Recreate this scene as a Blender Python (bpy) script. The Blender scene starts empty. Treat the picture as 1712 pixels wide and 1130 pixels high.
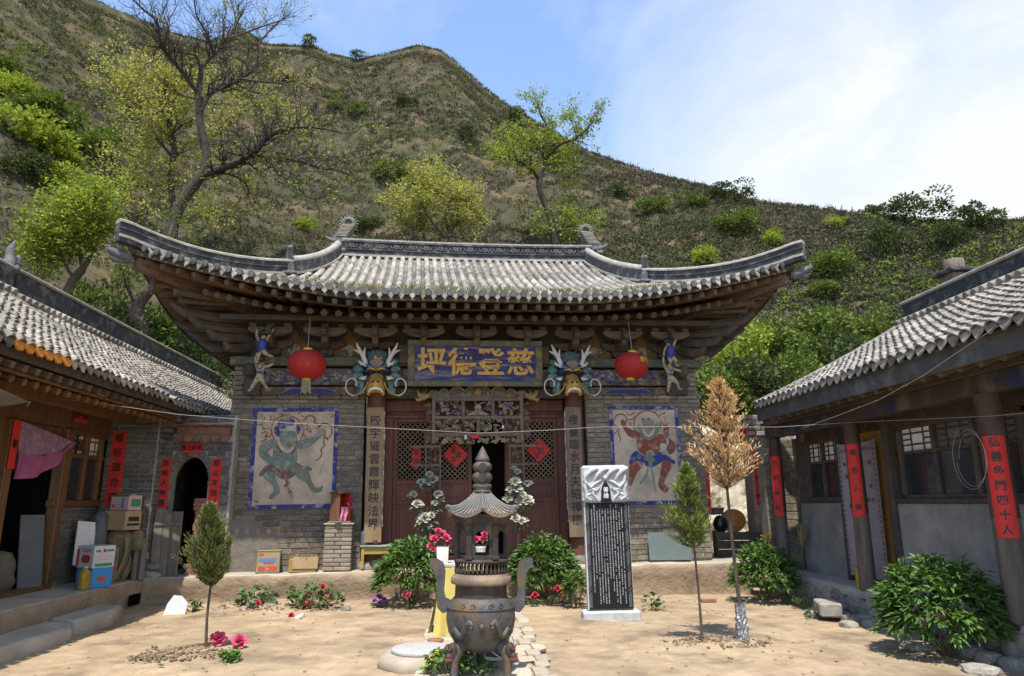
import bpy, bmesh, math, random
import numpy as np
from mathutils import Vector, Matrix, Euler, noise as mnoise
R = math.radians
random.seed(7); rng = np.random.default_rng(7)
scene = bpy.context.scene
COL = scene.collection

# ---------------------------------------------------------------- camera
CAM_F, CAM_P, CAM_T, CAM_H = 1172.0, R(13.2), R(4.0), 1.5
cam_d = bpy.data.cameras.new('camera'); cam = bpy.data.objects.new('camera', cam_d); COL.objects.link(cam)
cam.location = (0, 0, CAM_H); cam.rotation_euler = (R(90) + CAM_P, 0, -CAM_T)
cam_d.sensor_width = 36.0; cam_d.lens = CAM_F / 1712 * 36.0; cam_d.clip_end = 3000; cam_d.clip_start = 0.1
scene.camera = cam
# ---------------------------------------------------------------- light
SUN_EL, SUN_AZ = R(67), R(-7)      # elevation; azimuth from straight behind the camera, positive to the right
sd = bpy.data.lights.new('sun', 'SUN'); sun = bpy.data.objects.new('sun', sd); COL.objects.link(sun)
to_sun = Vector((math.sin(SUN_AZ) * math.cos(SUN_EL), -math.cos(SUN_AZ) * math.cos(SUN_EL), math.sin(SUN_EL)))
sun.rotation_euler = to_sun.to_track_quat('Z', 'Y').to_euler(); sun.location = (0, -5, 30)
sd.energy = 2.8; sd.angle = R(0.55); sd.color = (1.0, 0.94, 0.84)
world = bpy.data.worlds.new('World'); scene.world = world; world.use_nodes = True
wn = world.node_tree; wn.nodes.clear()
def wnode(t, **k):
    n = wn.nodes.new(t)
    for a, b in k.items(): setattr(n, a, b)
    return n
wl = wn.links.new
w_out = wnode('ShaderNodeOutputWorld'); w_bg = wnode('ShaderNodeBackground'); w_bg.inputs[1].default_value = 0.15
sky = wnode('ShaderNodeTexSky', sky_type='NISHITA', sun_disc=False)
sky.sun_elevation = SUN_EL; sky.sun_rotation = math.atan2(to_sun.x, to_sun.y); sky.altitude = 1200
sky.air_density = 1.0; sky.dust_density = 0.6
# drifting cloud: noise on the view direction projected on a cloud layer
w_tc = wnode('ShaderNodeTexCoord'); w_sep = wnode('ShaderNodeSeparateXYZ'); wl(w_tc.outputs['Generated'], w_sep.inputs[0])
w_add = wnode('ShaderNodeMath', operation='ADD'); w_add.inputs[1].default_value = 0.35; wl(w_sep.outputs[2], w_add.inputs[0])
w_max = wnode('ShaderNodeMath', operation='MAXIMUM'); w_max.inputs[1].default_value = 0.12; wl(w_add.outputs[0], w_max.inputs[0])
w_dx = wnode('ShaderNodeMath', operation='DIVIDE'); wl(w_sep.outputs[0], w_dx.inputs[0]); wl(w_max.outputs[0], w_dx.inputs[1])
w_dy = wnode('ShaderNodeMath', operation='DIVIDE'); wl(w_sep.outputs[1], w_dy.inputs[0]); wl(w_max.outputs[0], w_dy.inputs[1])
w_cmb = wnode('ShaderNodeCombineXYZ'); wl(w_dx.outputs[0], w_cmb.inputs[0]); wl(w_dy.outputs[0], w_cmb.inputs[1])
w_map = wnode('ShaderNodeMapping'); wl(w_cmb.outputs[0], w_map.inputs[0]); w_map.inputs['Location'].default_value = (0.62, 1.9, 0.0); w_map.inputs['Scale'].default_value = (1.0, 0.75, 1.0)
w_n = wnode('ShaderNodeTexNoise'); w_n.inputs['Scale'].default_value = 1.15; w_n.inputs['Detail'].default_value = 6; w_n.inputs['Roughness'].default_value = 0.55; w_n.inputs['Distortion'].default_value = 0.35
wl(w_map.outputs[0], w_n.inputs[0])
w_r = wnode('ShaderNodeValToRGB'); w_r.color_ramp.elements[0].position = 0.46; w_r.color_ramp.elements[1].position = 0.86
w_r.color_ramp.elements[0].color = (0.02, 0.02, 0.02, 1)
w_bank = wnode('ShaderNodeMath', operation='MULTIPLY_ADD'); w_bank.inputs[1].default_value = 0.42; wl(w_sep.outputs[0], w_bank.inputs[0]); wl(w_n.outputs[0], w_bank.inputs[2])   # a bank of cloud lies to the right
w_n2 = wnode('ShaderNodeTexNoise'); w_n2.inputs['Scale'].default_value = 3.6; w_n2.inputs['Detail'].default_value = 8; w_n2.inputs['Roughness'].default_value = 0.6; w_n2.inputs['Distortion'].default_value = 0.8; wl(w_map.outputs[0], w_n2.inputs[0])
w_wisp = wnode('ShaderNodeMath', operation='MULTIPLY_ADD'); w_wisp.inputs[1].default_value = 0.5; wl(w_n2.outputs[0], w_wisp.inputs[0]); w_off = wnode('ShaderNodeMath', operation='SUBTRACT'); w_off.inputs[1].default_value = 0.25; wl(w_bank.outputs[0], w_off.inputs[0]); wl(w_off.outputs[0], w_wisp.inputs[2])
wl(w_wisp.outputs[0], w_r.inputs[0])
w_mix = wnode('ShaderNodeMixRGB'); w_mix.inputs[2].default_value = (2.62, 2.7, 2.84, 1); wl(w_r.outputs[0], w_mix.inputs[0]); wl(sky.outputs[0], w_mix.inputs[1])
wl(w_mix.outputs[0], w_bg.inputs[0]); wl(w_bg.outputs[0], w_out.inputs[0])
scene.view_settings.view_transform = 'Standard'; scene.view_settings.look = 'None'
scene.view_settings.gamma = 1.0; scene.view_settings.use_curve_mapping = False
scene.view_settings.exposure = 1.32
scene.cycles.use_denoising = True
scene.cycles.max_bounces = 6; scene.cycles.diffuse_bounces = 3; scene.cycles.transparent_max_bounces = 8

# ---------------------------------------------------------------- helpers
def pix_ray(u, v):
    x = (u - 856) / CAM_F; y = (565 - v) / CAM_F
    fw = math.cos(CAM_P) - y * math.sin(CAM_P); up = math.sin(CAM_P) + y * math.cos(CAM_P)
    return Vector((x * math.cos(CAM_T) + fw * math.sin(CAM_T), -x * math.sin(CAM_T) + fw * math.cos(CAM_T), up))
def atY(u, v, y): d = pix_ray(u, v); return Vector((0, 0, CAM_H)) + d * (y / d.y)
def atX(u, v, x): d = pix_ray(u, v); return Vector((0, 0, CAM_H)) + d * (x / d.x)
def atZ(u, v, z): d = pix_ray(u, v); return Vector((0, 0, CAM_H)) + d * ((z - CAM_H) / d.z)

MATS = {}
def mat(name, c, c2=None, scale=6.0, rough=0.85, bump=0.0, bscale=None, objvar=0.0, islvar=0.0, detail=5, stretch=None, metal=0.0, lo=0.35, hi=0.65, c3=None, s3=1.2, spec=None, trans=0.0, facing=None, bdist=0.02, emis=None, worldvar=None):
    if name in MATS: return MATS[name]
    m = bpy.data.materials.new(name); m.use_nodes = True; nt = m.node_tree; L = nt.links.new
    p = nt.nodes['Principled BSDF']; p.inputs['Roughness'].default_value = rough; p.inputs['Metallic'].default_value = metal
    if spec is not None: p.inputs['Specular IOR Level'].default_value = spec
    tc = nt.nodes.new('ShaderNodeTexCoord'); vec = tc.outputs['Object']
    if stretch:
        mp = nt.nodes.new('ShaderNodeMapping'); mp.inputs['Scale'].default_value = stretch; L(vec, mp.inputs[0]); vec = mp.outputs[0]
    if objvar:
        oi = nt.nodes.new('ShaderNodeObjectInfo'); ad = nt.nodes.new('ShaderNodeVectorMath'); ad.operation = 'ADD'
        sc_ = nt.nodes.new('ShaderNodeVectorMath'); sc_.operation = 'SCALE'; sc_.inputs[0].default_value = (37.0, 11.0, 23.0); L(oi.outputs['Random'], sc_.inputs['Scale'])
        L(vec, ad.inputs[0]); L(sc_.outputs[0], ad.inputs[1]); vec = ad.outputs[0]
    def mixrgb(f, a, b, bt='MIX'):
        x = nt.nodes.new('ShaderNodeMixRGB'); x.blend_type = bt
        for s, val in zip(x.inputs, (f, a, b)):
            if hasattr(val, 'is_linked') or hasattr(val, 'node'): L(val, s)
            elif isinstance(val, (int, float)): s.default_value = val
            else: s.default_value = (*val, 1)
        return x.outputs[0]
    def nz(s, d=detail, lo=lo, hi=hi):
        n = nt.nodes.new('ShaderNodeTexNoise'); n.inputs['Scale'].default_value = s; n.inputs['Detail'].default_value = d; n.inputs['Roughness'].default_value = 0.62; L(vec, n.inputs[0])
        mr = nt.nodes.new('ShaderNodeMapRange'); mr.inputs[1].default_value = lo; mr.inputs[2].default_value = hi; L(n.outputs[0], mr.inputs[0]); return mr.outputs[0]
    col = c
    if c2 is not None: col = mixrgb(nz(scale), c, c2)
    if c3 is not None: col = mixrgb(nz(s3, 3, 0.5, 0.68), col, c3)
    if objvar or islvar:
        if objvar: rnd = oi.outputs['Random']; amt = objvar
        else:
            g = nt.nodes.new('ShaderNodeNewGeometry'); rnd = g.outputs['Random Per Island']; amt = islvar
        mr = nt.nodes.new('ShaderNodeMapRange'); mr.inputs[3].default_value = 1 - amt; mr.inputs[4].default_value = 1 + amt; L(rnd, mr.inputs[0])
        hv = nt.nodes.new('ShaderNodeHueSaturation'); L(mr.outputs[0], hv.inputs['Value'])
        if islvar:
            mh = nt.nodes.new('ShaderNodeMapRange'); mh.inputs[3].default_value = 0.5 - 0.03 * islvar; mh.inputs[4].default_value = 0.5 + 0.03 * islvar
            wn_ = nt.nodes.new('ShaderNodeTexWhiteNoise'); wn_.noise_dimensions = '1D'; L(rnd, wn_.inputs['W']); L(wn_.outputs[0], mh.inputs[0]); L(mh.outputs[0], hv.inputs['Hue'])
        if hasattr(col, 'node'): L(col, hv.inputs['Color'])
        else: hv.inputs['Color'].default_value = (*col, 1)
        col = hv.outputs[0]
    if worldvar:      # broad weather stains that run across neighbouring pieces
        ge = nt.nodes.new('ShaderNodeNewGeometry'); n = nt.nodes.new('ShaderNodeTexNoise'); n.inputs['Scale'].default_value = worldvar[0]; n.inputs['Detail'].default_value = 6; n.inputs['Roughness'].default_value = .65; L(ge.outputs['Position'], n.inputs[0])
        mr = nt.nodes.new('ShaderNodeMapRange'); mr.inputs[1].default_value = .35; mr.inputs[2].default_value = .65; mr.inputs[3].default_value = 1 - worldvar[1]; mr.inputs[4].default_value = 1 + worldvar[1] * .6; L(n.outputs[0], mr.inputs[0])
        hw_ = nt.nodes.new('ShaderNodeHueSaturation'); L(mr.outputs[0], hw_.inputs['Value'])
        if hasattr(col, 'node'): L(col, hw_.inputs['Color'])
        else: hw_.inputs['Color'].default_value = (*col, 1)
        col = hw_.outputs[0]
    if hasattr(col, 'node'): L(col, p.inputs['Base Color'])
    else: p.inputs['Base Color'].default_value = (*col, 1)
    if bump:
        n = nt.nodes.new('ShaderNodeTexNoise'); n.inputs['Scale'].default_value = bscale or scale * 2; n.inputs['Detail'].default_value = 6; n.inputs['Roughness'].default_value = 0.65; L(vec, n.inputs[0])
        b = nt.nodes.new('ShaderNodeBump'); b.inputs['Strength'].default_value = bump; b.inputs['Distance'].default_value = bdist; L(n.outputs[0], b.inputs['Height']); L(b.outputs[0], p.inputs['Normal'])
    if trans:      # thin leaf or cloth: part of the light passes through
        td = nt.nodes.new('ShaderNodeBsdfTranslucent'); ms = nt.nodes.new('ShaderNodeMixShader'); ms.inputs[0].default_value = trans
        if hasattr(col, 'node'): L(col, td.inputs[0])
        else: td.inputs[0].default_value = (*col, 1)
        out = nt.nodes['Material Output']; L(p.outputs[0], ms.inputs[1]); L(td.outputs[0], ms.inputs[2]); L(ms.outputs[0], out.inputs[0])
    MATS[name] = m; return m

WORG = {}       # world origin of every empty / thing
def link(o, parent=None):
    COL.objects.link(o)
    if parent is not None: o.parent = parent
    return o
def tag(o, label=None, cat=None, group=None, kind=None):
    if label: o['label'] = label
    if cat: o['category'] = cat
    if group: o['group'] = group
    if kind: o['kind'] = kind
    return o
def empty(name, loc=(0, 0, 0), rot=(0, 0, 0), label=None, cat=None, group=None):
    o = bpy.data.objects.new(name, None); o.empty_display_size = 0.1; o.location = loc; o.rotation_euler = rot; link(o)
    WORG[o.name] = Vector(loc); return tag(o, label, cat, group)
def worg(o):
    p = Vector((0, 0, 0))
    while o is not None: p = p + o.location; o = o.parent
    return p

class MB:
    """collects shapes, then links them as one mesh object"""
    def __init__(s): s.v = []; s.f = []; s.sm = []
    def add(s, vs, fs, smooth=False):
        b = len(s.v); s.v.extend([tuple(p) for p in vs]); s.f.extend([tuple(i + b for i in f) for f in fs]); s.sm.extend([smooth] * len(fs)); return s
    def box(s, lo, hi, M=None):
        x0, y0, z0 = lo; x1, y1, z1 = hi
        vs = [Vector(p) for p in ((x0,y0,z0),(x1,y0,z0),(x1,y1,z0),(x0,y1,z0),(x0,y0,z1),(x1,y0,z1),(x1,y1,z1),(x0,y1,z1))]
        if M is not None: vs = [M @ p for p in vs]
        return s.add(vs, [(0,3,2,1),(4,5,6,7),(0,1,5,4),(1,2,6,5),(2,3,7,6),(3,0,4,7)])
    def bbox(s, lo, hi, b=0.01, M=None):
        """box with chamfered edges"""
        c = (Vector(lo) + Vector(hi)) / 2; h = (Vector(hi) - Vector(lo)) / 2; b = min(b, h.x * .9, h.y * .9, h.z * .9)
        bm = bmesh.new(); bmesh.ops.create_cube(bm, size=2.0)
        for v in bm.verts: v.co = Vector((v.co.x * h.x, v.co.y * h.y, v.co.z * h.z)) + c
        bmesh.ops.bevel(bm, geom=list(bm.edges), offset=b, segments=1, affect='EDGES')
        bm.verts.index_update()
        s.add([(M @ v.co) if M is not None else v.co.copy() for v in bm.verts], [[v.index for v in f.verts] for f in bm.faces]); bm.free(); return s
    def tube(s, pts, rad, n=8, cap=True, smooth=True):
        pts = [Vector(p) for p in pts]; k = len(pts)
        if not hasattr(rad, '__len__'): rad = [rad] * k
        vs = []; up = None
        for i, p in enumerate(pts):
            d = (pts[min(i + 1, k - 1)] - pts[max(i - 1, 0)])
            if d.length < 1e-9: d = Vector((0, 0, 1))
            d.normalize()
            if up is None: up = Vector((0, 0, 1)) if abs(d.z) < 0.9 else Vector((0, 1, 0))
            a = d.cross(up)
            if a.length < 1e-4: a = d.cross(Vector((1, 0, 0)))
            a.normalize(); b = a.cross(d); up = b
            for j in range(n):
                t = 2 * math.pi * j / n; vs.append(p + (a * math.cos(t) + b * math.sin(t)) * rad[i])
        fs = [(i*n + j, i*n + (j+1) % n, (i+1)*n + (j+1) % n, (i+1)*n + j) for i in range(k - 1) for j in range(n)]
        fs = [f[::-1] for f in fs]
        s.add(vs, fs, smooth)
        if cap: s.add(vs[:n], [tuple(range(n))]); s.add(vs[-n:], [tuple(range(n))[::-1]])
        return s
    def lathe(s, prof, c=(0, 0, 0), n=24, smooth=True, M=None, phase=0.0):
        vs = []
        for r, z in prof:
            for j in range(n):
                t = 2 * math.pi * (j + phase) / n; p = Vector((r * math.cos(t), r * math.sin(t), z))
                if M is not None: p = M @ p
                vs.append(p + Vector(c))
        k = len(prof)
        fs = [(i*n + j, i*n + (j+1) % n, (i+1)*n + (j+1) % n, (i+1)*n + j) for i in range(k-1) for j in range(n)]
        s.add(vs, fs, smooth)
        s.add(vs[:n], [tuple(range(n))[::-1]]); s.add(vs[-n:], [tuple(range(n))]); return s
    def prism(s, poly, f0, f1):
        """poly: list of 2D points (ccw seen from f1 side); f0/f1: functions 2D -> 3D for both caps"""
        n = len(poly); vs = [f0(p) for p in poly] + [f1(p) for p in poly]
        return s.add(vs, [tuple(range(n))[::-1], tuple(range(n, 2*n))] + [(i, (i+1) % n, n + (i+1) % n, n + i) for i in range(n)])
    def xz(s, poly, y0, y1):
        return s.prism(poly, lambda p: Vector((p[0], y1, p[1])), lambda p: Vector((p[0], y0, p[1])))
    def yz(s, poly, x0, x1):
        return s.prism(poly, lambda p: Vector((x0, p[0], p[1])), lambda p: Vector((x1, p[0], p[1])))
    def xy(s, poly, z0, z1):
        return s.prism(poly, lambda p: Vector((p[0], p[1], z0)), lambda p: Vector((p[0], p[1], z1)))
    def grid(s, fn, nu, nv, smooth=True):
        vs = [fn(i / nu, j / nv) for j in range(nv + 1) for i in range(nu + 1)]
        fs = [(j*(nu+1)+i, j*(nu+1)+i+1, (j+1)*(nu+1)+i+1, (j+1)*(nu+1)+i) for j in range(nv) for i in range(nu)]
        return s.add(vs, fs, smooth)
    def ball(s, c, r, n=10, m=7, M=None):
        prof = [(max(1e-4, math.sin(math.pi * i / m)), -math.cos(math.pi * i / m)) for i in range(m + 1)]
        r = Vector(r) if hasattr(r, '__len__') else Vector((r, r, r)); D = Matrix.Diagonal(r)
        if M is not None: D = M.to_3x3() @ D
        return s.lathe(prof, c, n, True, D)
    def mesh(s, name, m):
        me = bpy.data.meshes.new(name); me.from_pydata([tuple(p) for p in s.v], [], s.f)
        me.polygons.foreach_set('use_smooth', s.sm); me.validate(); me.update()
        for mm in (m if isinstance(m, (list, tuple)) else [m]): me.materials.append(mm)
        return me
    def build(s, name, m, parent=None, world=False, flip=False):
        """world: vertices are world coordinates, shift them into the parent's frame"""
        if world and parent is not None:
            w = worg(parent); s.v = [(p[0]-w.x, p[1]-w.y, p[2]-w.z) for p in s.v]
        me = s.mesh(name, m); o = bpy.data.objects.new(name, me); return link(o, parent)
    def thing(s, name, m, label, cat, group=None, origin=None, kind=None):
        """a one-mesh thing, its origin moved to the base of the mesh"""
        if origin is None:
            xs = [p[0] for p in s.v]; ys = [p[1] for p in s.v]; zs = [p[2] for p in s.v]
            origin = ((min(xs)+max(xs))/2, (min(ys)+max(ys))/2, min(zs))
        s.v = [(p[0]-origin[0], p[1]-origin[1], p[2]-origin[2]) for p in s.v]
        o = s.build(name, m); o.location = origin; return tag(o, label, cat, group, kind)

def np_mesh(name, V, F, m, parent=None, smooth=False):
    """V (n,3), F (k,3 or 4) arrays -> object"""
    me = bpy.data.meshes.new(name); V = np.asarray(V, dtype=np.float32); F = np.asarray(F, dtype=np.int32); k = F.shape[1]
    me.vertices.add(len(V)); me.vertices.foreach_set('co', V.ravel())
    me.loops.add(F.size); me.loops.foreach_set('vertex_index', F.ravel())
    me.polygons.add(len(F)); me.polygons.foreach_set('loop_start', np.arange(0, F.size, k, dtype=np.int32)); me.polygons.foreach_set('loop_total', np.full(len(F), k, dtype=np.int32))
    if smooth: me.polygons.foreach_set('use_smooth', np.ones(len(F), dtype=bool))
    me.update(calc_edges=True); me.validate()
    for mm in (m if isinstance(m, (list, tuple)) else [m]): me.materials.append(mm)
    return link(bpy.data.objects.new(name, me), parent)

def pieces(name, me, mats, parent, limit=300, rest_name=None):
    """alike pieces sharing one mesh; past the limit the rest is joined into one part marked stuff"""
    out = []
    for M in mats[:limit]:
        o = bpy.data.objects.new(name, me); link(o, parent); o.matrix_local = M; out.append(o)
    rest = mats[limit:]
    if rest:
        n = len(me.vertices); co = np.empty(n * 3, dtype=np.float32); me.vertices.foreach_get('co', co); co = co.reshape(-1, 3)
        b = MB(); fs = [tuple(p.vertices) for p in me.polygons]; sm = me.polygons[0].use_smooth
        for M in rest:
            A = np.array(M); q = co @ A[:3, :3].T + A[:3, 3]; b.add([tuple(p) for p in q], fs, sm)
        o = b.build(rest_name or name + '_field', me.materials[0], parent); o['kind'] = 'stuff'; out.append(o)
    return out

def copy_tree(o, parent=None):
    c = o.copy(); COL.objects.link(c); c.parent = parent
    for ch in list(o.children): copy_tree(ch, c)
    return c

def text_mesh(s, size=1.0, extrude=0.004, weight=0.0):
    cu = bpy.data.curves.new('lettering', 'FONT'); cu.body = s; cu.size = size; cu.align_x = 'CENTER'; cu.align_y = 'CENTER'; cu.extrude = extrude; cu.offset = weight; cu.resolution_u = 2
    cu.space_line = 0.9
    o = bpy.data.objects.new('lettering', cu); COL.objects.link(o)
    dg = bpy.context.evaluated_depsgraph_get(); me = bpy.data.meshes.new_from_object(o.evaluated_get(dg))
    bpy.data.objects.remove(o); bpy.data.curves.remove(cu); return me
def lettering(s, size, m, parent, M, weight=0.0, extrude=0.003, name='lettering'):
    """text in the xy plane of M"""
    me = text_mesh(s, size, extrude, weight); me.materials.clear(); me.materials.append(m)
    o = bpy.data.objects.new(name, me); link(o, parent); o.matrix_local = M; return o
FRONT = Matrix.Rotation(R(90), 4, 'X')       # xy plane -> xz plane, facing -y
def facing(dirn):      # text plane facing -y, +x or -x
    return {'-y': FRONT, '+x': Matrix.Rotation(R(90), 4, 'Z') @ FRONT, '-x': Matrix.Rotation(R(-90), 4, 'Z') @ FRONT}[dirn]
def fbm(p, o=4): return mnoise.fractal(Vector(p), 1.0, 2.0, o)

# ---------------------------------------------------------------- common materials
M_SOIL = mat('sandy_soil', (0.40, 0.302, 0.19), (0.30, 0.222, 0.137), scale=4.5, detail=9, rough=0.95, bump=0.8, bscale=22, c3=(0.20, 0.143, 0.09), s3=1.5, bdist=0.02, worldvar=(.55, .22))
M_EARTH = mat('packed_earth', (0.34, 0.25, 0.165), (0.24, 0.175, 0.115), scale=3.5, rough=0.95, bump=0.9, bscale=9, bdist=0.04)
M_CEMENT = mat('cement_floor', (0.40, 0.36, 0.30), (0.30, 0.27, 0.22), scale=3, rough=0.9, bump=0.4, bscale=20)
M_GCEM = mat('grey_cement', (0.25, 0.24, 0.22), (0.19, 0.182, 0.168), scale=2.5, rough=0.88, bump=0.15, bscale=30, c3=(0.30, 0.285, 0.26), s3=1.6, worldvar=(1.6, .22))
M_STONE = mat('rough_stone', (0.33, 0.30, 0.25), (0.2, 0.18, 0.15), scale=5, rough=0.9, bump=0.8, bscale=12, objvar=0.25)
M_BRICK = mat('grey_brick', (0.215, 0.172, 0.122), (0.14, 0.113, 0.083), scale=9, rough=0.92, bump=0.5, bscale=30, objvar=0.26, c3=(0.29, 0.245, 0.19), s3=3, worldvar=(1.1, .3))
M_BRICK2 = mat('blue_grey_brick', (0.125, 0.115, 0.105), (0.075, 0.072, 0.07), scale=9, rough=0.92, bump=0.4, bscale=30, objvar=0.3, c3=(0.19, 0.175, 0.155), s3=3)
M_MORTAR2 = mat('lime_mortar', (0.34, 0.31, 0.265), (0.25, 0.225, 0.19), scale=6, rough=0.95)
M_MORTAR = mat('mortar', (0.24, 0.205, 0.155), (0.16, 0.135, 0.105), scale=6, rough=0.95, bump=0.4, bscale=40)
M_TILE = mat('weathered_tile', (0.32, 0.29, 0.245), (0.21, 0.19, 0.163), scale=12, rough=0.9, bump=0.4, bscale=40, objvar=0.3, c3=(0.12, 0.118, 0.11), s3=4, worldvar=(1.4, .45))
M_TILE2 = mat('shaded_pan_tile', (0.13, 0.122, 0.108), (0.08, 0.077, 0.07), scale=8, rough=0.92, bump=0.4, bscale=30)  # darker than the tiles: shadow gaps between courses put into its colour
M_RIDGE = mat('dark_ridge_brick', (0.042, 0.043, 0.047), (0.024, 0.025, 0.028), scale=9, rough=0.85, bump=0.5, bscale=25, c3=(0.13, 0.128, 0.12), s3=6)
M_RIDGETOP = mat('ridge_cap', (0.36, 0.335, 0.29), (0.22, 0.205, 0.18), scale=7, rough=0.9, bump=0.4, bscale=25)
M_GLAZE = mat('dark_clay_ornament', (0.06, 0.06, 0.062), (0.13, 0.128, 0.12), scale=11, rough=0.7, bump=0.5, bscale=30)
M_WOOD = mat('aged_timber', (0.13, 0.09, 0.056), (0.062, 0.043, 0.028), scale=5, rough=0.85, bump=0.5, bscale=14, stretch=(0.6, 3, 3), objvar=0.22)
M_WOODR = mat('reddish_timber', (0.155, 0.085, 0.046), (0.08, 0.047, 0.029), scale=5, rough=0.85, bump=0.4, bscale=14, stretch=(0.6, 3, 3), objvar=0.2)
M_DARKW = mat('dark_old_wood', (0.085, 0.062, 0.044), (0.045, 0.034, 0.026), scale=6, rough=0.88, bump=0.5, bscale=16, objvar=0.2)
M_RED = mat('oxblood_paint', (0.15, 0.05, 0.028), (0.085, 0.034, 0.021), scale=5, rough=0.7, bump=0.25, bscale=22, stretch=(2, 2, 0.4), objvar=0.12)
M_REDPAPER = mat('red_paper', (0.58, 0.022, 0.015), (0.48, 0.02, 0.014), scale=6, rough=0.7, bump=0.1)
M_INK = mat('black_ink', (0.012, 0.012, 0.012), rough=0.6)
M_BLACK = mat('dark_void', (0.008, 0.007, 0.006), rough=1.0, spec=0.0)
M_WHITE = mat('white_paint', (0.72, 0.71, 0.68), (0.6, 0.59, 0.56), scale=8, rough=0.7)
M_GOLD = mat('gilt', (0.52, 0.30, 0.055), (0.36, 0.19, 0.035), scale=12, rough=0.5, bump=0.3, metal=0.25)
M_BLUE = mat('blue_paint', (0.02, 0.03, 0.22), (0.035, 0.04, 0.12), scale=10, rough=0.75, c3=(0.09, 0.085, 0.08), s3=6)
M_PINEW = mat('varnished_pine', (0.165, 0.078, 0.026), (0.10, 0.05, 0.019), scale=4, rough=0.55, bump=0.15, stretch=(3, 3, 0.4), objvar=0.12)
M_GLASS = mat('window_glass', (0.025, 0.03, 0.032), rough=0.06, spec=0.6)
M_BARK = mat('grey_brown_bark', (0.10, 0.075, 0.052), (0.05, 0.038, 0.028), scale=5, rough=0.95, bump=0.9, bscale=10, stretch=(3, 3, 0.7))
M_DBARK = mat('dark_bark', (0.062, 0.048, 0.037), (0.03, 0.024, 0.019), scale=5, rough=0.95, bump=0.9, bscale=10, stretch=(3, 3, 0.7))
# ================================================================ ground
def ground():
    xs = np.unique(np.concatenate([np.linspace(-400, -14, 14), np.linspace(-14, -6, 9), np.linspace(-6, 7, 220), np.linspace(7, 14, 9), np.linspace(14, 400, 14)]))
    ys = np.unique(np.concatenate([np.linspace(-300, -4, 12), np.linspace(-4, 5.5, 12), np.linspace(5.5, 12.5, 150), np.linspace(12.5, 24, 12), np.linspace(24, 500, 12)]))
    X, Y = np.meshgrid(xs, ys); Z = np.zeros_like(X)
    for i in range(X.shape[0]):
        for j in range(X.shape[1]):
            x, y = X[i, j], Y[i, j]
            if -7 < x < 8 and 4 < y < 13:
                Z[i, j] = 0.022 * fbm((x * .8, y * .8, 0)) + 0.010 * fbm((x * 3.1, y * 3.1, 4), 3) + 0.006 * abs(fbm((x * 7.3, y * 7.3, 7), 2))
                for (fx, fy, fa, fs) in FEET:
                    if abs(x - fx) < .25 and abs(y - fy) < .25:
                        p_, q_ = (x - fx) * math.cos(fa) + (y - fy) * math.sin(fa), -(x - fx) * math.sin(fa) + (y - fy) * math.cos(fa); e_ = (p_ / .15) ** 2 + (q_ / .06) ** 2; Z[i, j] += -.016 * math.exp(-e_ * e_) + .007 * math.exp(-(e_ - 2.0) ** 2)
                for (mx, my, mr, mh) in MOUNDS:
                    d = math.hypot(x - mx, (y - my)) / mr
                    if d < 2: Z[i, j] += mh * math.exp(-d * d * 1.6) * (1 + 0.5 * fbm((x * 5, y * 5, 9), 2))
    n, k = X.shape; V = np.stack([X.ravel(), Y.ravel(), Z.ravel()], 1)
    idx = np.arange(n * k).reshape(n, k); F = np.stack([idx[:-1, :-1], idx[:-1, 1:], idx[1:, 1:], idx[1:, :-1]], -1).reshape(-1, 4)
    o = np_mesh('ground', V, F, M_SOIL, smooth=True); o['kind'] = 'structure'
FEET = [(x0 + dx * k * .55 + .1 * (k % 2) * dy, y0 + dy * k * .55 - .1 * (k % 2) * dx, math.atan2(dy, dx) + .15 * math.sin(k * 3), 1) for (x0, y0, dx, dy, n) in ((-3.6, 6.6, .45, .9, 8), (1.2, 6.5, .75, .65, 6), (1.3, 10.6, .8, -.6, 7), (-1.2, 6.6, -.3, .95, 7), (3.6, 7.0, .1, 1.0, 7), (-4.0, 9.8, .95, -.3, 6), (4.0, 10.0, -.9, -.4, 8)) for k in range(n)]
MOUNDS = [(-2.58, 7.85, .55, .06), (2.75, 7.95, .7, .06), (-2.9, 11.2, .9, .07), (-.7, 11.3, .7, .05), (1.3, 11.7, .7, .05), (4.7, 11.3, .5, .05)]
ground()

# temple terrace: rammed earth front, cement top, rough edge
def terrace_edge(x):     # (y of the front face, z of the top)
    t = (x + 4.8) / 9.6
    return 11.5 + 0.72 * t + 0.05 * fbm((x * .9, 3, 1), 3), 0.385 + 0.135 * t + 0.015 * fbm((x * 1.3, 1, 2), 3)
def terrace():
    xs = np.linspace(-4.82, 4.95, 140); prof = [(0.0, -0.1), (0.02, 0.0), (0.0, .25), (-.015, .6), (-.03, .85), (-.005, .97), (.06, 1.0), (.25, 1.0), (.9, 1.02), (8.0, 1.02)]
    V = []; 
    for x in xs:
        y, z = terrace_edge(x)
        for k, (dy, h) in enumerate(prof):
            j = 0.035 * fbm((x * 2.3, h * 3, k * .3), 3) if k < 6 else 0.006 * fbm((x * 2, dy * 3, 2), 2)
            V.append((x, y + dy + (j if k < 7 else 0), z * h + (0.4 * j if k >= 5 else 0)))
    n, k = len(xs), len(prof); idx = np.arange(n * k).reshape(n, k)
    F = np.stack([idx[:-1, :-1], idx[1:, :-1], idx[1:, 1:], idx[:-1, 1:]], -1).reshape(-1, 4)
    o = np_mesh('terrace', V, F, [M_EARTH, M_CEMENT], smooth=True); o['kind'] = 'structure'
    mi = np.zeros(len(F), dtype=np.int32); mi.reshape(n - 1, k - 1)[:, 5:] = 1; o.data.polygons.foreach_set('material_index', mi)
terrace()

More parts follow.
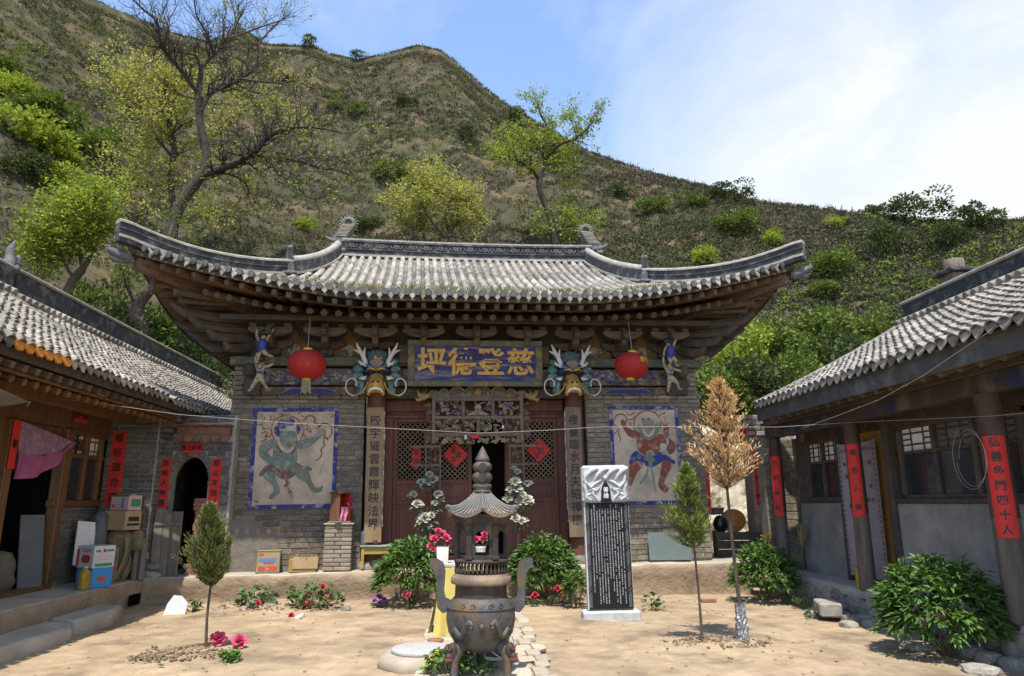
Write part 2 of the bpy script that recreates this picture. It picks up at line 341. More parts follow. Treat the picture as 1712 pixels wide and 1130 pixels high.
# ================================================================ hill
SIL = [(-400, -260), (-150, -150), (0, -75), (150, 2), (210, 28), (290, 62), (350, 75), (400, 48), (440, 76), (520, 80), (560, 96), (600, 104), (650, 92), (700, 80), (735, 88), (760, 104), (800, 140), (850, 180), (900, 208), (980, 252), (1050, 279), (1130, 302), (1200, 318), (1270, 338), (1370, 348), (1450, 356), (1580, 372), (1712, 368), (1900, 380), (2200, 420)]
SILR = [(-400, 120), (150, 112), (400, 108), (700, 98), (850, 84), (980, 68), (1130, 54), (1270, 46), (1450, 41), (1712, 38), (2200, 36)]
def hill_prof():
    az, el, rc = [], [], []
    for u, v in SIL:
        d = pix_ray(u, v); az.append(math.atan2(d.x, d.y)); el.append(d.z / math.hypot(d.x, d.y))
        rc.append(float(np.interp(u, [p[0] for p in SILR], [p[1] for p in SILR])))
    return np.array(az), np.array(el), np.array(rc)
H_AZ, H_EL, H_RC = hill_prof()
def hill_base(a): return 21.0 - 2.2 * math.exp(-((a - 0.28) / .12) ** 2) + 4.0 * max(0, a - .45) * 2
def hill_z(a, r):
    el = float(np.interp(a, H_AZ, H_EL)); rc = float(np.interp(a, H_AZ, H_RC)); r0 = hill_base(a)
    zc = el * rc + CAM_H; q = (r - r0) / (rc - r0)
    x, y = r * math.sin(a), r * math.cos(a)
    if q <= 0: return -0.15 + max(-0.4, q * 2)
    if q <= 1:
        s = q * (1.0 + 0.10 * math.sin(q * math.pi)) ; s = s / 1.0
        n = (fbm((x * .05, y * .05, 2), 4) * 3.0 + fbm((x * .16, y * .16, 5), 4) * 1.0) * min(1, q * 4) * max(0.0, min(1, (1 - q) * 3)) * (rc / 90)
        b = (fbm((x * .5, y * .5, 8), 3) * .35) * min(1, q * 6)
        # keep below the sight line to the crest
        z = zc * s + n + b
        return min(z, (el * 0.985) * r + CAM_H - .1) if q < .96 else z - b
    return zc - (q - 1) * rc * 0.35
def hill():
    A = np.concatenate([np.linspace(-1.35, H_AZ[2], 24)[:-1], np.linspace(H_AZ[2], H_AZ[-3], 240), np.linspace(H_AZ[-3], 1.35, 24)[1:]])
    Q = np.concatenate([[-.25, -.1, -.03], np.linspace(0, 1, 90) ** 1.15, [1.03, 1.1, 1.3, 1.8]])
    V = []
    for a in A:
        rc = float(np.interp(a, H_AZ, H_RC)); r0 = hill_base(a)
        for q in Q:
            r = r0 + q * (rc - r0); z = hill_z(a, r)
            if q == 1: z += 0.35 * fbm((a * 60, 0, 0), 4)
            V.append((r * math.sin(a), r * math.cos(a), z))
    n, k = len(A), len(Q); idx = np.arange(n * k).reshape(n, k)
    F = np.stack([idx[:-1, :-1], idx[1:, :-1], idx[1:, 1:], idx[:-1, 1:]], -1).reshape(-1, 4)
    m = mat('hill_soil', (0.072, 0.065, 0.038), (0.048, 0.048, 0.027), scale=.4, rough=1.0, bump=0.8, bscale=1.5, c3=(0.135, 0.10, 0.062), s3=.3, bdist=.3, spec=0.1)
    o = np_mesh('hill', np.array(V), F, m, smooth=True); o['kind'] = 'structure'
hill()

# dry grass and low scrub over the whole slope: nobody could count it
def scrub():
    def field(n, name, m, size, blades, pred, seed, hw, dome=False):
        g = np.random.default_rng(seed); P = []; S = []
        while len(P) < n:
            a = g.uniform(H_AZ[2] - .05, H_AZ[-3] + .1); rc = float(np.interp(a, H_AZ, H_RC)); r0 = hill_base(a)
            q = g.uniform(0, 1) ** 0.85; r = r0 + q * (rc - r0) * 0.998
            x, y = r * math.sin(a), r * math.cos(a)
            w = pred(x, y, q)
            if g.uniform() > w: continue
            P.append((x, y, hill_z(a, r) - .05)); S.append(g.uniform(.5, 1.25) * (0.45 + 0.55 * r / 60))
        P = np.array(P); S = np.array(S) * size; N = len(P); B = blades
        ang = g.uniform(0, 2*np.pi, (N, B)); lean = g.uniform(.05, .75, (N, B)); hgt = g.uniform(.55, 1.1, (N, B)); off = g.uniform(0, .45, (N, B))
        if dome:      # rounded little shrubs: small leaves over a dome
            ph = np.arccos(g.uniform(0, 1, (N, B))); rr = g.uniform(.6, 1.0, (N, B)); d = np.stack([np.sin(ph) * np.cos(ang), np.sin(ph) * np.sin(ang), np.cos(ph)], -1)
            c = P[:, None, :] + d * (rr * S[:, None])[..., None] * np.array([.55, .55, .5]); t1 = g.normal(size=(N, B, 3)); t1 /= np.linalg.norm(t1, axis=-1, keepdims=True); t2 = np.cross(t1, d + g.normal(size=(N, B, 3)) * .5); t2 /= np.linalg.norm(t2, axis=-1, keepdims=True) + 1e-6
            q = hw * S[:, None, None]; V = np.stack([c - t1 * q, c - t2 * q * .6, c + t1 * q, c + t2 * q * .6], 2).reshape(-1, 3); k = np.arange(N * B)[:, None] * 4
            return tag(np_mesh(name, V, np.concatenate([k, k+1, k+2, k+3], 1), m), None, None, None, 'stuff')
        ca, sa = np.cos(ang), np.sin(ang)
        base = P[:, None, :] + S[:, None, None] * np.stack([ca * off, sa * off, np.zeros_like(ca)], -1)
        tip = P[:, None, :] + S[:, None, None] * np.stack([ca * (off + lean), sa * (off + lean), hgt], -1)
        a2 = g.uniform(0, 2*np.pi, (N, B)); side = np.stack([np.cos(a2), np.sin(a2), g.uniform(-.3, .3, (N, B))], -1) * (hw * S[:, None, None])
        mid = base * .45 + tip * .55 + np.stack([np.zeros_like(ca), np.zeros_like(ca), .12 * S[:, None] * np.ones_like(ca)], -1)
        V = np.stack([base - side * .5, base + side * .5, mid + side * .9, tip, mid - side * .9], 2).reshape(-1, 3)
        k = np.arange(N * B)[:, None] * 5
        F = np.concatenate([np.concatenate([k, k+1, k+2, k+4], 1), np.concatenate([k+4, k+2, k+3, k+3], 1)])
        F3 = np.concatenate([np.concatenate([k, k+1, k+2], 1), np.concatenate([k, k+2, k+4], 1), np.concatenate([k+4, k+2, k+3], 1)])
        o = np_mesh(name, V, F3, m); return tag(o, None, None, None, 'stuff')
    md = mat('dry_scrub', (0.098, 0.095, 0.058), (0.064, 0.068, 0.04), scale=.3, rough=.95, islvar=.4, spec=.1, trans=.25, c3=(0.115, 0.083, 0.054), s3=.1)
    mg = mat('fresh_grass', (0.155, 0.195, 0.04), (0.105, 0.135, 0.034), scale=.3, rough=.95, islvar=.4, spec=.1, trans=.3)
    ms = mat('low_shrub_leaf', (0.066, 0.074, 0.036), (0.096, 0.096, 0.054), scale=.2, rough=.9, islvar=.45, spec=.1, trans=.2, c3=(0.11, 0.083, 0.058), s3=.09)
    bare = lambda x, y: 1.0 if fbm((x * .11, y * .11, 31), 4) < .5 else 0.3
    near = lambda q: 1.0 if q < .3 else 0.0
    for nm, n, m, sz, bl, pr, sd, hw, lab, cat, dm in (
        ('hillside_grass_tufts', 12000, md, .42, 8, lambda x, y, q: bare(x, y) * (1 - .8 * near(q)), 3, .06, 'dry grey green grass covering the hillside', 'grass', False),
        ('foothill_grass', 9000, md, .46, 12, lambda x, y, q: bare(x, y) * near(q), 6, .035, 'dry thin grass on the lower slope behind the roofs', 'grass', False),
        ('fresh_grass', 5000, mg, .42, 10, lambda x, y, q: min(1, max(0, (fbm((x * .07, y * .07, 17), 4) - .05) * 3)) + (.5 if x < -30 and y > 40 else 0), 4, .05, 'fresh green grass patches scattered over the hillside', 'grass', False),
        ('hillside_low_shrubs', 34000, ms, .58, 18, lambda x, y, q: (.25 + .75 * min(1, max(0, .5 + 1.5 * fbm((x * .13, y * .13, 44), 3)))) * bare(x, y), 9, .155, 'grey olive low shrubs dotted over the hillside', 'shrubs', True),
        ('hillside_green_shrubs', 3200, mg, .8, 26, lambda x, y, q: min(1, max(0, (fbm((x * .06, y * .06, 71), 4) - .1) * 4)), 10, .12, 'small fresh green shrubs scattered over the hillside', 'shrubs', True)):
        o = field(n, nm, m, sz, bl, pr, sd, hw, dm); o['label'] = lab; o['category'] = cat
scrub()
# ================================================================ temple hall
T_LOC, T_ROT = Vector((0.15, 12.3, 0.47)), Euler((0, R(-1.1), R(3.5)))
T_M = Matrix.Translation(T_LOC) @ T_ROT.to_matrix().to_4x4()
def TW(x, y, z): return T_M @ Vector((x, y, z))
def t_empty(name, x, y, z, label, cat, group=None):      # a thing mounted on the hall
    return empty(name, TW(x, y, z), T_ROT, label, cat, group)
temple = empty('temple_hall', T_LOC, T_ROT, 'old grey brick temple hall with sweeping tiled roof and upturned corners', 'temple')
XC = 0.1

def brick_mesh():
    b = MB(); b.bbox((-.5, -.5, -.5), (.5, .5, .5), .06); return b.mesh('brick', M_BRICK)
BRICK = brick_mesh()
def lay_bricks(parent, x0, x1, z0, z1, skip=None, course=.088, length=.31, depth=.1, place=None, seed=1, me=None, joint=.011, limit=300, zf=None):
    """bricks in running bond in the plane y=0 (front at -.004); place maps local->parent matrix"""
    g = random.Random(seed); mats = []; z = z0; k = 0
    while z < z1 - .02:
        h = min(course, z1 - z); x = x0 - (length / 2 if k % 2 else 0) + g.uniform(-.02, .02)
        while x < x1 - .01:
            ln = length * g.choice((1, 1, 1, .55)) * g.uniform(.94, 1.06)
            a, b_ = max(x, x0), min(x + ln, x1)
            if b_ - a > .03 and not (skip and skip((a + b_) / 2, z + h / 2, b_ - a)):
                M = Matrix.Translation(((a + b_) / 2, depth / 2 - .004 - g.uniform(0, .007) + (g.uniform(.006, .02) if g.random() < .08 else 0), z + h / 2)) @ Matrix.Rotation(g.uniform(-.008, .008), 4, 'Y') @ Matrix.Diagonal((b_ - a - joint, depth, h - joint, 1))
                mats.append(place @ M if place is not None else M)
            x += ln
        z += course; k += 1
    return pieces('brick', me or BRICK, mats, parent, limit)

def front_wall(x0, x1, mural, seed, patch=None):
    b = MB(); b.box((x0, .012, -.15), (x1, .45, 2.80)); w = b.build('wall', M_MORTAR, temple)
    mx0, mx1, mz0, mz1 = mural
    def skip(x, z, ln):
        if mx0 + .1 < x < mx1 - .1 and mz0 + .05 < z < mz1 - .05: return True
        return bool(patch and patch(x, z))
    lay_bricks(w, x0, x1, 0.0, 2.80, skip, seed=seed)
    c = MB(); g = random.Random(seed); x = x0 - .02
    while x < x1:
        ln = min(g.uniform(.3, .42), x1 + .02 - x)
        o = MB(); o.bbox((x, -.035, 2.80), (x + ln - .008, .3, 2.865 + g.uniform(-.006, .006)), .012); o.build('cap_brick', M_BRICK, w); x += ln
    return w
patchL = lambda x, z: (x < -3.15 + .25 * fbm((0, z * 2, 0), 2)) and z < .78 + .25 * fbm((x * 2, 0, 4), 2)
wallL = front_wall(-4.0, -1.80, (-3.62, -2.24, 1.0, 2.64), 11, patchL)
wallR = front_wall(2.10, 4.26, (2.53, 3.80, .94, 2.66), 12)
b = MB(); b.grid(lambda u, v: Vector((-4.0 + u * .95, -.004 - .008 * fbm((u * 9, v * 9, 1), 3) + (.03 if (v > .93 or u > .95) else 0), v * .88 - .02 * fbm((u * 5, 0, 0), 2))), 14, 14); b.build('plaster_patch', mat('wall_plaster', (.2, .17, .135), (.14, .12, .1), scale=5, bump=.5, bscale=18), wallL)
b = MB(); b.box((-4.0, .45, -.15), (-3.6, 5.2, 2.8)); b.build('side_wall', M_BRICK, temple)
b = MB(); b.box((3.86, .45, -.15), (4.26, 5.2, 2.8)); b.build('side_wall', M_BRICK, temple)
b = MB(); b.box((-3.6, 4.8, -.15), (3.86, 5.2, 2.8)); b.build('rear_wall', M_BRICK, temple)

# ---- murals: painted panels on the wall
M_MPLAST = mat('mural_plaster', (.50, .40, .285), (.42, .33, .235), scale=4, rough=.9, bump=.15, c3=(.33, .26, .185), s3=2.4, worldvar=(2.2, .2))
M_MBLUE = mat('mural_blue', (.018, .028, .2), (.03, .04, .14), scale=14, rough=.8, c3=(.34, .29, .23), s3=7)
M_MTEAL = mat('mural_teal', (.10, .155, .125), (.155, .215, .17), scale=16, rough=.85, c3=(.33, .28, .2), s3=7)
M_MRED = mat('mural_red', (.235, .062, .032), (.17, .047, .028), scale=14, rough=.85, c3=(.36, .24, .15), s3=8)
M_MBROWN = mat('mural_brown', (.105, .075, .06), (.15, .115, .09), scale=12, rough=.85, c3=(.3, .24, .17), s3=6)
M_MGREEN = mat('mural_green', (.15, .25, .19), (.11, .19, .15), scale=12, rough=.85)
M_MSAGE = mat('mural_sage', (.17, .2, .13), (.12, .14, .1), scale=12, rough=.85)
def mural(wall, x0, x1, z0, z1, tomap, shapes, frame=.055):
    m = MB(); m.box((x0, -.016, z0), (x1, .02, z1)); p = m.build('mural', M_MPLAST, temple)
    fr = MB()
    fr.box((x0 - .01, -.021, z1 - frame), (x1 + .01, .0, z1 + .01)); fr.box((x0 - .01, -.021, z0 - .01), (x1 + .01, .0, z0 + frame))
    fr.box((x0 - .01, -.0208, z0 + frame), (x0 + frame, .0, z1 - frame)); fr.box((x1 - frame, -.0208, z0 + frame), (x1 + .01, .0, z1 - frame)); fr.build('painted_border', M_MBLUE, p)
    def P(q): s, t = tomap(*q); return (x0 + s * (x1 - x0), z1 - t * (z1 - z0))
    lay = 0
    for kind, m_, pts, *w in shapes:
        lay += 1; y = -.0175 - lay * .00022; mb = MB(); q = [P(a) for a in pts]
        if kind == 'poly':
            area = sum(q[i-1][0] * q[i][1] - q[i][0] * q[i-1][1] for i in range(len(q)))
            if area < 0: q = q[::-1]
            # smooth the traced outline once
            q = [((.75*q[i][0] + .25*q[(i+1) % len(q)][0]), (.75*q[i][1] + .25*q[(i+1) % len(q)][1])) if k else ((.75*q[i][0] + .25*q[i-1][0]), (.75*q[i][1] + .25*q[i-1][1])) for i in range(len(q)) for k in (0, 1)]
            mb.add([(a, y, c) for a, c in q], [tuple(range(len(q)))[::1]])
            if m_ is not M_MPLAST:      # brush outline
                ol = MB(); n = len(q); vs = []
                for i, a in enumerate(q):
                    d = Vector((q[(i+1) % n][0] - q[i-1][0], q[(i+1) % n][1] - q[i-1][1])).normalized(); tw = .0035 + .002 * math.sin(i * 1.7); vs += [(a[0] - d.y * tw, y - .0001, a[1] + d.x * tw), (a[0] + d.y * tw, y - .0001, a[1] - d.x * tw)]
                ol.add(vs, [(2*i, 2*i+1, (2*i+3) % (2*n), (2*i+2) % (2*n)) for i in range(n)]); ol.build('brush_outline', M_MBROWN, p)
        else:
            hw = w[0]; n = len(q); vs = []
            qq = []
            for i in range(n - 1):     # smooth polyline
                for k in range(4):
                    t = k / 4; p0, p1, p2, p3 = [q[max(0, min(n-1, i + d))] for d in (-1, 0, 1, 2)]
                    qq.append(tuple(.5 * (2*p1[c] + (p2[c]-p0[c])*t + (2*p0[c]-5*p1[c]+4*p2[c]-p3[c])*t*t + (3*p1[c]-p0[c]-3*p2[c]+p3[c])*t**3) for c in (0, 1)))
            qq.append(q[-1]); n = len(qq)
            for i, a in enumerate(qq):
                d = Vector((qq[min(i+1, n-1)][0] - qq[max(i-1, 0)][0], qq[min(i+1, n-1)][1] - qq[max(i-1, 0)][1])); d.normalize()
                tw = hw * (.55 + .45 * math.sin(math.pi * min(1, max(0, i / (n - 1)))) if len(w) < 2 else 1)
                vs += [(a[0] - d.y * tw, y, a[1] + d.x * tw), (a[0] + d.y * tw, y, a[1] - d.x * tw)]
            mb.add(vs, [(2*i, 2*i+1, 2*i+3, 2*i+2) for i in range(n - 1)])
        mb.build('painted_figure', m_, p)
def mapL(x, y):
    xl = 60 - (y - 72) * .121; xr = 873 - (y - 80) * .088; return ((x - xl) / (xr - xl), (y - 74) / 991)
def mapR(x, y):
    xl = 105 + (y - 85) * .055; xr = 768 + (y - 80) * .052; return ((x - xl) / (xr - xl), (y - 83) / 962)
def circ(cx, cy, r, n=20, ry=None): return [(cx + r * math.cos(2*math.pi*i/n), cy + (ry or r) * math.sin(2*math.pi*i/n)) for i in range(n)]
halo = circ(365, 300, 155, 26); halo = halo[10:] + halo[:4]
mural(wallL, -3.62, -2.24, 1.0, 2.64, mapL, [
    ('line', M_MRED, halo, .011, 1),
    ('line', M_MRED, [(70,235),(125,240),(130,280),(185,275),(205,300)], .011), ('line', M_MRED, [(155,150),(150,185),(125,200),(128,240)], .010), ('line', M_MRED, [(105,330),(150,310),(170,330),(150,350),(190,360),(205,330)], .011), ('line', M_MRED, [(95,400),(125,405),(150,380),(145,345)], .011),
    ('line', M_MRED, [(195,145),(215,165),(205,200),(225,205),(250,150)], .010), ('line', M_MRED, [(300,125),(330,125),(320,150)], .010), ('line', M_MRED, [(360,130),(380,140),(405,125)], .009), ('line', M_MRED, [(480,140),(490,115),(510,120)], .009),
    ('line', M_MRED, [(510,140),(540,165),(580,150),(625,155),(640,190),(630,215),(668,240),(670,280),(635,265)], .012), ('line', M_MRED, [(505,195),(545,190),(565,150)], .010), ('line', M_MRED, [(575,225),(555,245),(570,270),(545,290),(515,300)], .011), ('line', M_MRED, [(560,290),(590,320),(590,275)], .010), ('line', M_MRED, [(500,385),(510,340),(535,355),(545,390)], .010),
    ('line', M_MRED, [(680,270),(700,235),(745,230),(790,255),(798,310),(775,365),(735,375),(725,345)], .012, 1), ('line', M_MRED, [(735,375),(760,400)], .014), ('line', M_MRED, [(725,360),(712,410),(720,450),(685,490),(685,545),(650,590),(608,608)], .012),
    ('poly', M_MBLUE, circ(320, 232, 48, 14)), ('poly', M_MBLUE, circ(398, 208, 40, 14)), ('poly', M_MBLUE, [(235,290),(255,245),(280,260),(300,310),(290,360),(260,360),(238,330)]), ('poly', M_MBLUE, [(455,225),(485,235),(495,275),(480,320),(455,345)]),
    ('poly', M_MBROWN, [(60,755),(85,700),(150,640),(210,640),(330,665),(430,615),(480,655),(550,660),(585,690),(575,705),(520,690),(450,715),(380,770),(330,790),(270,775),(215,720),(150,720),(95,745)]),
    ('poly', M_MTEAL, [(105,730),(160,700),(215,715),(225,800),(262,880),(260,910),(215,950),(175,980),(140,965),(155,940),(205,905),(190,830),(150,795),(110,770)]),
    ('poly', M_MSAGE, [(420,740),(450,700),(520,680),(550,710),(565,790),(600,880),(660,870),(685,850),(665,915),(570,920),(545,850),(490,790),(440,775)]),
    ('poly', M_MTEAL, [(235,390),(280,400),(330,520),(400,500),(440,480),(445,620),(380,680),(300,690),(210,670),(205,560),(225,480)]),
    ('poly', M_MTEAL, [(240,380),(170,400),(95,450),(75,500),(95,570),(150,620),(205,640),(225,590),(160,530),(165,500),(230,450)]),
    ('poly', M_MTEAL, [(445,405),(520,395),(610,370),(665,325),(670,290),(715,285),(740,310),(735,345),(690,360),(600,440),(520,485),(445,480)]),
    ('poly', M_MBROWN, [(225,385),(255,375),(262,440),(300,510),(345,535),(395,520),(430,460),(445,400),(462,410),(450,480),(410,535),(345,555),(285,525),(240,450)]),
    ('poly', M_MPLAST, [(258,395),(290,420),(330,480),(370,490),(420,440),(425,470),(390,515),(345,530),(300,500),(262,440)]),
    ('poly', M_MTEAL, [(285,320),(330,300),(400,298),(452,320),(450,390),(420,440),(375,485),(330,470),(290,420)]),
    ('poly', M_MPLAST, [(340,305),(365,255),(400,250),(430,275),(450,310),(400,300)]),
    ('line', M_MBROWN, [(325,352),(345,362),(368,352)], .006), ('line', M_MBROWN, [(395,350),(415,360),(432,350)], .006), ('line', M_MBROWN, [(380,360),(372,405),(395,410)], .005), ('poly', M_MRED, [(340,452),(370,440),(398,452),(370,462)]),
    ('line', M_MBROWN, [(225,540),(255,570),(280,600)], .005), ('line', M_MBROWN, [(110,480),(130,520),(180,570)], .005), ('line', M_MBROWN, [(500,440),(560,420),(620,380)], .005), ('line', M_MBROWN, [(540,740),(570,820),(600,890)], .005), ('line', M_MBROWN, [(320,560),(380,600),(410,560)], .005),
    ('poly', M_MRED, [(295,690),(325,690),(335,800),(375,825),(345,840),(305,865),(300,850),(325,825),(310,760)]), ('poly', M_MBROWN, [(340,905),(365,890),(382,920),(385,1005),(350,950)]), ('line', M_MTEAL, [(330,850),(350,890)], .012),
    ('line', M_MBROWN, [(90,130),(120,125),(130,160),(100,150)], .006), ('line', M_MBROWN, [(780,130),(830,140),(800,160),(830,165)], .006), ('line', M_MBROWN, [(0,985),(40,1000),(10,1010)], .006), ('line', M_MSAGE, [(715,620),(680,680),(655,745)], .004)])
haloR = circ(475, 255, 132, 26); haloR = haloR[9:] + haloR[:5]
mural(wallR, 2.53, 3.80, .94, 2.66, mapR, [
    ('line', M_MRED, haloR, .011, 1), ('line', M_MRED, [(190,290),(155,265),(152,215),(185,165),(235,160),(272,190),(275,240)], .011, 1),
    ('line', M_MRED, [(185,285),(180,330),(160,350),(140,390)], .010), ('line', M_MRED, [(205,300),(195,350),(215,400),(205,440)], .011), ('line', M_MRED, [(275,205),(320,215),(350,190),(405,150)], .011), ('line', M_MRED, [(265,130),(300,170),(335,150),(360,140)], .010), ('line', M_MRED, [(285,245),(310,240),(315,265),(285,275)], .010),
    ('line', M_MRED, [(500,115),(540,140),(575,120),(565,100)], .009), ('line', M_MRED, [(580,190),(610,160),(650,150),(640,140)], .010), ('line', M_MRED, [(610,125),(605,150)], .009),
    ('line', M_MRED, [(650,180),(652,260)], .009), ('line', M_MRED, [(622,235),(635,268),(665,268),(682,240)], .012), ('poly', M_MRED, [(630,310),(655,285),(692,300),(680,345),(685,385),(645,380),(632,345)]),
    ('poly', M_MRED, [(210,235),(240,210),(268,235),(262,280),(330,320),(400,335),(430,400),(375,405),(300,385),(265,340),(235,280)]),
    ('poly', M_MRED, [(375,400),(430,370),(490,400),(570,355),(640,370),(690,410),(740,440),(755,490),(740,530),(700,570),(665,545),(700,500),(690,480),(640,450),(595,445),(595,530),(540,575),(440,575),(390,530),(370,470)]),
    ('poly', M_MBLUE, [(290,660),(320,560),(370,515),(400,555),(440,580),(540,580),(600,530),(660,560),(700,610),(745,630),(740,665),(700,650),(650,625),(590,650),(520,690),(460,680),(440,640),(380,630),(340,650)]),
    ('poly', M_MRED, [(300,665),(350,630),(400,622),(438,650),(420,690),(370,740),(345,800),(318,870),(290,860),(300,760)]),
    ('poly', M_MRED, [(610,640),(650,618),(700,640),(708,690),(680,740),(650,790),(625,850),(670,890),(675,915),(645,942),(600,910),(570,860),(590,780),(610,710)]),
    ('poly', M_MGREEN, [(370,290),(395,255),(415,300),(440,370),(490,400),(540,360),(555,260),(580,250),(588,290),(560,370),(500,425),(450,400),(405,340)]),
    ('poly', M_MPLAST, [(415,300),(440,230),(490,200),(540,240),(552,300),(530,370),(490,395),(445,370)]),
    ('poly', mat('mural_grey', (.2,.17,.14), (.3,.25,.2), scale=18), [(420,250),(445,200),(500,195),(540,240),(535,300),(505,340),(485,370),(455,330),(450,290)]), ('line', M_MBROWN, [(470,300),(490,310),(515,300)], .008), ('line', M_MBROWN, [(440,260),(470,265)], .007), ('line', M_MBROWN, [(500,262),(525,255)], .007), ('line', M_MBROWN, [(470,345),(490,330),(510,345)], .007), ('poly', M_MBLUE, circ(432, 210, 10, 8)), ('poly', M_MBLUE, circ(487, 205, 10, 8)),
    ('poly', M_MPLAST, circ(495, 555, 33, 14)), ('poly', M_MSAGE, [(470,545),(495,530),(520,545),(515,590),(552,600),(530,630),(515,690),(490,690),(480,630),(445,610),(475,590)]),
    ('line', M_MGREEN, [(478,690),(465,760),(440,800),(400,845)], .022), ('line', M_MGREEN, [(505,700),(525,760),(535,850),(550,930)], .016),
    ('poly', mat('mural_pale', (.42,.38,.32)), [(655,395),(680,400),(682,470),(660,470)]), ('poly', M_MBLUE, [(665,475),(690,480),(675,535),(660,530)])])

# ---- posts, beams, plate
M_PBEAM = mat('painted_beam', (.105, .075, .052), (.03, .04, .12), scale=5, rough=.85, bump=.4, bscale=20, lo=.52, hi=.62, c3=(.24, .2, .16), s3=9)
M_GBEAM = mat('green_beam', (.10, .088, .062), (.055, .07, .055), scale=4, rough=.85, bump=.4, bscale=20, c3=(.2, .15, .06), s3=8)
def tbox(name, lo, hi, m, parent=None, bev=.012): b = MB(); b.bbox(lo, hi, bev); return b.build(name, m, parent or temple)
tbox('lower_beam', (-3.75, -.02, 2.87), (-1.76, .22, 3.02), M_PBEAM); tbox('lower_beam', (2.05, -.02, 2.87), (3.95, .22, 3.02), M_PBEAM); tbox('lower_beam', (-1.44, .03, 2.83), (1.74, .25, 3.0), M_DARKW); tbox('frieze_board', (-3.7, .1, 2.99), (3.9, .16, 3.4), M_DARKW)
arch = tbox('architrave', (-3.86, -.06, 3.045), (4.08, .2, 3.33), M_PBEAM)
tbox('plate_beam', (-4.05, -.11, 3.375), (4.27, .26, 3.525), M_GBEAM)
for s, x0, x1 in ((-1, -3.80, -3.53), (1, 3.62, 4.0)):
    tbox('corner_post', (x0, -.10, 2.86), (x1, .2, 3.372), M_DARKW)
    b = MB(); xx = -3.69 if s < 0 else 3.87
    b.lathe([(.001, -.30), (.085, -.30), (.105, -.28), (.11, -.1), (.11, .1)], (xx, 0, 3.27), 14, True, Matrix.Rotation(R(-90), 3, 'X')); b.build('beam_end', M_DARKW, temple)
# brick stubs beside the posts
for x0, x1 in ((-3.98, -3.82), (4.02, 4.2)):
    for k in range(6): tbox('brick', (x0, -.03, 2.87 + k * .085), (x1, .2, 2.945 + k * .085), M_BRICK, None, .008)
# painted clouds and flowers on the architrave
M_PWHITE = mat('faded_white_paint', (.34, .30, .27), (.2, .17, .15), scale=14); M_PTEAL = mat('faded_teal_paint', (.06, .13, .11), (.1, .15, .13), scale=14); M_PPINK = mat('faded_pink_paint', (.27, .14, .12), (.18, .1, .09), scale=14); M_PBLUE = mat('faded_blue_paint', (.03, .045, .2), (.05, .05, .12), scale=14)
gg = random.Random(5)
for x0, x1 in ((-3.4, -2.05), (2.3, 3.5)):
    fb = {m.name: (MB(), m) for m in (M_PWHITE, M_PTEAL, M_PPINK, M_PBLUE)}
    for k in range(150):
        cx, cz, r = gg.uniform(x0, x1), gg.uniform(3.06, 3.27), gg.uniform(.012, .045); key = gg.choice(list(fb)); y = -.061 - .0004 * k / 8
        a0 = gg.uniform(0, 6.28); n = 10
        fb[key][0].add([(cx + r * (1 + .3 * math.sin(5 * t + a0)) * math.cos(t), y, cz + .7 * r * (1 + .3 * math.sin(5 * t + a0)) * math.sin(t)) for t in [2*math.pi*i/n for i in range(n)]], [tuple(range(n))])
    for mb, m in fb.values(): mb.build('painted_flowers', m, arch)['kind'] = 'stuff'
    for dx in (0,):
        b = MB(); c = (x0 + x1) / 2; hw = .47
        pts = [(c - hw, 2.90), (c - hw + .1, 2.955), (c - hw + .2, 2.985), (c + hw - .2, 2.985), (c + hw - .1, 2.955), (c + hw, 2.90)]
        b.xz(pts[::-1][::-1], -.024, -.02); b.build('painted_cloud_panel', M_PBLUE, arch)
        b = MB(); b.tube([(p[0], -.026, p[1]) for p in pts], .006, 4); b.build('painted_outline', M_PWHITE, arch)
# board wall with medallions behind the brackets
tbox('bracket_board', (-3.75, .02, 3.53), (4.0, .1, 4.25), M_DARKW)
M_OCHRE = mat('ochre_board', (.17, .09, .02), (.12, .065, .022), scale=8, rough=.85); M_MED = mat('medallion_paint', (.25, .21, .15), (.075, .062, .05), scale=9, lo=.5, hi=.56, rough=.9)
BRX = [-2.46, -1.62, -.80, .11, 1.0, 1.86, 2.74]
for x in (-3.02, -2.1, 2.33, 3.2):
    o = MB(); pts = [(x - .3, 3.53), (x + .3, 3.53), (x + .27, 3.7), (x + .16, 3.82), (x + .05, 3.93), (x, 4.05), (x - .05, 3.93), (x - .16, 3.82), (x - .27, 3.7)]
    o.xz(pts, .005, .03); p = o.build('flame_board', M_OCHRE, temple)
    o = MB(); o.xz([(x + .105 * math.cos(t), 3.66 + .105 * math.sin(t)) for t in [2*math.pi*i/20 for i in range(20)]], -.004, .006); o.build('medallion', M_MED, p)

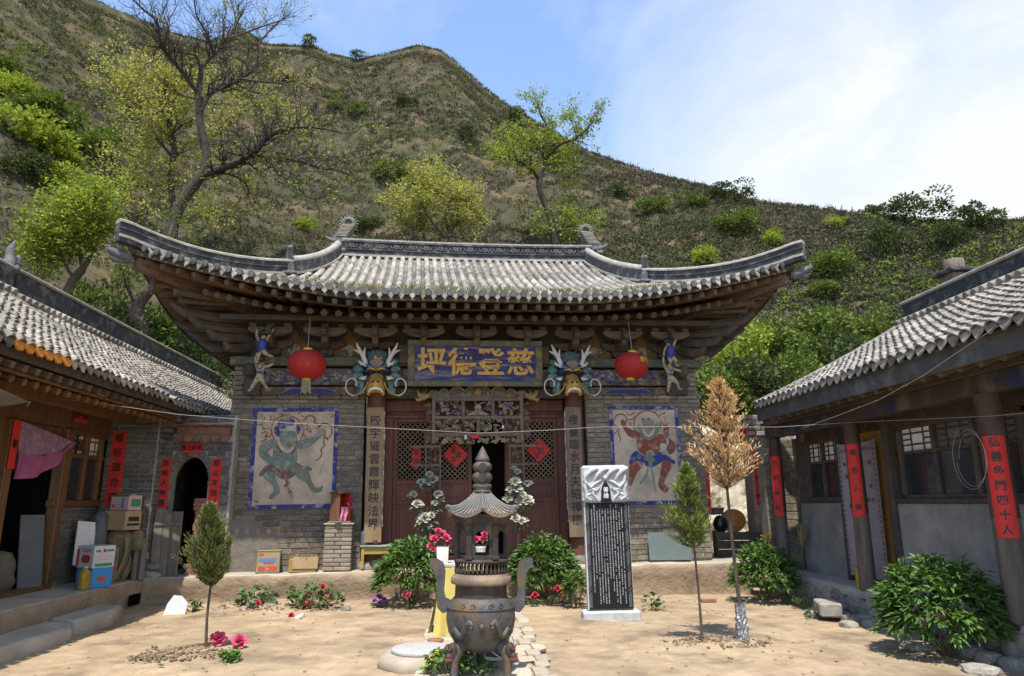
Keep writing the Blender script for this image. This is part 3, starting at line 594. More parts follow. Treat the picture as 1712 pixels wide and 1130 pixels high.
# ---- bracket sets
def boat(mb, w, h, y0, y1, z0, x=0):       # curved-bottom arm along x
    n = 8; top = [(x + w/2, z0 + h), (x - w/2, z0 + h)]; bot = []
    for i in range(n + 1):
        t = -1 + 2 * i / n; bot.append((x + t * w/2, z0 + h * .62 * abs(t) ** 2.6))
    mb.xz(bot + top, y0, y1)
def bracket(parent, x, proto=[]):
    if not proto:
        d = []
        m = MB(); m.bbox((-.11, -.12, 0), (.11, .1, .11), .02); d.append(('bearing_block', m.mesh('bearing_block', M_DARKW)))
        m = MB(); boat(m, .62, .15, -.08, .0, .10); d.append(('cross_arm', m.mesh('cross_arm', M_WOOD)))
        m = MB(); m.yz([(-.5, .17), (-.46, .13), (-.34, .10), (.02, .10), (.02, .245), (-.5, .245)][::-1], -.05, .05); m.yz([(-.62, .33), (-.66, .24), (-.5, .248), (.02, .248), (.02, .40), (-.55, .40)][::-1], -.045, .045); d.append(('projecting_arm', m.mesh('projecting_arm', M_WOOD)))
        m = MB(); boat(m, .72, .15, -.44, -.36, .25); d.append(('cross_arm', m.mesh('outer_arm', M_WOOD)))
        for dx in (-.28, 0, .28):
            m = MB(); m.bbox((dx - .06, -.46, .402), (dx + .06, -.34, .47), .012); d.append(('small_block', m.mesh('small_block', M_DARKW)))
        proto.append(d)
    b0 = MB(); b0.bbox((x - .08, -.16, 3.53), (x + .08, .0, 3.56), .008); root = b0.build('bracket_set', M_DARKW, temple)
    for nm, me in proto[0]:
        o = bpy.data.objects.new(nm, me); link(o, root); o.location = (x, 0, 3.56)
for x in BRX + [-3.35, 3.62]: bracket(temple, x)
for s, cx in ((-1, -3.75), (1, 3.95)):         # corner bracket: diagonal curled arms
    b = MB()
    for k in range(4):
        w = .16 - .02 * k; z = 3.62 + k * .15; d = .35 + .22 * k; pts = [(cx, .05, z + .1), (cx + s * d * .5, -d * .5, z + .02), (cx + s * d * .85, -d * .85, z + .01), (cx + s * d, -d, z + .11)]
        b.tube(pts, [.09, .085, .075, .045], 6, True, False)
    b.build('corner_bracket', M_DARKW, temple)
    b = MB()
    for k in range(3): b.tube([(cx + s * .2, -.02, 3.7 + k * .17), (cx + s * (.6 + .2 * k), -.1, 3.66 + k * .17), (cx + s * (.8 + .22 * k), -.1, 3.78 + k * .17)], [.085, .08, .05], 6, True, False)
    b.build('side_bracket', M_DARKW, temple)

# ---- roof geometry
def r_u(s): return .70 * max(0., (s - 1.5) / 3.85) ** 1.7
def r_ye(s): return -1.58 - .22 * max(0., (s - 2.5) / 2.9) ** 2
def r_z(x, y):
    s = abs(x - XC); t = (y + 1.58) / 3.78
    return 4.26 + 1.92 * (.72 * t + .28 * t * t * (1 if t > 0 else 0)) + r_u(s) * max(0., 1 - (y - r_ye(s)) / 2.6) ** 1.2
GX, HX, CX = 2.60, 3.28, 5.28         # half widths: gable ridge top, hip foot, corner
def r_top(s):        # where a tile column ends
    if s <= GX: return 2.17
    if s <= HX: return 2.17 + (s - GX) / (HX - GX) * (.1 - 2.17)
    return .1 - (s - HX) / (CX - HX) * 1.92
def r_pt(x, y, h=0.0):
    e = .03; n = Vector((-(r_z(x+e, y) - r_z(x-e, y)) / (2*e), -(r_z(x, y+e) - r_z(x, y-e)) / (2*e), 1)).normalized()
    return Vector((x, y, r_z(x, y))) + n * h, n
roof = MB(); roof.grid(lambda u, v: (lambda s, x: Vector((x, (1 - v) * (r_ye(s) + .04) + v * r_top(s), 0)) + Vector((0, 0, r_z(x, (1 - v) * (r_ye(s) + .04) + v * r_top(s)) - .03)))(abs(2*u - 1) * (CX - .02), XC + (2*u - 1) * (CX - .02)), 120, 16)
roof_o = roof.build('roof', M_TILE2, temple)
# underside boarding
b = MB(); b.grid(lambda u, v: (lambda s, x: Vector((x, (1 - v) * (r_ye(s) + .05) + v * min(.3, r_top(s)), r_z(x, (1 - v) * (r_ye(s) + .05) + v * min(.3, r_top(s))) - .10)))(abs(1 - 2*u) * (CX - .06), XC + (1 - 2*u) * (CX - .06)), 80, 6); b.build('eave_boarding', M_WOOD, roof_o)
# side and rear slopes
for s in (-1, 1):
    def side(u, v, s=s):
        y = -1.8 + u * 8.2; d = min(y + 1.8, 6.4 - y); up = .66 * max(0., 1 - d / 3.0) ** 1.7
        xe = CX - .02 - .12 * max(0, d / 3.2 if d < 3.2 else 1); xi = max(HX - .55, HX + (CX - HX) * max(0, 1 - (d / 1.9))) if d < 1.9 else GX + .1
        x = xe + (xi - xe) * v
        k = max(0., min(1, d / 1.9)); return Vector((XC + s * x, y, 4.20 + up * (1 - v * k) + .85 * v * k + .05 * v))
    b = MB(); b.grid(side, 40, 6); b.build('side_slope', M_TILE2, roof_o)
    b = MB(); b.grid(lambda u, v: side(1 - u, v) - Vector((0, 0, .09)), 40, 6); b.build('eave_boarding', M_WOOD, roof_o)
    b = MB(); gx = XC + s * (GX + .12); b.yz([(.1, 4.9), (2.2, 6.2), (4.4, 4.9)] if s > 0 else [(4.4, 4.9), (2.2, 6.2), (.1, 4.9)], gx - .05, gx + .05); b.build('gable', M_BRICK, roof_o)
b = MB(); b.grid(lambda u, v: Vector((XC + (1 - 2*u) * (5.3 - 2.7 * v), 2.2 + 4.1 * (1 - v), 4.3 + 1.85 * (v * .72 + .28 * v * v) + r_u(abs(1-2*u) * 5.3) * (1 - v))), 50, 8); b.build('rear_slope', M_TILE2, roof_o)

# barrel tiles
def barrel_tile():
    m = MB(); n = 6; L_ = .225
    for (r0, r1, y0, y1) in ((.058, .051, -L_/2 - .006, L_/2 + .012),):
        vs = []
        for (r, y) in ((r0 - .013, y0), (r0, y0), (r1, y1)):
            for i in range(n + 1):
                t = math.pi * i / n; vs.append((r * math.cos(t), y, r * math.sin(t) - .004))
        k = n + 1; m.add(vs, [(j*k + i, j*k + i + 1, (j+1)*k + i + 1, (j+1)*k + i) for j in range(2) for i in range(n)], True)
    return m.mesh('barrel_tile', M_TILE)
BARREL = barrel_tile(); SP = .168; N_COL = int((CX - .12) / SP); tile_mats = []; cols = []
for i in range(-N_COL, N_COL + 1):
    x = XC + i * SP; s = abs(x - XC); ye, yt = r_ye(s), r_top(s)
    if yt - ye < .1: continue
    cols.append(x); y = ye + .10; k = 0
    while y < yt:
        p, n = r_pt(x, y, 0.0); e = .05; ty = Vector((0, 2*e, r_z(x, y+e) - r_z(x, y-e))).normalized(); tx = ty.cross(n).normalized(); n2 = tx.cross(ty)
        M = Matrix(((tx.x, ty.x, n2.x, p.x + random.uniform(-.006, .006)), (tx.y, ty.y, n2.y, p.y), (tx.z, ty.z, n2.z, p.z + random.uniform(-.004, .004)), (0, 0, 0, 1)))
        tile_mats.append((k, M)); y += .205 * ty.y; k += 1
tile_mats.sort(key=lambda a: a[0]); pieces('barrel_tile', BARREL, [m for _, m in tile_mats], roof_o, 300, 'barrel_tiles')
# pan tile lips between the columns
lip = MB()
for i in range(len(cols) - 1):
    x = (cols[i] + cols[i+1]) / 2; s = abs(x - XC); y = r_ye(s) + .02
    while y < r_top(s) - .05:
        p, n = r_pt(x, y, -.012); q, _ = r_pt(x, y + .1, -.026)
        lip.add([p + Vector((-.05, 0, .012)), p, p + Vector((.05, 0, .012)), q + Vector((.05, 0, .012)), q, q + Vector((-.05, 0, .012)), p + Vector((0, 0, -.02))], [(0, 1, 4, 5), (1, 2, 3, 4), (0, 6, 1), (1, 6, 2)]); y += .1
o = lip.build('pan_tiles', M_TILE, roof_o); o['kind'] = 'stuff'
# round end tiles and drip tiles
m = MB(); m.lathe([(.001, 0), (.028, -.006), (.034, .002), (.046, .002), (.054, -.006), (.054, .03)], n=12, M=Matrix.Rotation(R(-90), 3, 'X') @ Matrix.Diagonal((1, 1, -1))); CAP = m.mesh('end_tile', M_GLAZE)
m = MB(); pts = [(-.085, .02), (-.06, -.005), (-.04, -.05), (-.022, -.06), (0, -.10), (.022, -.06), (.04, -.05), (.06, -.005), (.085, .02), (.05, .005), (0, -.004), (-.05, .005)]; m.xz(pts, -.012, .012); DRIP = m.mesh('drip_tile', M_TILE)
for i, x in enumerate(cols):
    s = abs(x - XC); yaw = math.copysign(min(.75, max(0, s - 3.0) * .33), x - XC)
    o = bpy.data.objects.new('end_tile', CAP); link(o, roof_o); o.location = (x, r_ye(s) - .02, r_z(x, r_ye(s)) + .012); o.rotation_euler = (R(random.uniform(4, 14)), 0, yaw)
    if i + 1 < len(cols):
        xm = (x + cols[i+1]) / 2; s = abs(xm - XC); o = bpy.data.objects.new('drip_tile', DRIP); link(o, roof_o); o.location = (xm, r_ye(s) - .012, r_z(xm, r_ye(s)) - .012); o.rotation_euler = (R(random.uniform(-12, 2)), R(random.uniform(-5, 5)), yaw)
        o.rotation_euler.y += -math.copysign(1, xm - XC) * math.atan(.40 * max(0, (s - 2.5) / 2.9))
# side-eave end tiles near the corners (seen edge-on)
# eave fascia and rafters
b = MB(); b.grid(lambda u, v: (lambda x: Vector((x, r_ye(abs(x - XC)) + .05, r_z(x, r_ye(abs(x - XC))) - .025 - .085 * v)))(XC + (2*u - 1) * (CX - .1)), 80, 1); b.grid(lambda u, v: (lambda x: Vector((x, r_ye(abs(x - XC)) + .05 + .06 * v, r_z(x, r_ye(abs(x - XC))) - .11)))(XC + (2*u - 1) * (CX - .1)), 80, 1); b.build('eave_board', M_DARKW, roof_o)
b = MB(); b.grid(lambda u, v: (lambda x: Vector((x, r_ye(abs(x - XC)) + .42, r_z(x, r_ye(abs(x - XC))) - .135 - .03 * v - .45 * 0)))(XC + (2*u - 1) * (CX - .25)), 80, 1); b.build('rafter_strip', M_WOOD, roof_o)
def beam4(mb, a, c, w, h):       # square timber from a to c
    a, c = Vector(a), Vector(c); d = (c - a).normalized(); sx = d.cross(Vector((0, 0, 1))).normalized() * w / 2; sz = sx.cross(d).normalized() * h / 2
    vs = [p + i * sx + j * sz for p in (a, c) for i, j in ((-1, -1), (1, -1), (1, 1), (-1, 1))]
    mb.add(vs, [(0, 1, 2, 3)[::-1], (4, 5, 6, 7), (0, 1, 5, 4), (1, 2, 6, 5), (2, 3, 7, 6), (3, 0, 4, 7)])
gg = random.Random(9); x = -CX + .2
while x < CX - .15:
    X = XC + x; s = abs(x); sg = 1 if x > 0 else -1; u = r_u(s); ye = r_ye(s); zz = r_z(X, ye)
    xi = X if s < 3.2 else XC + sg * (3.2 + (s - 3.2) * .33)
    b = MB(); beam4(b, (X + gg.uniform(-.015, .015), ye + .13, zz - .165), (xi + (X - xi) * .2, -.25, 4.40 + .25 * u), .075, .085); b.build('flying_rafter', M_WOODR if s > 3.4 else M_WOOD, roof_o)
    if s < CX - .5:
        X2 = X if s < 3.2 else xi + (X - xi) * .72; b = MB(); b.tube([(X2 + gg.uniform(-.015, .015), -.95 - .12 * max(0, s - 3.2), 4.045 + u * .62), (xi, .1, 4.42 + u * .2)], [.055, .06], 9); b.build('round_rafter', M_WOOD, roof_o)
    x += .232
for sg in (-1, 1):            # side eaves: rafters run sideways
    y = -1.35
    while y < 5.8:
        d = y + 1.8; up = .66 * max(0., 1 - d / 3.0) ** 1.7; yi = y if d > 2.0 else -.1 + (d - .45) * .25
        b = MB(); beam4(b, (XC + sg * (CX - .2), y, 4.07 + up), (XC + sg * 3.7, yi + (y - yi) * .2, 4.42 + .2 * up), .08, .09); b.build('flying_rafter', M_WOODR, roof_o)
        b = MB(); b.tube([(XC + sg * 4.75, y + .1, 4.0 + up * .6), (XC + sg * 3.7, yi, 4.36 + .15 * up)], .055, 8); b.build('round_rafter', M_WOOD, roof_o)
        y += .27
    b = MB(); y0 = -1.6
    b.grid(lambda u, v: (lambda y: Vector((XC + sg * (CX - .06), y, 4.20 + .66 * max(0., 1 - (y + 1.8) / 3.0) ** 1.7 - .12 * v)))(-1.7 + u * 7.8), 40, 1); b.build('eave_board', M_DARKW, roof_o)
    # hip beam under the corner with its carved beast head
    b = MB(); beam4(b, (XC + sg * 3.7, .05, 4.3), (XC + sg * 5.22, -1.62, 4.63), .14, .17); b.build('hip_beam', M_WOODR, roof_o)
    b = MB(); tip = Vector((XC + sg * 5.27, -1.68, 4.66)); dr = Vector((sg * .74, -.66, .12)).normalized()
    b.tube([tip, tip + dr * .08, tip + dr * .16, tip + dr * .26 + Vector((0, 0, .04)), tip + dr * .33 + Vector((0, 0, .05))], [.07, .095, .085, .06, .035], 8)
    b.tube([tip + dr * .12 + Vector((0, 0, -.06)), tip + dr * .22 + Vector((0, 0, -.075)), tip + dr * .29 + Vector((0, 0, -.05))], [.05, .045, .02], 6); b.ball(tip + dr * .16 + Vector((0, 0, .09)), .04); b.ball(tip + dr * .3 + Vector((0, 0, .09)), .028); b.build('beast_head', M_GLAZE, roof_o)
    b = MB(); b.tube([tip + Vector((-sg * .25, .25, -.1)), tip + Vector((-sg * .25, .25, -.28))], .012, 5); b.lathe([(.02, 0), (.035, -.02), (.05, -.13), (.055, -.15)], tip + Vector((-sg * .25, .25, -.27)), 8); b.build('wind_bell', M_DARKW, roof_o)
# eave purlin
tbox('eave_purlin', (-4.15, -.60, 4.05), (4.35, -.49, 4.14), M_DARKW); tbox('eave_purlin', (-3.9, -.1, 4.2), (4.1, .05, 4.34), M_DARKW)

# ---- ridges
def sweep(mb, path, section, smooth=False):      # section: (lateral, height) points, ccw; path in local coords, lateral is horizontal
    k = len(section); vs = []; n = len(path)
    for i, p in enumerate(path):
        d = Vector(path[min(i+1, n-1)]) - Vector(path[max(i-1, 0)]); lat = Vector((d.y, -d.x, 0)).normalized()
        for a, h in section: vs.append(Vector(p) + lat * a + Vector((0, 0, h)))
    mb.add(vs, [(i*k + j, i*k + (j+1) % k, (i+1)*k + (j+1) % k, (i+1)*k + j) for i in range(n-1) for j in range(k)], smooth)
    mb.add(vs[:k], [tuple(range(k))[::-1]]); mb.add(vs[-k:], [tuple(range(k))])
def sag(x): return -.035 * (1 - ((x - .2) / 2.7) ** 2)
rp = [(x, 2.2, 6.12 + sag(x)) for x in np.linspace(-2.52, 2.9, 24)]
main_ridge = MB(); sweep(main_ridge, rp, [(-.11, -.05), (.11, -.05), (.11, .34), (-.11, .34)]); ridge_o = main_ridge.build('main_ridge', M_RIDGE, temple)
for (z0, z1, w, m) in ((.03, .075, .15, M_RIDGETOP), (.175, .20, .135, M_RIDGE), (.345, .385, .145, M_RIDGE), (.385, .43, .12, M_RIDGETOP)):
    b = MB(); sweep(b, rp, [(-w, z0), (w, z0), (w, z1), (w * .5, z1 + .012), (-w * .5, z1 + .012), (-w, z1)]); b.build('ridge_moulding', m, ridge_o)
for i in range(17):
    x = -2.32 + i * .315; z = 6.12 + sag(x) + .27; b = MB()
    for k in range(6):
        t = k * math.pi / 3 + .3; b.ball((x + .048 * math.cos(t), 2.08, z + .038 * math.sin(t)), (.03, .018, .024), 6, 4)
    b.ball((x, 2.07, z), .02, 6, 4)
    for sx in (-1, 1): b.tube([(x + sx * .08, 2.085, z - .04), (x + sx * .12, 2.08, z + .01), (x + sx * .135, 2.085, z + .05)], [.012, .016, .006], 5)
    b.build('ridge_flower', M_GLAZE, ridge_o)
for sg in (-1, 1):
    def X_(s): return XC + sg * s
    # gable ridge: from the main ridge down to the hip foot, flaring
    path = []
    for i in range(15):
        t = i / 14; s = GX + .1 + (HX - GX - .1) * (t ** 1.6); y = 2.15 + (.1 - 2.15) * t; path.append((X_(s), y, r_z(X_(s), y)))
    if sg > 0: path = path
    b = MB(); hs = [.36 - .06 * (i / 14) + (.06 if i < 2 else 0) for i in range(15)]
    sweep(b, path, [(-.08, -.05), (.08, -.05), (.08, .27), (-.08, .27)]); gr = b.build('gable_ridge', M_RIDGE, temple)
    b = MB(); sweep(b, [(p[0], p[1], p[2]) for p in path], [(-.11, .03), (.11, .03), (.11, .075), (-.11, .075)]); b.build('ridge_moulding', M_RIDGETOP, gr)
    b = MB(); b.tube([(p[0], p[1], p[2] + .30) for p in path], .075, 8); b.build('ridge_cap', M_RIDGETOP, gr)
    # foot ornament: little standing beast
    fx, fy = X_(HX), .06; fz = r_z(fx, fy); b = MB()
    b.bbox((fx - .14, fy - .16, fz), (fx + .14, fy + .1, fz + .06), .02); b.tube([(fx, fy, fz + .05), (fx, fy - .02, fz + .2), (fx + sg * .03, fy, fz + .34), (fx, fy - .05, fz + .47), (fx - sg * .02, fy - .09, fz + .53)], [.085, .075, .06, .065, .03], 8)
    b.tube([(fx, fy + .05, fz + .42), (fx, fy + .07, fz + .62)], [.035, .012], 6); b.tube([(fx, fy - .08, fz + .06), (fx, fy - .1, fz + .2)], [.035, .03], 6); b.ball((fx, fy - .1, fz + .5), (.05, .06, .045)); b.build('ridge_beast', M_GLAZE, gr)
    # hip ridge sweeping up to the corner tip
    hp = []
    for i in range(19):
        t = i / 18; s = HX + (CX + .12 - HX) * t; y = .1 - 2.0 * t; hp.append((X_(s), y, r_z(X_(min(s, CX)), max(y, r_ye(min(s, CX)))) + .14 * max(0, t - .55) ** 1.5))
    b = MB(); sweep(b, hp, [(-.075, -.04), (.075, -.04), (.075, .25), (-.075, .25)]); hr = b.build('hip_ridge', M_RIDGE, temple)
    b = MB(); sweep(b, hp, [(-.10, .02), (.10, .02), (.10, .06), (-.10, .06)]); b.build('ridge_moulding', M_RIDGETOP, hr)
    b = MB(); sweep(b, hp, [(-.095, .15), (.095, .15), (.095, .175), (-.095, .175)]); b.build('ridge_moulding', M_RIDGE, hr)
    b = MB(); sweep(b, hp, [(-.10, .25), (.10, .25), (.10, .28), (.05, .31), (-.05, .31), (-.10, .28)]); b.build('ridge_cap', M_RIDGETOP, hr)
    # owl-fin end ornament of the main ridge
    ox = .2 + sg * 2.78; b = MB(); oz = 6.12
    body = [(-.20, 0), (.17, 0), (.2, .12), (.17, .3), (.14, .42), (.2, .52), (.27, .64), (.30, .78), (.22, .70), (.12, .66), (.02, .60), (-.12, .50), (-.19, .40), (-.17, .2)]
    body = [(ox - sg * a * 1.0, oz + z) for a, z in body]
    if sg < 0: pass
    poly = body if sum(body[i-1][0]*body[i][1] - body[i][0]*body[i-1][1] for i in range(len(body))) > 0 else body[::-1]
    b.xz(poly, 2.09, 2.31); orn = b.build('ridge_ornament', M_GLAZE, temple)
    rc = Vector((ox - sg * .17, 2.2, oz + .80)); b = MB(); rr = .105
    ring = [(rc.x + rr * math.cos(t), 2.2, rc.z + rr * math.sin(t)) for t in [2*math.pi*i/20 for i in range(21)]]; b.tube(ring, .05, 7, False); b.build('curled_tail', M_GLAZE, orn)
    b = MB()
    for i in range(18):
        t = 2*math.pi*i/18; d = Vector((math.cos(t), 0, math.sin(t))); b.tube([rc + d * .14, rc + d * .21], [.014, .003], 4)
    b.build('tail_spikes', M_RIDGETOP, orn)
    b = MB(); b.tube([(ox + sg * .1, 2.13, oz + .36), (ox + sg * .22, 2.1, oz + .40), (ox + sg * .3, 2.1, oz + .46)], [.055, .045, .015], 7); b.ball((ox + sg * .12, 2.08, oz + .25), (.06, .04, .05)); b.ball((ox, 2.07, oz + .33), (.045, .03, .045)); b.ball((ox - sg * .06, 2.07, oz + .14), (.09, .04, .06)); b.build('beast_face', M_GLAZE, orn)
    for k in range(9):
        b2 = MB(); a = .02 + k * .022; b2.tube([(ox - sg * (a * .6 - .08), 2.082, oz + .48 + k * .03), (ox - sg * (a + .12), 2.08, oz + .47 + k * .034)], .012, 4); b2.build('scale_row', M_RIDGETOP, orn)

# ---- columns, door wall
for x in (-1.60, 1.90):
    b = MB(); b.lathe([(.17, 0), (.172, .2), (.168, 1.5), (.16, 2.83), (.15, 3.37)], (x, .08, 0), 16); b.build('column', M_RED, temple)
    b = MB(); b.lathe([(.24, -.02), (.26, .05), (.22, .12)], (x, .08, 0), 16); b.build('column_base', M_STONE, temple)
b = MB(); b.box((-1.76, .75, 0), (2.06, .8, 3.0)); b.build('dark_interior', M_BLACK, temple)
tbox('door_lintel', (-1.45, .28, 2.62), (1.75, .42, 2.83), M_RED); tbox('door_lintel', (-1.45, .27, 2.50), (1.75, .43, 2.56), M_RED)
tbox('door_frieze', (-1.45, .33, 2.55), (1.75, .38, 2.63), M_RED)
tbox('door_jamb', (-1.45, .25, 0), (-1.31, .45, 2.505), M_RED); tbox('door_jamb', (1.62, .25, 0), (1.76, .45, 2.505), M_RED); tbox('threshold', (-1.31, .25, 0), (1.62, .45, .16), M_RED)
M_LATT = mat('worn_lattice', (.20, .135, .075), (.12, .075, .045), scale=10, rough=.85, objvar=.12)
def door_leaf(x0, x1, y=.34):
    fr = MB(); st = .075
    for a, c in ((x0, x0 + st), (x1 - st, x1)): fr.bbox((a, y - .03, .17), (c, y + .03, 2.50), .008)
    for z0, z1 in ((.17, .27), (1.02, 1.09), (1.35, 1.43), (2.43, 2.50)): fr.bbox((x0 + st, y - .028, z0), (x1 - st, y + .028, z1), .008)
    leaf = fr.build('door_leaf', M_RED, temple)
    for z0, z1 in ((.27, 1.02), (1.09, 1.35)):
        p = MB(); p.box((x0 + st, y - .008, z0), (x1 - st, y + .01, z1)); p.bbox((x0 + st + .05, y - .018, z0 + .04), (x1 - st - .05, y, z1 - .04), .012); p.build('door_panel', M_RED, leaf)
    la = MB(); ax0, ax1, az0, az1 = x0 + st, x1 - st, 1.43, 2.43; sp = .088; w = .011
    for sgn in (1, -1):
        c = -(az1 - az0) - (ax1 - ax0)
        while c < (az1 - az0) + (ax1 - ax0):
            pts = []
            for t in (0, 1):
                pass
            # line x = ax0 + tt, z = az0 + sgn*tt + c  clipped to the panel
            lo_, hi_ = 0.0, ax1 - ax0
            if sgn > 0: lo_, hi_ = max(lo_, -c), min(hi_, (az1 - az0) - c)
            else: lo_, hi_ = max(lo_, c - (az1 - az0)), min(hi_, c)
            if hi_ - lo_ > .02:
                z_ = lambda tt: az0 + (sgn * tt + c)
                beam4(la, (ax0 + lo_, y - .004 * sgn, z_(lo_)), (ax0 + hi_, y - .004 * sgn, z_(hi_)), .018, .018)
            c += sp * 1.0
    la.build('lattice', M_LATT, leaf)
    return leaf
door_leaf(-1.31, -.62); door_leaf(-.61, .07); door_leaf(.93, 1.62)
tbox('door_jamb', (.66, .28, .16), (.93, .42, 2.505), M_RED)
# ================================================================ things mounted on the hall
def skin_mesh(name, J, E, m, sub=1):
    """J: {key: (pos, radius)}; E: key pairs; first key is the root -> one continuous mesh"""
    keys = list(J); me = bpy.data.meshes.new(name); me.from_pydata([J[k][0] for k in keys], [(keys.index(a), keys.index(c)) for a, c in E], [])
    o = bpy.data.objects.new(name, me); COL.objects.link(o); md = o.modifiers.new('skin', 'SKIN'); sv = me.skin_vertices[0].data
    for i, k in enumerate(keys): r = J[k][1]; sv[i].radius = (r, r) if not hasattr(r, '__len__') else r; sv[i].use_root = (i == 0)
    md.use_smooth_shade = True
    if sub: s2 = o.modifiers.new('sub', 'SUBSURF'); s2.levels = sub; s2.render_levels = sub
    dg = bpy.context.evaluated_depsgraph_get(); out = bpy.data.meshes.new_from_object(o.evaluated_get(dg)); bpy.data.objects.remove(o); bpy.data.meshes.remove(me)
    out.name = name; out.materials.clear(); out.materials.append(m); out.polygons.foreach_set('use_smooth', [True] * len(out.polygons)); return out
def put(name, me, parent, loc=(0, 0, 0)): o = bpy.data.objects.new(name, me); link(o, parent); o.location = loc; return o

# name board
nb = t_empty('name_board', .1, -.30, 2.98, 'blue wooden name board with four gilt characters and green frame above the door', 'name board')
nbx = Matrix.Translation((0, 0, 0)) @ Matrix.Rotation(R(6), 4, 'X')
M_NBB = mat('board_blue', (.012, .016, .15), (.025, .026, .09), scale=3, rough=.7, stretch=(.5, 3, 4), c3=(.19, .15, .13), s3=4, bump=.3); M_NBF = mat('board_frame_green', (.075, .085, .055), (.11, .09, .055), scale=7, rough=.8, bump=.3, c3=(.22, .15, .04), s3=8)
b = MB(); b.box((-1.1, -.02, .03), (1.1, .02, .77), nbx); b.build('panel', M_NBB, nb)
for lo, hi in (((-1.17, -.05, .70), (1.17, .03, .80)), ((-1.17, -.05, 0), (1.17, .03, .10)), ((-1.17, -.048, .10), (-1.05, .028, .70)), ((1.05, -.048, .10), (1.17, .028, .70))):
    b = MB(); b.bbox(lo, hi, .015, nbx); b.build('frame', M_NBF, nb)
for ch, x in zip('坪德登慈', (-.76, -.24, .26, .78)): lettering(ch, .50, M_GOLD, nb, nbx @ Matrix.Translation((x, -.03, .39)) @ FRONT, .012, .012)
# hangers beside the board
for x in (-1.13, 1.33): tbox('strut_board', (x - .09, -.2, 3.40), (x + .09, -.02, 3.72), M_WOOD)

# couplet boards on the columns
M_PLK = mat('pale_plank', (.30, .20, .105), (.22, .14, .07), scale=4, rough=.8, bump=.25, stretch=(4, 4, .4)); M_PLK2 = mat('worn_plank', (.22, .15, .095), (.15, .098, .062), scale=4, rough=.85, bump=.35, stretch=(4, 4, .4))
for x, txt, m, lab in ((-1.60, '殿宇聳雲霞輝映法界', M_PLK, 'pale wooden couplet board with black characters on column beside the blue demon mural'), (1.83, '樓臺臨水月夫昭禪機', M_PLK2, 'weathered wooden couplet board with black characters on column beside the stone stele')):
    e = t_empty('couplet_board', x, -.13, .42, lab, 'couplet board', 'couplet boards on the door columns')
    b = MB(); b.bbox((-.14, -.02, 0), (.14, .02, 2.22), .006); b.build('plank', m, e)
    b = MB(); sx = .145 if x < 0 else -.145
    b.grid(lambda u, v: Vector((sx + (u - .5) * .035 * (1 + .8 * fbm((0, v * 9, x), 3)), -.012, .25 + v * 1.9)), 2, 40); b.build('flaked_paper_edge', mat('flaked_paper', (.36, .32, .27), (.17, .13, .1), scale=12, lo=.45, hi=.55), e)
    for i, ch in enumerate(txt): lettering(ch, .185, M_INK, e, Matrix.Translation((0, -.0215, 1.98 - i * .213)) @ FRONT, .002, .001)

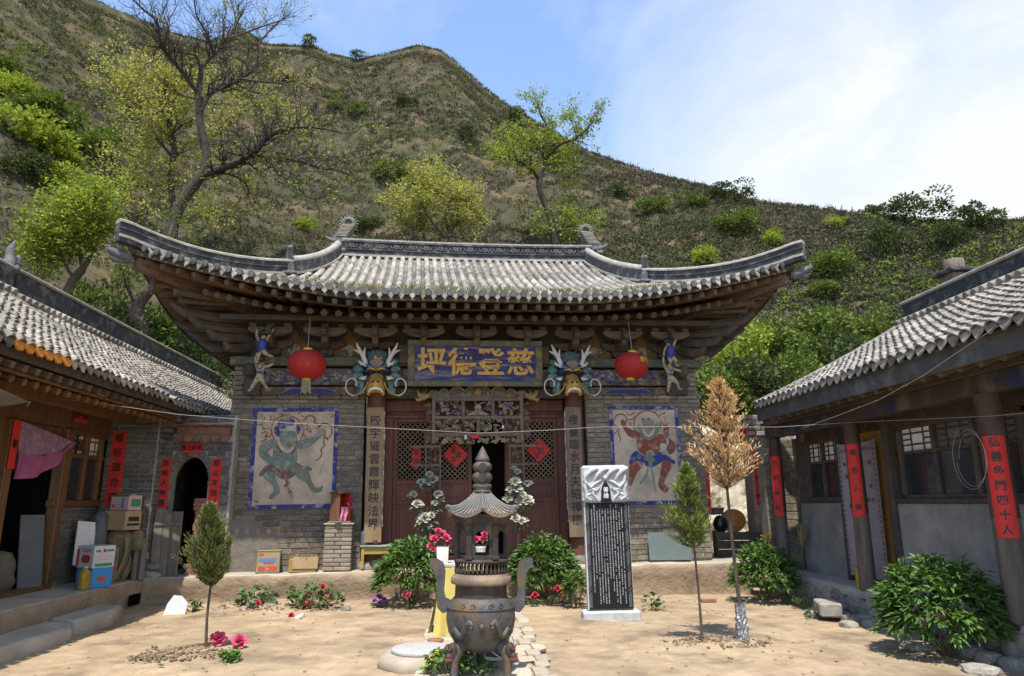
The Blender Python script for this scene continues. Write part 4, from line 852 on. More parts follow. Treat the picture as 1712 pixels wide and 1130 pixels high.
# dragon heads
M_DTEAL = mat('teal_glaze', (.06, .14, .135), (.22, .29, .26), scale=9, rough=.7, bump=.5, lo=.4, hi=.7, c3=(.06, .06, .05), s3=14); M_DBLUE = mat('deep_blue_glaze', (.018, .03, .22), (.03, .05, .13), scale=8, rough=.5); M_DCAP = mat('slate_cap', (.05, .065, .06), (.1, .12, .11), scale=7, rough=.7); M_BONE = mat('white_antler', (.62, .56, .48), (.5, .44, .37), scale=8, rough=.6)
def dragon(x, moon, lab):
    e = t_empty('dragon_head', x, -.22, 2.86, lab, 'dragon head', 'dragon heads over the door columns'); F_ = Matrix.Rotation(R(90), 3, 'X')
    for s in (-1, 1):
        b = MB()
        for k in range(6):
            t = k / 5; c = Vector((s * (.19 + .13 * math.sin(.5 + t * 2.4)), -.02 + .05 * t, .06 + .62 * t)); b.ball(c, (.078 + .025 * math.sin(t * 3), .06, .07), 10, 6, Matrix.Rotation(s * (.5 - t), 4, 'Y'))
        b.tube([(s * .2, -.05, .0), (s * .25, -.06, .1), (s * .22, -.07, .2)], [.02, .06, .03], 6)
        b.build('mane', M_DTEAL, e)
        b = MB()
        for k in range(4): a = .4 + k * .5; b.tube([(s * .2, -.12, .24), (s * (.2 + .1 * math.cos(a)), -.14, .22 + .1 * math.sin(a) * .7)], [.03, .006], 5)
        b.build('ear', M_BONE, e)
        b = MB(); b.tube([(s * .17, -.1, .46), (s * .20, -.12, .56), (s * .25, -.13, .66), (s * .31, -.14, .77), (s * .345, -.14, .86)], [.045, .042, .035, .028, .01], 7)
        b.tube([(s * .25, -.13, .66), (s * .31, -.12, .71), (s * .39, -.12, .745)], [.03, .026, .008], 6); b.tube([(s * .21, -.12, .6), (s * .215, -.14, .7), (s * .2, -.14, .78)], [.028, .022, .008], 6); b.tube([(s * .19, -.12, .48), (s * .26, -.13, .5), (s * .3, -.13, .55)], [.03, .026, .01], 6); b.build('antler', M_BONE, e)
        b = MB(); pts = [(s * .13, -.2, .17), (s * .17, -.2, .07), (s * .25, -.19, -.02), (s * .36, -.18, -.05)]; c = Vector((s * .385, -.17, .13))
        for k in range(13):
            a = -math.pi / 2 + k * .42; r = .18 - .0095 * k; pts.append((c.x + s * r * math.cos(a) * .8, c.y, c.z + r * math.sin(a)))
        b.tube(pts[:4], [.016, .015, .013, .012], 6); b.build('whisker', M_GOLD, e)
        b = MB(); b.tube(pts[3:], .012, 6); b.build('whisker', M_BONE, e)
        b = MB(); b.ball((s * .085, -.225, .345), (.038, .03, .032)); b.build('eye', M_INK, e)
        b = MB(); b.tube([(s * .03, -.25, .375), (s * .09, -.265, .40), (s * .15, -.22, .385)], [.018, .024, .012], 6); b.build('brow', M_GOLD, e)
    J = {'r': ((0, -.05, .3), (.15, .12)), 'a': ((0, -.14, .26), (.13, .1)), 'b': ((0, -.22, .18), (.11, .085)), 'c': ((0, -.27, .10), (.12, .075)), 'n1': ((.045, -.33, .16), .045), 'n2': ((-.045, -.33, .16), .045), 'j1': ((.11, -.22, .02), .05), 'j2': ((-.11, -.22, .02), .05), 'k1': ((.125, -.18, -.06), .03), 'k2': ((-.125, -.18, -.06), .03)}
    put('face', skin_mesh('face', J, [('r','a'),('a','b'),('b','c'),('c','n1'),('c','n2'),('c','j1'),('c','j2'),('j1','k1'),('j2','k2')], M_GOLD), e)
    b = MB()
    for s in (-1, 1): b.ball((s * .04, -.355, .155), (.024, .02, .018), 8, 5)
    b.build('nostril', M_INK, e)
    b = MB(); b.tube([(-.12, -.265, -.01), (-.08, -.31, .035), (0, -.33, .05), (.08, -.31, .035), (.12, -.265, -.01)], [.01, .022, .024, .022, .01], 7); b.build('teeth', M_WHITE, e)
    b = MB(); b.ball((0, -.05, .46), (.20, .16, .13), 14, 8); 
    for k in range(9): a = math.pi * (k + .5) / 9; b.ball((-.18 * math.cos(a), -.05 - .16 * math.sin(a), .385 + .0 * k), (.03, .025, .035), 6, 4)
    b.build('crown', M_DBLUE, e)
    b = MB(); b.tube([(-.17, -.16, .48), (-.1, -.2, .42), (0, -.225, .385), (.1, -.2, .42), (.17, -.16, .48)], [.02, .035, .03, .035, .02], 7); b.build('crown_band', M_DTEAL, e)
    b = MB(); b.xz([(0, .37), (.12, .51), (.06, .56), (-.06, .56), (-.12, .51)], -.235, -.2); b.ball((0, -.235, .39), .025, 8, 5); b.build('crown_jewel', mat('bronze_jewel', (.2, .12, .06), (.12, .08, .05), scale=10, rough=.5), e)
    b = MB(); b.ball((0, -.02, .6), (.19, .13, .15), 14, 8)
    for k in range(5): b.ball((-.14 + .07 * k, -.02, .68 + .03 * math.sin(k * math.pi / 4)), (.055, .09, .06), 8, 5)
    b.build('cap', M_DCAP, e)
    if moon:
        b = MB(); n = 12; b.xz([(.02 + .07 * math.cos(a), .62 + .07 * math.sin(a)) for a in [math.pi + .2 + i * (math.pi + .2) / n for i in range(n + 1)]] + [(.035 + .055 * math.cos(a), .645 + .055 * math.sin(a)) for a in [2 * math.pi + .25 - i * (math.pi + .2) / n for i in range(n + 1)]], -.165, -.14); b.build('crescent', mat('yellow_paint', (.55, .4, .04)), e)
    b = MB()
    for k in range(5): a = k * .26 - .52; b.tube([(.075 * a * 2 + .02 * math.cos(t), -.185 + .02 * abs(a), .555 + .02 * math.sin(t)) for t in [i * .8 for i in range(9)]], .006, 4)
    b.build('scroll_band', M_DBLUE, e)
    return e
dragon(-1.59, True, 'gilt dragon head with white antlers and yellow crescent above left door column')
dragon(1.79, False, 'gilt dragon head with white antlers and scroll brow above right door column')

# lanterns
def lantern(x, z, rx, rz, tilt, tassel, lab):
    e = t_empty('lantern', x, -.8, z, lab, 'lantern', 'red lanterns under the eave'); Tm = Matrix.Rotation(R(tilt), 3, 'Y'); b = MB(); n = 48; prof = []
    for i in range(17):
        a = -math.pi / 2 + math.pi * i / 16; prof.append((max(.02, rx * abs(math.cos(a)) ** .72), rz * math.sin(a)))
    vs = []
    for r, zz in prof:
        for j in range(n): t = 2*math.pi*j/n; rr = r * (1 + (.012 if j % 4 else -.008)); vs.append(Tm @ Vector((rr * math.cos(t), rr * math.sin(t), zz)))
    b.add(vs, [(i*n + j, i*n + (j+1) % n, (i+1)*n + (j+1) % n, (i+1)*n + j) for i in range(16) for j in range(n)], True)
    b.build('shade', mat('lantern_cloth', (.40, .018, .012), (.33, .015, .011), scale=5, rough=.75, trans=.12), e)
    my = mat('yellow_plastic', (.62, .42, .02), rough=.4)
    b = MB(); b.lathe([(.075, rz - .02), (.075, rz + .035), (.06, rz + .04)], (0, 0, 0), 16, True, Tm); b.build('top_ring', my, e)
    b = MB(); b.lathe([(.06, -rz - .03), (.072, -rz - .02), (.072, -rz + .02)], (0, 0, 0), 16, True, Tm); b.build('bottom_ring', my, e)
    b = MB(); b.tube([Tm @ Vector((0, 0, rz + .03)), (0.02 if tilt else 0, .1, 4.08 - z)], .006, 4); b.build('hanging_cord', mat('cord', (.3, .3, .32)), e)
    if tassel:
        for k in range(22):
            t = 2 * math.pi * k / 22; b = MB(); q = .062; b.tube([(q * math.cos(t), q * math.sin(t), -rz - .02), (q * 1.12 * math.cos(t), q * 1.12 * math.sin(t), -rz - .14), (q * 1.2 * math.cos(t + .1), q * 1.2 * math.sin(t), -rz - .225 + .02 * math.sin(k * 5))], [.008, .007, .005], 4); b.build('tassel_strand', mat('straw_fringe', (.42, .36, .2), (.3, .25, .13), scale=9, objvar=.2), e)
    else:
        for ch, a in (('春', 25), ('福', 47)): 
            M = Matrix.Rotation(R(a), 4, 'Z') @ Matrix.Translation((0, -rx * .985, .06)) @ Matrix.Rotation(R(-8), 4, 'X') @ FRONT; lettering(ch, .11, M_GOLD, e, M, .003, .002)
lantern(-2.67, 3.25, .305, .235, 0, True, 'round red lantern with pale tassel hanging at left of the hall')
lantern(2.74, 3.265, .285, .225, 7, False, 'round red lantern without tassel hanging tilted at right of the hall')

# carved boys climbing the corner posts
M_SKIN = mat('painted_cream', (.42, .34, .2), (.30, .22, .12), scale=10, rough=.7, bump=.3, c3=(.12, .09, .06), s3=16); M_HAIR = mat('black_paint', (.02, .018, .016), rough=.5)
def boy(x, z, pose, cloth, lab, s=1):
    e = t_empty('carved_boy', x, -.52, z, lab, 'carved figure', 'carved boys on the corner posts')
    J, ED = pose
    put('body', skin_mesh('body', {k: ((p[0] * s, p[1], p[2]), r) for k, (p, r) in J.items()}, ED, M_SKIN, 1), e)
    h = J['head'][0]; b = MB(); b.ball((h[0] * s, h[1] + .012, h[2] + .022), (.062, .058, .052), 10, 6); b.ball((h[0] * s, h[1] + .01, h[2] + .075), (.02, .02, .02), 6, 4); b.build('hair', M_HAIR, e)
    b = MB()
    for dx in (-.02, .02): b.ball((h[0] * s + dx, h[1] - .055, h[2] + .002), (.008, .006, .006), 6, 4)
    b.tube([(h[0] * s - .015, h[1] - .056, h[2] - .028), (h[0] * s + .015, h[1] - .056, h[2] - .028)], .004, 4); b.build('face_paint', M_HAIR, e)
    c = J['chest'][0]; r = J['pel'][0]; b = MB()
    if cloth: b.tube([(c[0] * s, c[1], c[2] + .05), (c[0] * s, c[1] - .005, c[2]), ((c[0] + r[0]) / 2 * s, c[1], (c[2] + r[2]) / 2), (r[0] * s, r[1], r[2] - .03)], [.06, .082, .085, .078], 10)
    else: b.tube([(c[0] * s - .05, c[1] - .055, c[2] + .03), (c[0] * s, c[1] - .075, c[2] - .03), (c[0] * s + .05, c[1] - .055, c[2] + .03)], .01, 5); b.ball((r[0] * s, r[1] - .05, r[2] + .05), (.05, .03, .025), 8, 5)
    b.build('vest' if cloth else 'apron', M_DBLUE, e)
    b = MB(); b.tube([(c[0]*s, c[1] + .03, c[2]), (c[0]*s, .42, c[2])], .02, 5); b.build('peg', M_DARKW, e)
ED = [('pel','chest'),('chest','neck'),('neck','head'),('chest','ls'),('ls','le'),('le','lh'),('chest','rs'),('rs','re'),('re','rh'),('pel','lk'),('lk','lf'),('lf','lt'),('pel','rk'),('rk','rf'),('rf','rt')]
def pose(le, lh, re, rh, lk, lf, rk, rf, chest=(0, -.02, .30), pel=(0, 0, .18), head=(.01, -.03, .435)):
    J = {'pel': (pel, .06), 'chest': (chest, .062), 'neck': (((chest[0]+head[0])/2, -.02, chest[2] + .075), .026), 'head': (head, .055), 'ls': ((chest[0] - .065, -.01, chest[2] + .045), .03), 'le': (le, .025), 'lh': (lh, .02), 'rs': ((chest[0] + .065, -.01, chest[2] + .045), .03), 're': (re, .025), 'rh': (rh, .02), 'lk': (lk, .036), 'lf': (lf, .024), 'lt': ((lf[0] - .02, lf[1] - .05, lf[2] - .01), .02), 'rk': (rk, .036), 'rf': (rf, .024), 'rt': ((rf[0] + .03, rf[1] - .05, rf[2] - .01), .02)}
    return J, ED
up = pose((-.105, -.02, .41), (-.10, -.02, .53), (.105, -.02, .43), (.165, -.02, .54), (-.045, -.07, .09), (-.05, -.03, -.03), (.07, -.07, .1), (.16, -.03, .06))
low = pose((-.09, -.02, .45), (-.06, -.02, .57), (.13, -.05, .33), (.21, -.05, .38), (-.07, -.05, .07), (-.14, -.02, -.06), (.06, -.05, .07), (.14, -.02, -.05))
boy(-3.44, 3.37, up, True, 'upper carved boy in blue vest with both arms raised on left corner post')
boy(-3.45, 2.93, low, False, 'lower carved boy standing astride on left corner post'); 
up2 = pose((-.11, -.02, .26), (-.13, -.02, .15), (.1, -.02, .42), (.13, -.02, .54), (-.02, -.06, .08), (-.04, -.03, -.01), (.08, -.06, .1), (.09, -.03, .0), head=(-.05, -.03, .42))
low2 = pose((-.11, -.02, .42), (-.10, -.02, .55), (.12, -.04, .31), (.2, -.04, .28), (-.04, -.05, .07), (-.06, -.02, -.07), (.1, -.06, .09), (.15, -.02, -.03), head=(.0, -.03, .43))
boy(3.55, 3.32, up2, True, 'upper carved boy in blue vest reaching down on right corner post')
boy(3.52, 2.93, low2, False, 'lower carved boy with one bent leg on right corner post')

# carved screen over the doorway
M_CARV = mat('carved_brown', (.17, .125, .08), (.10, .072, .046), scale=10, rough=.8, bump=.4, objvar=.1); M_CARVG = mat('carved_pale', (.30, .25, .17), (.2, .15, .09), scale=14, rough=.8); M_CARVB = mat('carved_lilac', (.13, .12, .2), (.2, .18, .22), scale=12, rough=.8); M_CARVO = mat('carved_gilt', (.3, .2, .06), (.18, .12, .05), scale=14, rough=.6)
cs = t_empty('carved_screen', .155, -.07, .02, 'carved and pierced wooden screen with scalloped crest hung over the doorway', 'carved screen')
def sbox(name, lo, hi, m=M_CARV): b = MB(); b.bbox(lo, hi, .008); return b.build(name, m, cs)
for z0, z1 in ((2.74, 2.80), (2.42, 2.48), (2.12, 2.19)): sbox('rail', (-.80, -.03, z0), (.80, .03, z1))
for x in (-.80, .74): sbox('stile', (x, -.032, 2.0), (x + .06, .032, 2.86))
for x in (-.29, .23): sbox('mullion', (x, -.025, 2.48), (x + .06, .025, 2.74))
sbox('mullion', (-.03, -.025, 2.19), (.03, .025, 2.42))
def carve(x0, x1, z0, z1, n, mats, seed, y=0.0, name='carving'):
    g = random.Random(seed); bs = [(MB(), m) for m in mats]; w, h = x1 - x0, z1 - z0
    for k in range(n):
        mb = g.choice(bs)[0]; cx, cz = g.uniform(x0 + .02, x1 - .02), g.uniform(z0 + .015, z1 - .015); r = g.uniform(.02, .045); a = g.uniform(0, 6.28); t = g.random()
        cl = lambda p: (min(x1, max(x0, p[0])), p[1], min(z1, max(z0, p[2])))
        if t < .6: mb.tube([cl((cx + r * (1 - .12 * i) * math.cos(a + i * .8), y - .01 + .004 * i, cz + r * (1 - .12 * i) * math.sin(a + i * .8))) for i in range(7)], [.011, .012, .011, .010, .009, .008, .006], 5)
        elif t < .85:
            for i in range(5): q = a + i * 1.256; mb.ball(cl((cx + .02 * math.cos(q), y - .012, cz + .02 * math.sin(q))), (.016, .01, .013), 6, 4)
        else: mb.tube([cl((cx - r * 1.5, y, cz - r * .5)), cl((cx, y - .015, cz + r * .5)), cl((cx + r * 1.5, y, cz))], [.006, .016, .004], 5)
    for mb, m in bs:
        if mb.v: o = mb.build(name, m, cs); o['kind'] = 'stuff'
for (a, c) in ((-.74, -.29), (.29, .74)): carve(a, c, 2.48, 2.74, 34, (M_CARV, M_CARVB, M_CARVG), int(a * 100))
b = MB(); b.lathe([(.03, .0), (.05, -.02), (.06, .01)], (0, 0, 2.62), 14, True, Matrix.Rotation(R(90), 3, 'X')); b.build('sun_disc', M_CARVG, cs)
for i in range(9): a = -.62 + i * .155; b = MB(); b.tube([(a * .05, -.01, 2.57), (a * .3, -.02, 2.49)], [.012, .02], 5); b.build('ray', M_CARVG, cs)
carve(-.23, .23, 2.5, 2.74, 18, (M_CARVB, M_CARV), 33); carve(-.74, -.03, 2.19, 2.42, 60, (M_CARV, M_CARVG), 41); carve(.03, .74, 2.19, 2.42, 60, (M_CARV, M_CARVG), 42); carve(-.74, .74, 2.0, 2.11, 70, (M_CARVG,), 43)
carve(-.92, -.81, 2.02, 2.72, 30, (M_CARV,), 44); carve(.81, .92, 2.02, 2.72, 30, (M_CARV,), 45)
# crest: scalloped board
top = []
for (x0, x1, z0, h) in ((-.86, -.68, 2.86, .06), (-.68, -.5, 2.88, .07), (-.5, -.22, 2.90, .09), (-.22, .22, 2.93, .10), (.22, .5, 2.90, .09), (.5, .68, 2.88, .07), (.68, .86, 2.86, .06)):
    for i in range(6): t = i / 5; top.append((x0 + (x1 - x0) * t, z0 + h * math.sin(math.pi * t) ** .6))
b = MB(); b.xz([(-.86, 2.80), (.86, 2.80)] + top[::-1], -.02, .02); b.build('crest', M_CARV, cs)
b = MB(); b.tube([(p[0], -.02, p[1]) for p in top], .012, 5); b.build('crest_edge', M_CARVG, cs)
carve(-.8, .8, 2.81, 2.9, 80, (M_CARVO, M_CARVB, M_CARV), 46, -.025); b = MB(); b.ball((0, -.03, 2.9), (.075, .03, .075), 12, 8); b.build('crest_boss', M_CARVO, cs)
for s in (-1, 1):
    b = MB(); b.tube([(s * .86, -.02, 2.84), (s * .95, -.04, 2.80), (s * 1.02, -.05, 2.84), (s * 1.05, -.05, 2.92)], [.05, .065, .05, .02], 7); b.tube([(s * .97, -.05, 2.78), (s * 1.05, -.06, 2.74), (s * 1.09, -.05, 2.79)], [.04, .035, .012], 6)
    for k in range(4): b.tube([(s * .95, -.04, 2.83), (s * (.9 + .06 * k), -.04, 2.93 - .01 * k)], [.02, .005], 5)
    b.build('dragon_finial', M_CARVO, cs)
    x = s * .72; sbox('side_stile', (x - .03 - .16, -.02, 1.2), (x - .16, .02, 2.0)); sbox('side_stile', (x + .05, -.02, 1.2), (x + .08, .02, 2.0)); carve(x - .16, x + .05, 1.2, 1.98, 40, (M_CARV, M_DARKW), 50 + s)
    sbox('side_rail', (x - .45 if s < 0 else x - .16, -.02, 1.93), (x + .08 if s < 0 else x + .37, .02, 1.975)); sbox('side_rail', (x - .4 if s < 0 else x - .16, -.02, 1.62), (x + .08 if s < 0 else x + .32, .02, 1.655))
# paper strips and red slips stuck on the screen
for (x, z, w, h, m, lab, nm) in ((-.06, 2.12, .15, .055, M_REDPAPER, 'torn red paper strip stuck on the bottom rail of the carved screen', 'paper_strip'), (-.22, 2.11, .035, .06, M_WHITE, 'small white paper slip left of the red strip on the carved screen', 'paper_slip'), (.43, 2.28, .03, .06, M_WHITE, 'small white paper slip on the right carved panel of the screen', 'paper_slip')):
    b = MB(); b.bbox((-w/2, -.003, -h/2), (w/2, .0, h/2), .001); o = b.build(nm, m); o.location = TW(.155 + x, -.07 - .04, z + .02); o.rotation_euler = T_ROT; tag(o, lab, 'paper')
# red papers on the door lattice
def paper(x, y, z, pts, txt, lab, size=.12, rot=0):
    e = t_empty('paper_charm', x, y, z, lab, 'paper charm', 'red paper charms on the doors'); b = MB(); b.grid(lambda u, v: Vector((0, 0, 0)), 1, 1) if False else None
    b.xz(pts, -.004, 0); b.build('sheet', M_REDPAPER, e)
    for i, (ch, dx, dz) in enumerate(txt): lettering(ch, size, M_INK, e, Matrix.Translation((dx, -.0055, dz)) @ FRONT, .002, .0008)
    return e
dia = lambda r: [(0, -r), (r, 0), (0, r), (-r, 0)]
paper(-.90, .295, 1.80, [(-.13, -.08), (0, -.2), (.06, -.1), (.08, .12), (.03, .19), (-.05, .18), (-.08, .1), (-.07, -.06)], (('家', -.01, .09), ('福', -.01, -.06)), 'torn red paper charm on the leftmost door leaf', .11)
paper(-.22, .295, 1.86, dia(.22), (('喜', -.04, .06), ('家', .06, -.02), ('平', -.03, -.1)), 'red diamond paper charm on the door leaf beside the dark opening')
paper(1.27, .295, 1.92, dia(.22), (('康', -.03, .07), ('記', .05, -.02), ('法', -.04, -.1)), 'red diamond paper charm on the rightmost door leaf')
# ================================================================ side houses
def small_tile():
    m = MB(); n = 5; w = .140; vs = []
    for (y, dz) in ((-.078, .022), (.07, .0)):
        for th in (0, -.014):
            for i in range(n + 1):
                t = -1 + 2 * i / n; vs.append((t * w / 2, y, .034 * (1 - t * t) + dz + th))
    k = n + 1; f = [(i, i + 1, 2*k + i + 1, 2*k + i) for i in range(n)] + [(k + i, i, i + 1, k + i + 1)[::-1] for i in range(n)] + [(0, 2*k, 3*k, k), (n, k + n, 3*k + n, 2*k + n)]
    m.add(vs, [q for q in f], False); return m.mesh('roof_tile', M_TILE)
STILE = small_tile()
M_ORTILE = mat('orange_glaze', (.62, .25, .02), (.42, .15, .015), scale=20, rough=.35, bump=.5, bscale=30)
def side_roof(parent, xe, ze, xr, zr, y0, y1, yvis, seed, verge=None, orange=None, ridge_h=.28, dark=False, ridge_y=None):
    """roof slope from the eave line x=xe to the ridge x=xr, running along y; both slopes are built"""
    g = random.Random(seed); sg = 1 if xe > xr else -1; run, rise = abs(xe - xr), zr - ze
    def S(t): return Vector((xe + (xr - xe) * t, 0, ze + rise * (.86 * t + .14 * t * t)))
    o = MB(); o.grid(lambda u, v: S(v) + Vector((0, y0 + (y1 - y0) * (u if sg < 0 else 1 - u), 0)), 8, 8); slope = o.build('roof', M_TILE2, parent, True)
    o = MB(); o.grid(lambda u, v: S(v) + Vector((0, y0 + (y1 - y0) * (1 - u if sg < 0 else u), -.07)), 4, 8); o.build('roof_boarding', M_DARKW, slope)
    o = MB(); o.grid(lambda u, v: Vector((2 * xr - S(v).x, y0 + (y1 - y0) * (1 - u if sg < 0 else u), S(v).z)), 4, 8); o.build('rear_slope', M_TILE2, parent, True)
    w0 = worg(slope); L_ = math.hypot(run, rise); rows = int(L_ / .118); mats = []
    y = y0 + .09
    while y < y1 - .05:
        for r in range(rows):
            t = (r + .35) / rows; p = S(t); d = (S(min(1, t + .02)) - S(max(0, t - .02))).normalized(); nrm = Vector((-d.z * (1 if d.x > 0 else -1), 0, abs(d.x)))
            if nrm.z < 0: nrm = -nrm
            tx = d.cross(nrm); q = p + Vector((g.uniform(-.01, .01), y + g.uniform(-.012, .012), .0)) + nrm * (.012 + g.uniform(0, .008)) - w0
            A = Matrix(((tx.x, d.x, nrm.x, q.x), (tx.y, d.y, nrm.y, q.y), (tx.z, d.z, nrm.z, q.z), (0, 0, 0, 1))) @ Matrix.Rotation(g.uniform(-.05, .05), 4, 'Z') @ Matrix.Rotation(g.uniform(-.04, .02), 4, 'X')
            vis = 0 if y > yvis else 1000
            mats.append((vis + Vector((p.x, y, 0)).length, A))
        y += .168
    mats.sort(key=lambda a: a[0]); pieces('roof_tile', STILE, [m for _, m in mats], slope, 300, 'roof_tiles')
    # eave end tiles: pointed drips
    m = MB(); m.xz([(-.08, .03), (-.055, -.03), (0, -.085), (.055, -.03), (.08, .03), (.04, .045), (-.04, .045)], -.01, .01); dm = m.mesh('drip_tile', M_TILE); m2 = MB(); m2.xz([(-.08, .03), (-.07, -.03), (-.03, -.075), (.03, -.075), (.07, -.03), (.08, .03), (.04, .05), (-.04, .05)], -.012, .012); om = m2.mesh('glazed_drip_tile', M_ORTILE)
    y = y0 + .09; k = 0
    while y < y1 - .05:
        if y > yvis - .5:
            isor = orange and orange[0] < y < orange[1]; q = bpy.data.objects.new('glazed_drip_tile' if isor else 'drip_tile', om if isor else dm); link(q, slope); q.location = Vector((xe + sg * .03, y, ze)) - w0; q.rotation_euler = (R(g.uniform(-10, 6)) - .25, R(g.uniform(-5, 5)), R(90) * sg)
        y += .168
    if verge:        # plain flat tile strip along the gable edge
        n = 18
        for i in range(n):
            t = (i + .5) / n; p = S(t); d = (S(min(1, t + .02)) - S(max(0, t - .02))).normalized(); ang = math.atan2(d.z, -d.x * sg)
            o = MB(); o.bbox((-L_ / n / 2 + .004, -.16, 0), (L_ / n / 2 - .004, .16, .035), .008); q = o.build('verge_tile', M_TILE, slope); q.location = p + Vector((0, verge, .035)) - w0; q.rotation_euler = (0, ang if sg > 0 else -ang, 0)
    # ridge
    ry0, ry1 = ridge_y or (y0, y1)
    b = MB(); b.bbox((xr - .09, ry0, zr - .12), (xr + .09, ry1, zr + ridge_h), .015); rd = b.build('ridge', M_RIDGE, parent, True)
    b = MB(); b.bbox((xr - .13, ry0, zr + ridge_h), (xr + .13, ry1, zr + ridge_h + .05), .015); b.build('ridge_cap', M_RIDGETOP, rd, False) if False else b.build('ridge_cap', M_RIDGETOP, rd, True)
    # row of half-round tiles under the ridge
    y = y0
    hb = MB(); hb.tube([(0, 0, 0), (sg * .12, 0, -.05)], .06, 8); hm = hb.mesh('ridge_foot_tile', M_TILE); ms = []
    while y < y1:
        if y > yvis: ms.append(Matrix.Translation(Vector((xr + sg * .1, y, zr + .02)) - worg(rd)))
        y += .168
    pieces('ridge_foot_tile', hm, ms, rd, 120)
    return slope
def rafters(parent, slope, xe, ze, y0, y1, sp, dx, z, r, m, square=False, sg=1, length=.9, name='rafter', drop=.3):
    y = y0
    while y < y1:
        b = MB()
        if square: beam4(b, (xe - sg * dx, y, z), (xe - sg * (dx + length), y, z + drop), r * 2, r * 2)
        else: b.tube([(xe - sg * dx, y, z), (xe - sg * (dx + length), y, z + drop)], r, 9)
        b.build(name, m, slope, True); y += sp

BRICK2 = BRICK.copy(); BRICK2.materials.clear(); BRICK2.materials.append(M_BRICK2)
# ---------------- left house
lh = empty('side_house', (-6.3, 8.0, .36), (0, 0, 0), 'timber fronted side house with tiled roof and pine windows on the left', 'house')
def part(parent, name, lo, hi, m, bev=.008): b = MB(); b.bbox(lo, hi, bev); return b.build(name, m, parent, True)
sl = side_roof(lh, -4.4, 3.03, -7.0, 4.62, 2.6, 10.72, 6.9, 21, verge=10.6, orange=(6.95, 7.95), ridge_y=(2.6, 10.8), ridge_h=.36)
part(sl, 'fascia', (-4.50, 2.6, 2.90), (-4.45, 11.6, 3.0), M_DARKW)
rafters(lh, sl, -4.4, 3.03, 5.5, 11.7, .215, .10, 2.84, .036, M_WOOD, True, 1, .9, 'flying_rafter', .3)
part(sl, 'rafter_strip', (-4.66, 2.6, 2.79), (-4.60, 11.6, 2.83), M_PINEW)
rafters(lh, sl, -4.4, 3.03, 5.5, 11.7, .215, .22, 2.73, .042, M_PINEW, False, 1, 1.0, 'rafter', .36)
part(lh, 'purlin', (-5.35, 2.6, 2.72), (-5.2, 11.6, 2.85), M_PINEW); part(lh, 'lintel_beam', (-5.72, 2.6, 2.52), (-5.58, 11.6, 2.78), M_PINEW); part(lh, 'upper_wall', (-5.70, 2.6, 2.78), (-5.62, 11.6, 3.3), M_PINEW)
part(lh, 'rear_wall', (-8.6, 2.6, .0), (-8.3, 11.5, 3.1), M_BRICK); part(lh, 'gable_wall', (-8.3, 11.62, .0), (-5.7, 11.9, 3.2), M_BRICK)
# window
win = MB()
for lo, hi in (((-5.70, 10.30, 1.44), (-5.58, 11.56, 1.53)), ((-5.70, 10.30, 2.46), (-5.58, 11.56, 2.54)), ((-5.69, 10.30, 2.13), (-5.59, 11.56, 2.19))): win.bbox(lo, hi, .006)
wo = win.build('window_frame', M_PINEW, lh, True)
for y in (10.56, 11.0, 11.44): part(wo, 'mullion', (-5.70, y - .04, 1.53), (-5.585, y + .04, 2.46), M_PINEW)
for y0, y1 in ((10.60, 10.96), (11.04, 11.40)):
    part(wo, 'pane', (-5.655, y0, 1.53), (-5.645, y1, 2.13), M_GLASS)
    part(wo, 'pane', (-5.66, y0, 2.19), (-5.65, y1, 2.46), M_WHITE if y0 > 11 else M_GLASS)
    for a, c, d, e_ in ((.0, .36, .055, .075), (.0, .36, .195, .215)): part(wo, 'lattice_bar', (-5.65, y0 + a, 2.19 + d), (-5.63, y0 + c, 2.19 + e_), M_PINEW)
    for a in (.09, .25): part(wo, 'lattice_bar', (-5.648, y0 + a, 2.19), (-5.632, y0 + a + .02, 2.46), M_PINEW)
    for k in (0, .2): part(wo, 'paper_pane', (-5.645, y0 + .03 + k, 2.20), (-5.64, y0 + .13 + k, 2.24), M_WHITE); part(wo, 'paper_pane', (-5.645, y0 + .03 + k, 2.41), (-5.64, y0 + .13 + k, 2.455), M_WHITE)
for y in (10.42, 9.15): 
    b = MB(); b.bbox((-5.70, y - .075, .36), (-5.55, y + .075, 2.52), .01); b.build('post', M_PINEW, lh, True)
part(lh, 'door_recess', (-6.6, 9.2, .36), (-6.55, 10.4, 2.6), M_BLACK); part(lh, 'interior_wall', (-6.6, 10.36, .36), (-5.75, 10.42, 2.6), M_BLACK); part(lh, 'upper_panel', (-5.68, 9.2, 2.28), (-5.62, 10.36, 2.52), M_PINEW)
part(lh, 'front_wall', (-5.75, 2.6, .0), (-5.62, 9.08, 2.52), M_PINEW); part(lh, 'door_sill', (-5.75, 9.2, .34), (-5.5, 10.36, .42), M_PINEW)
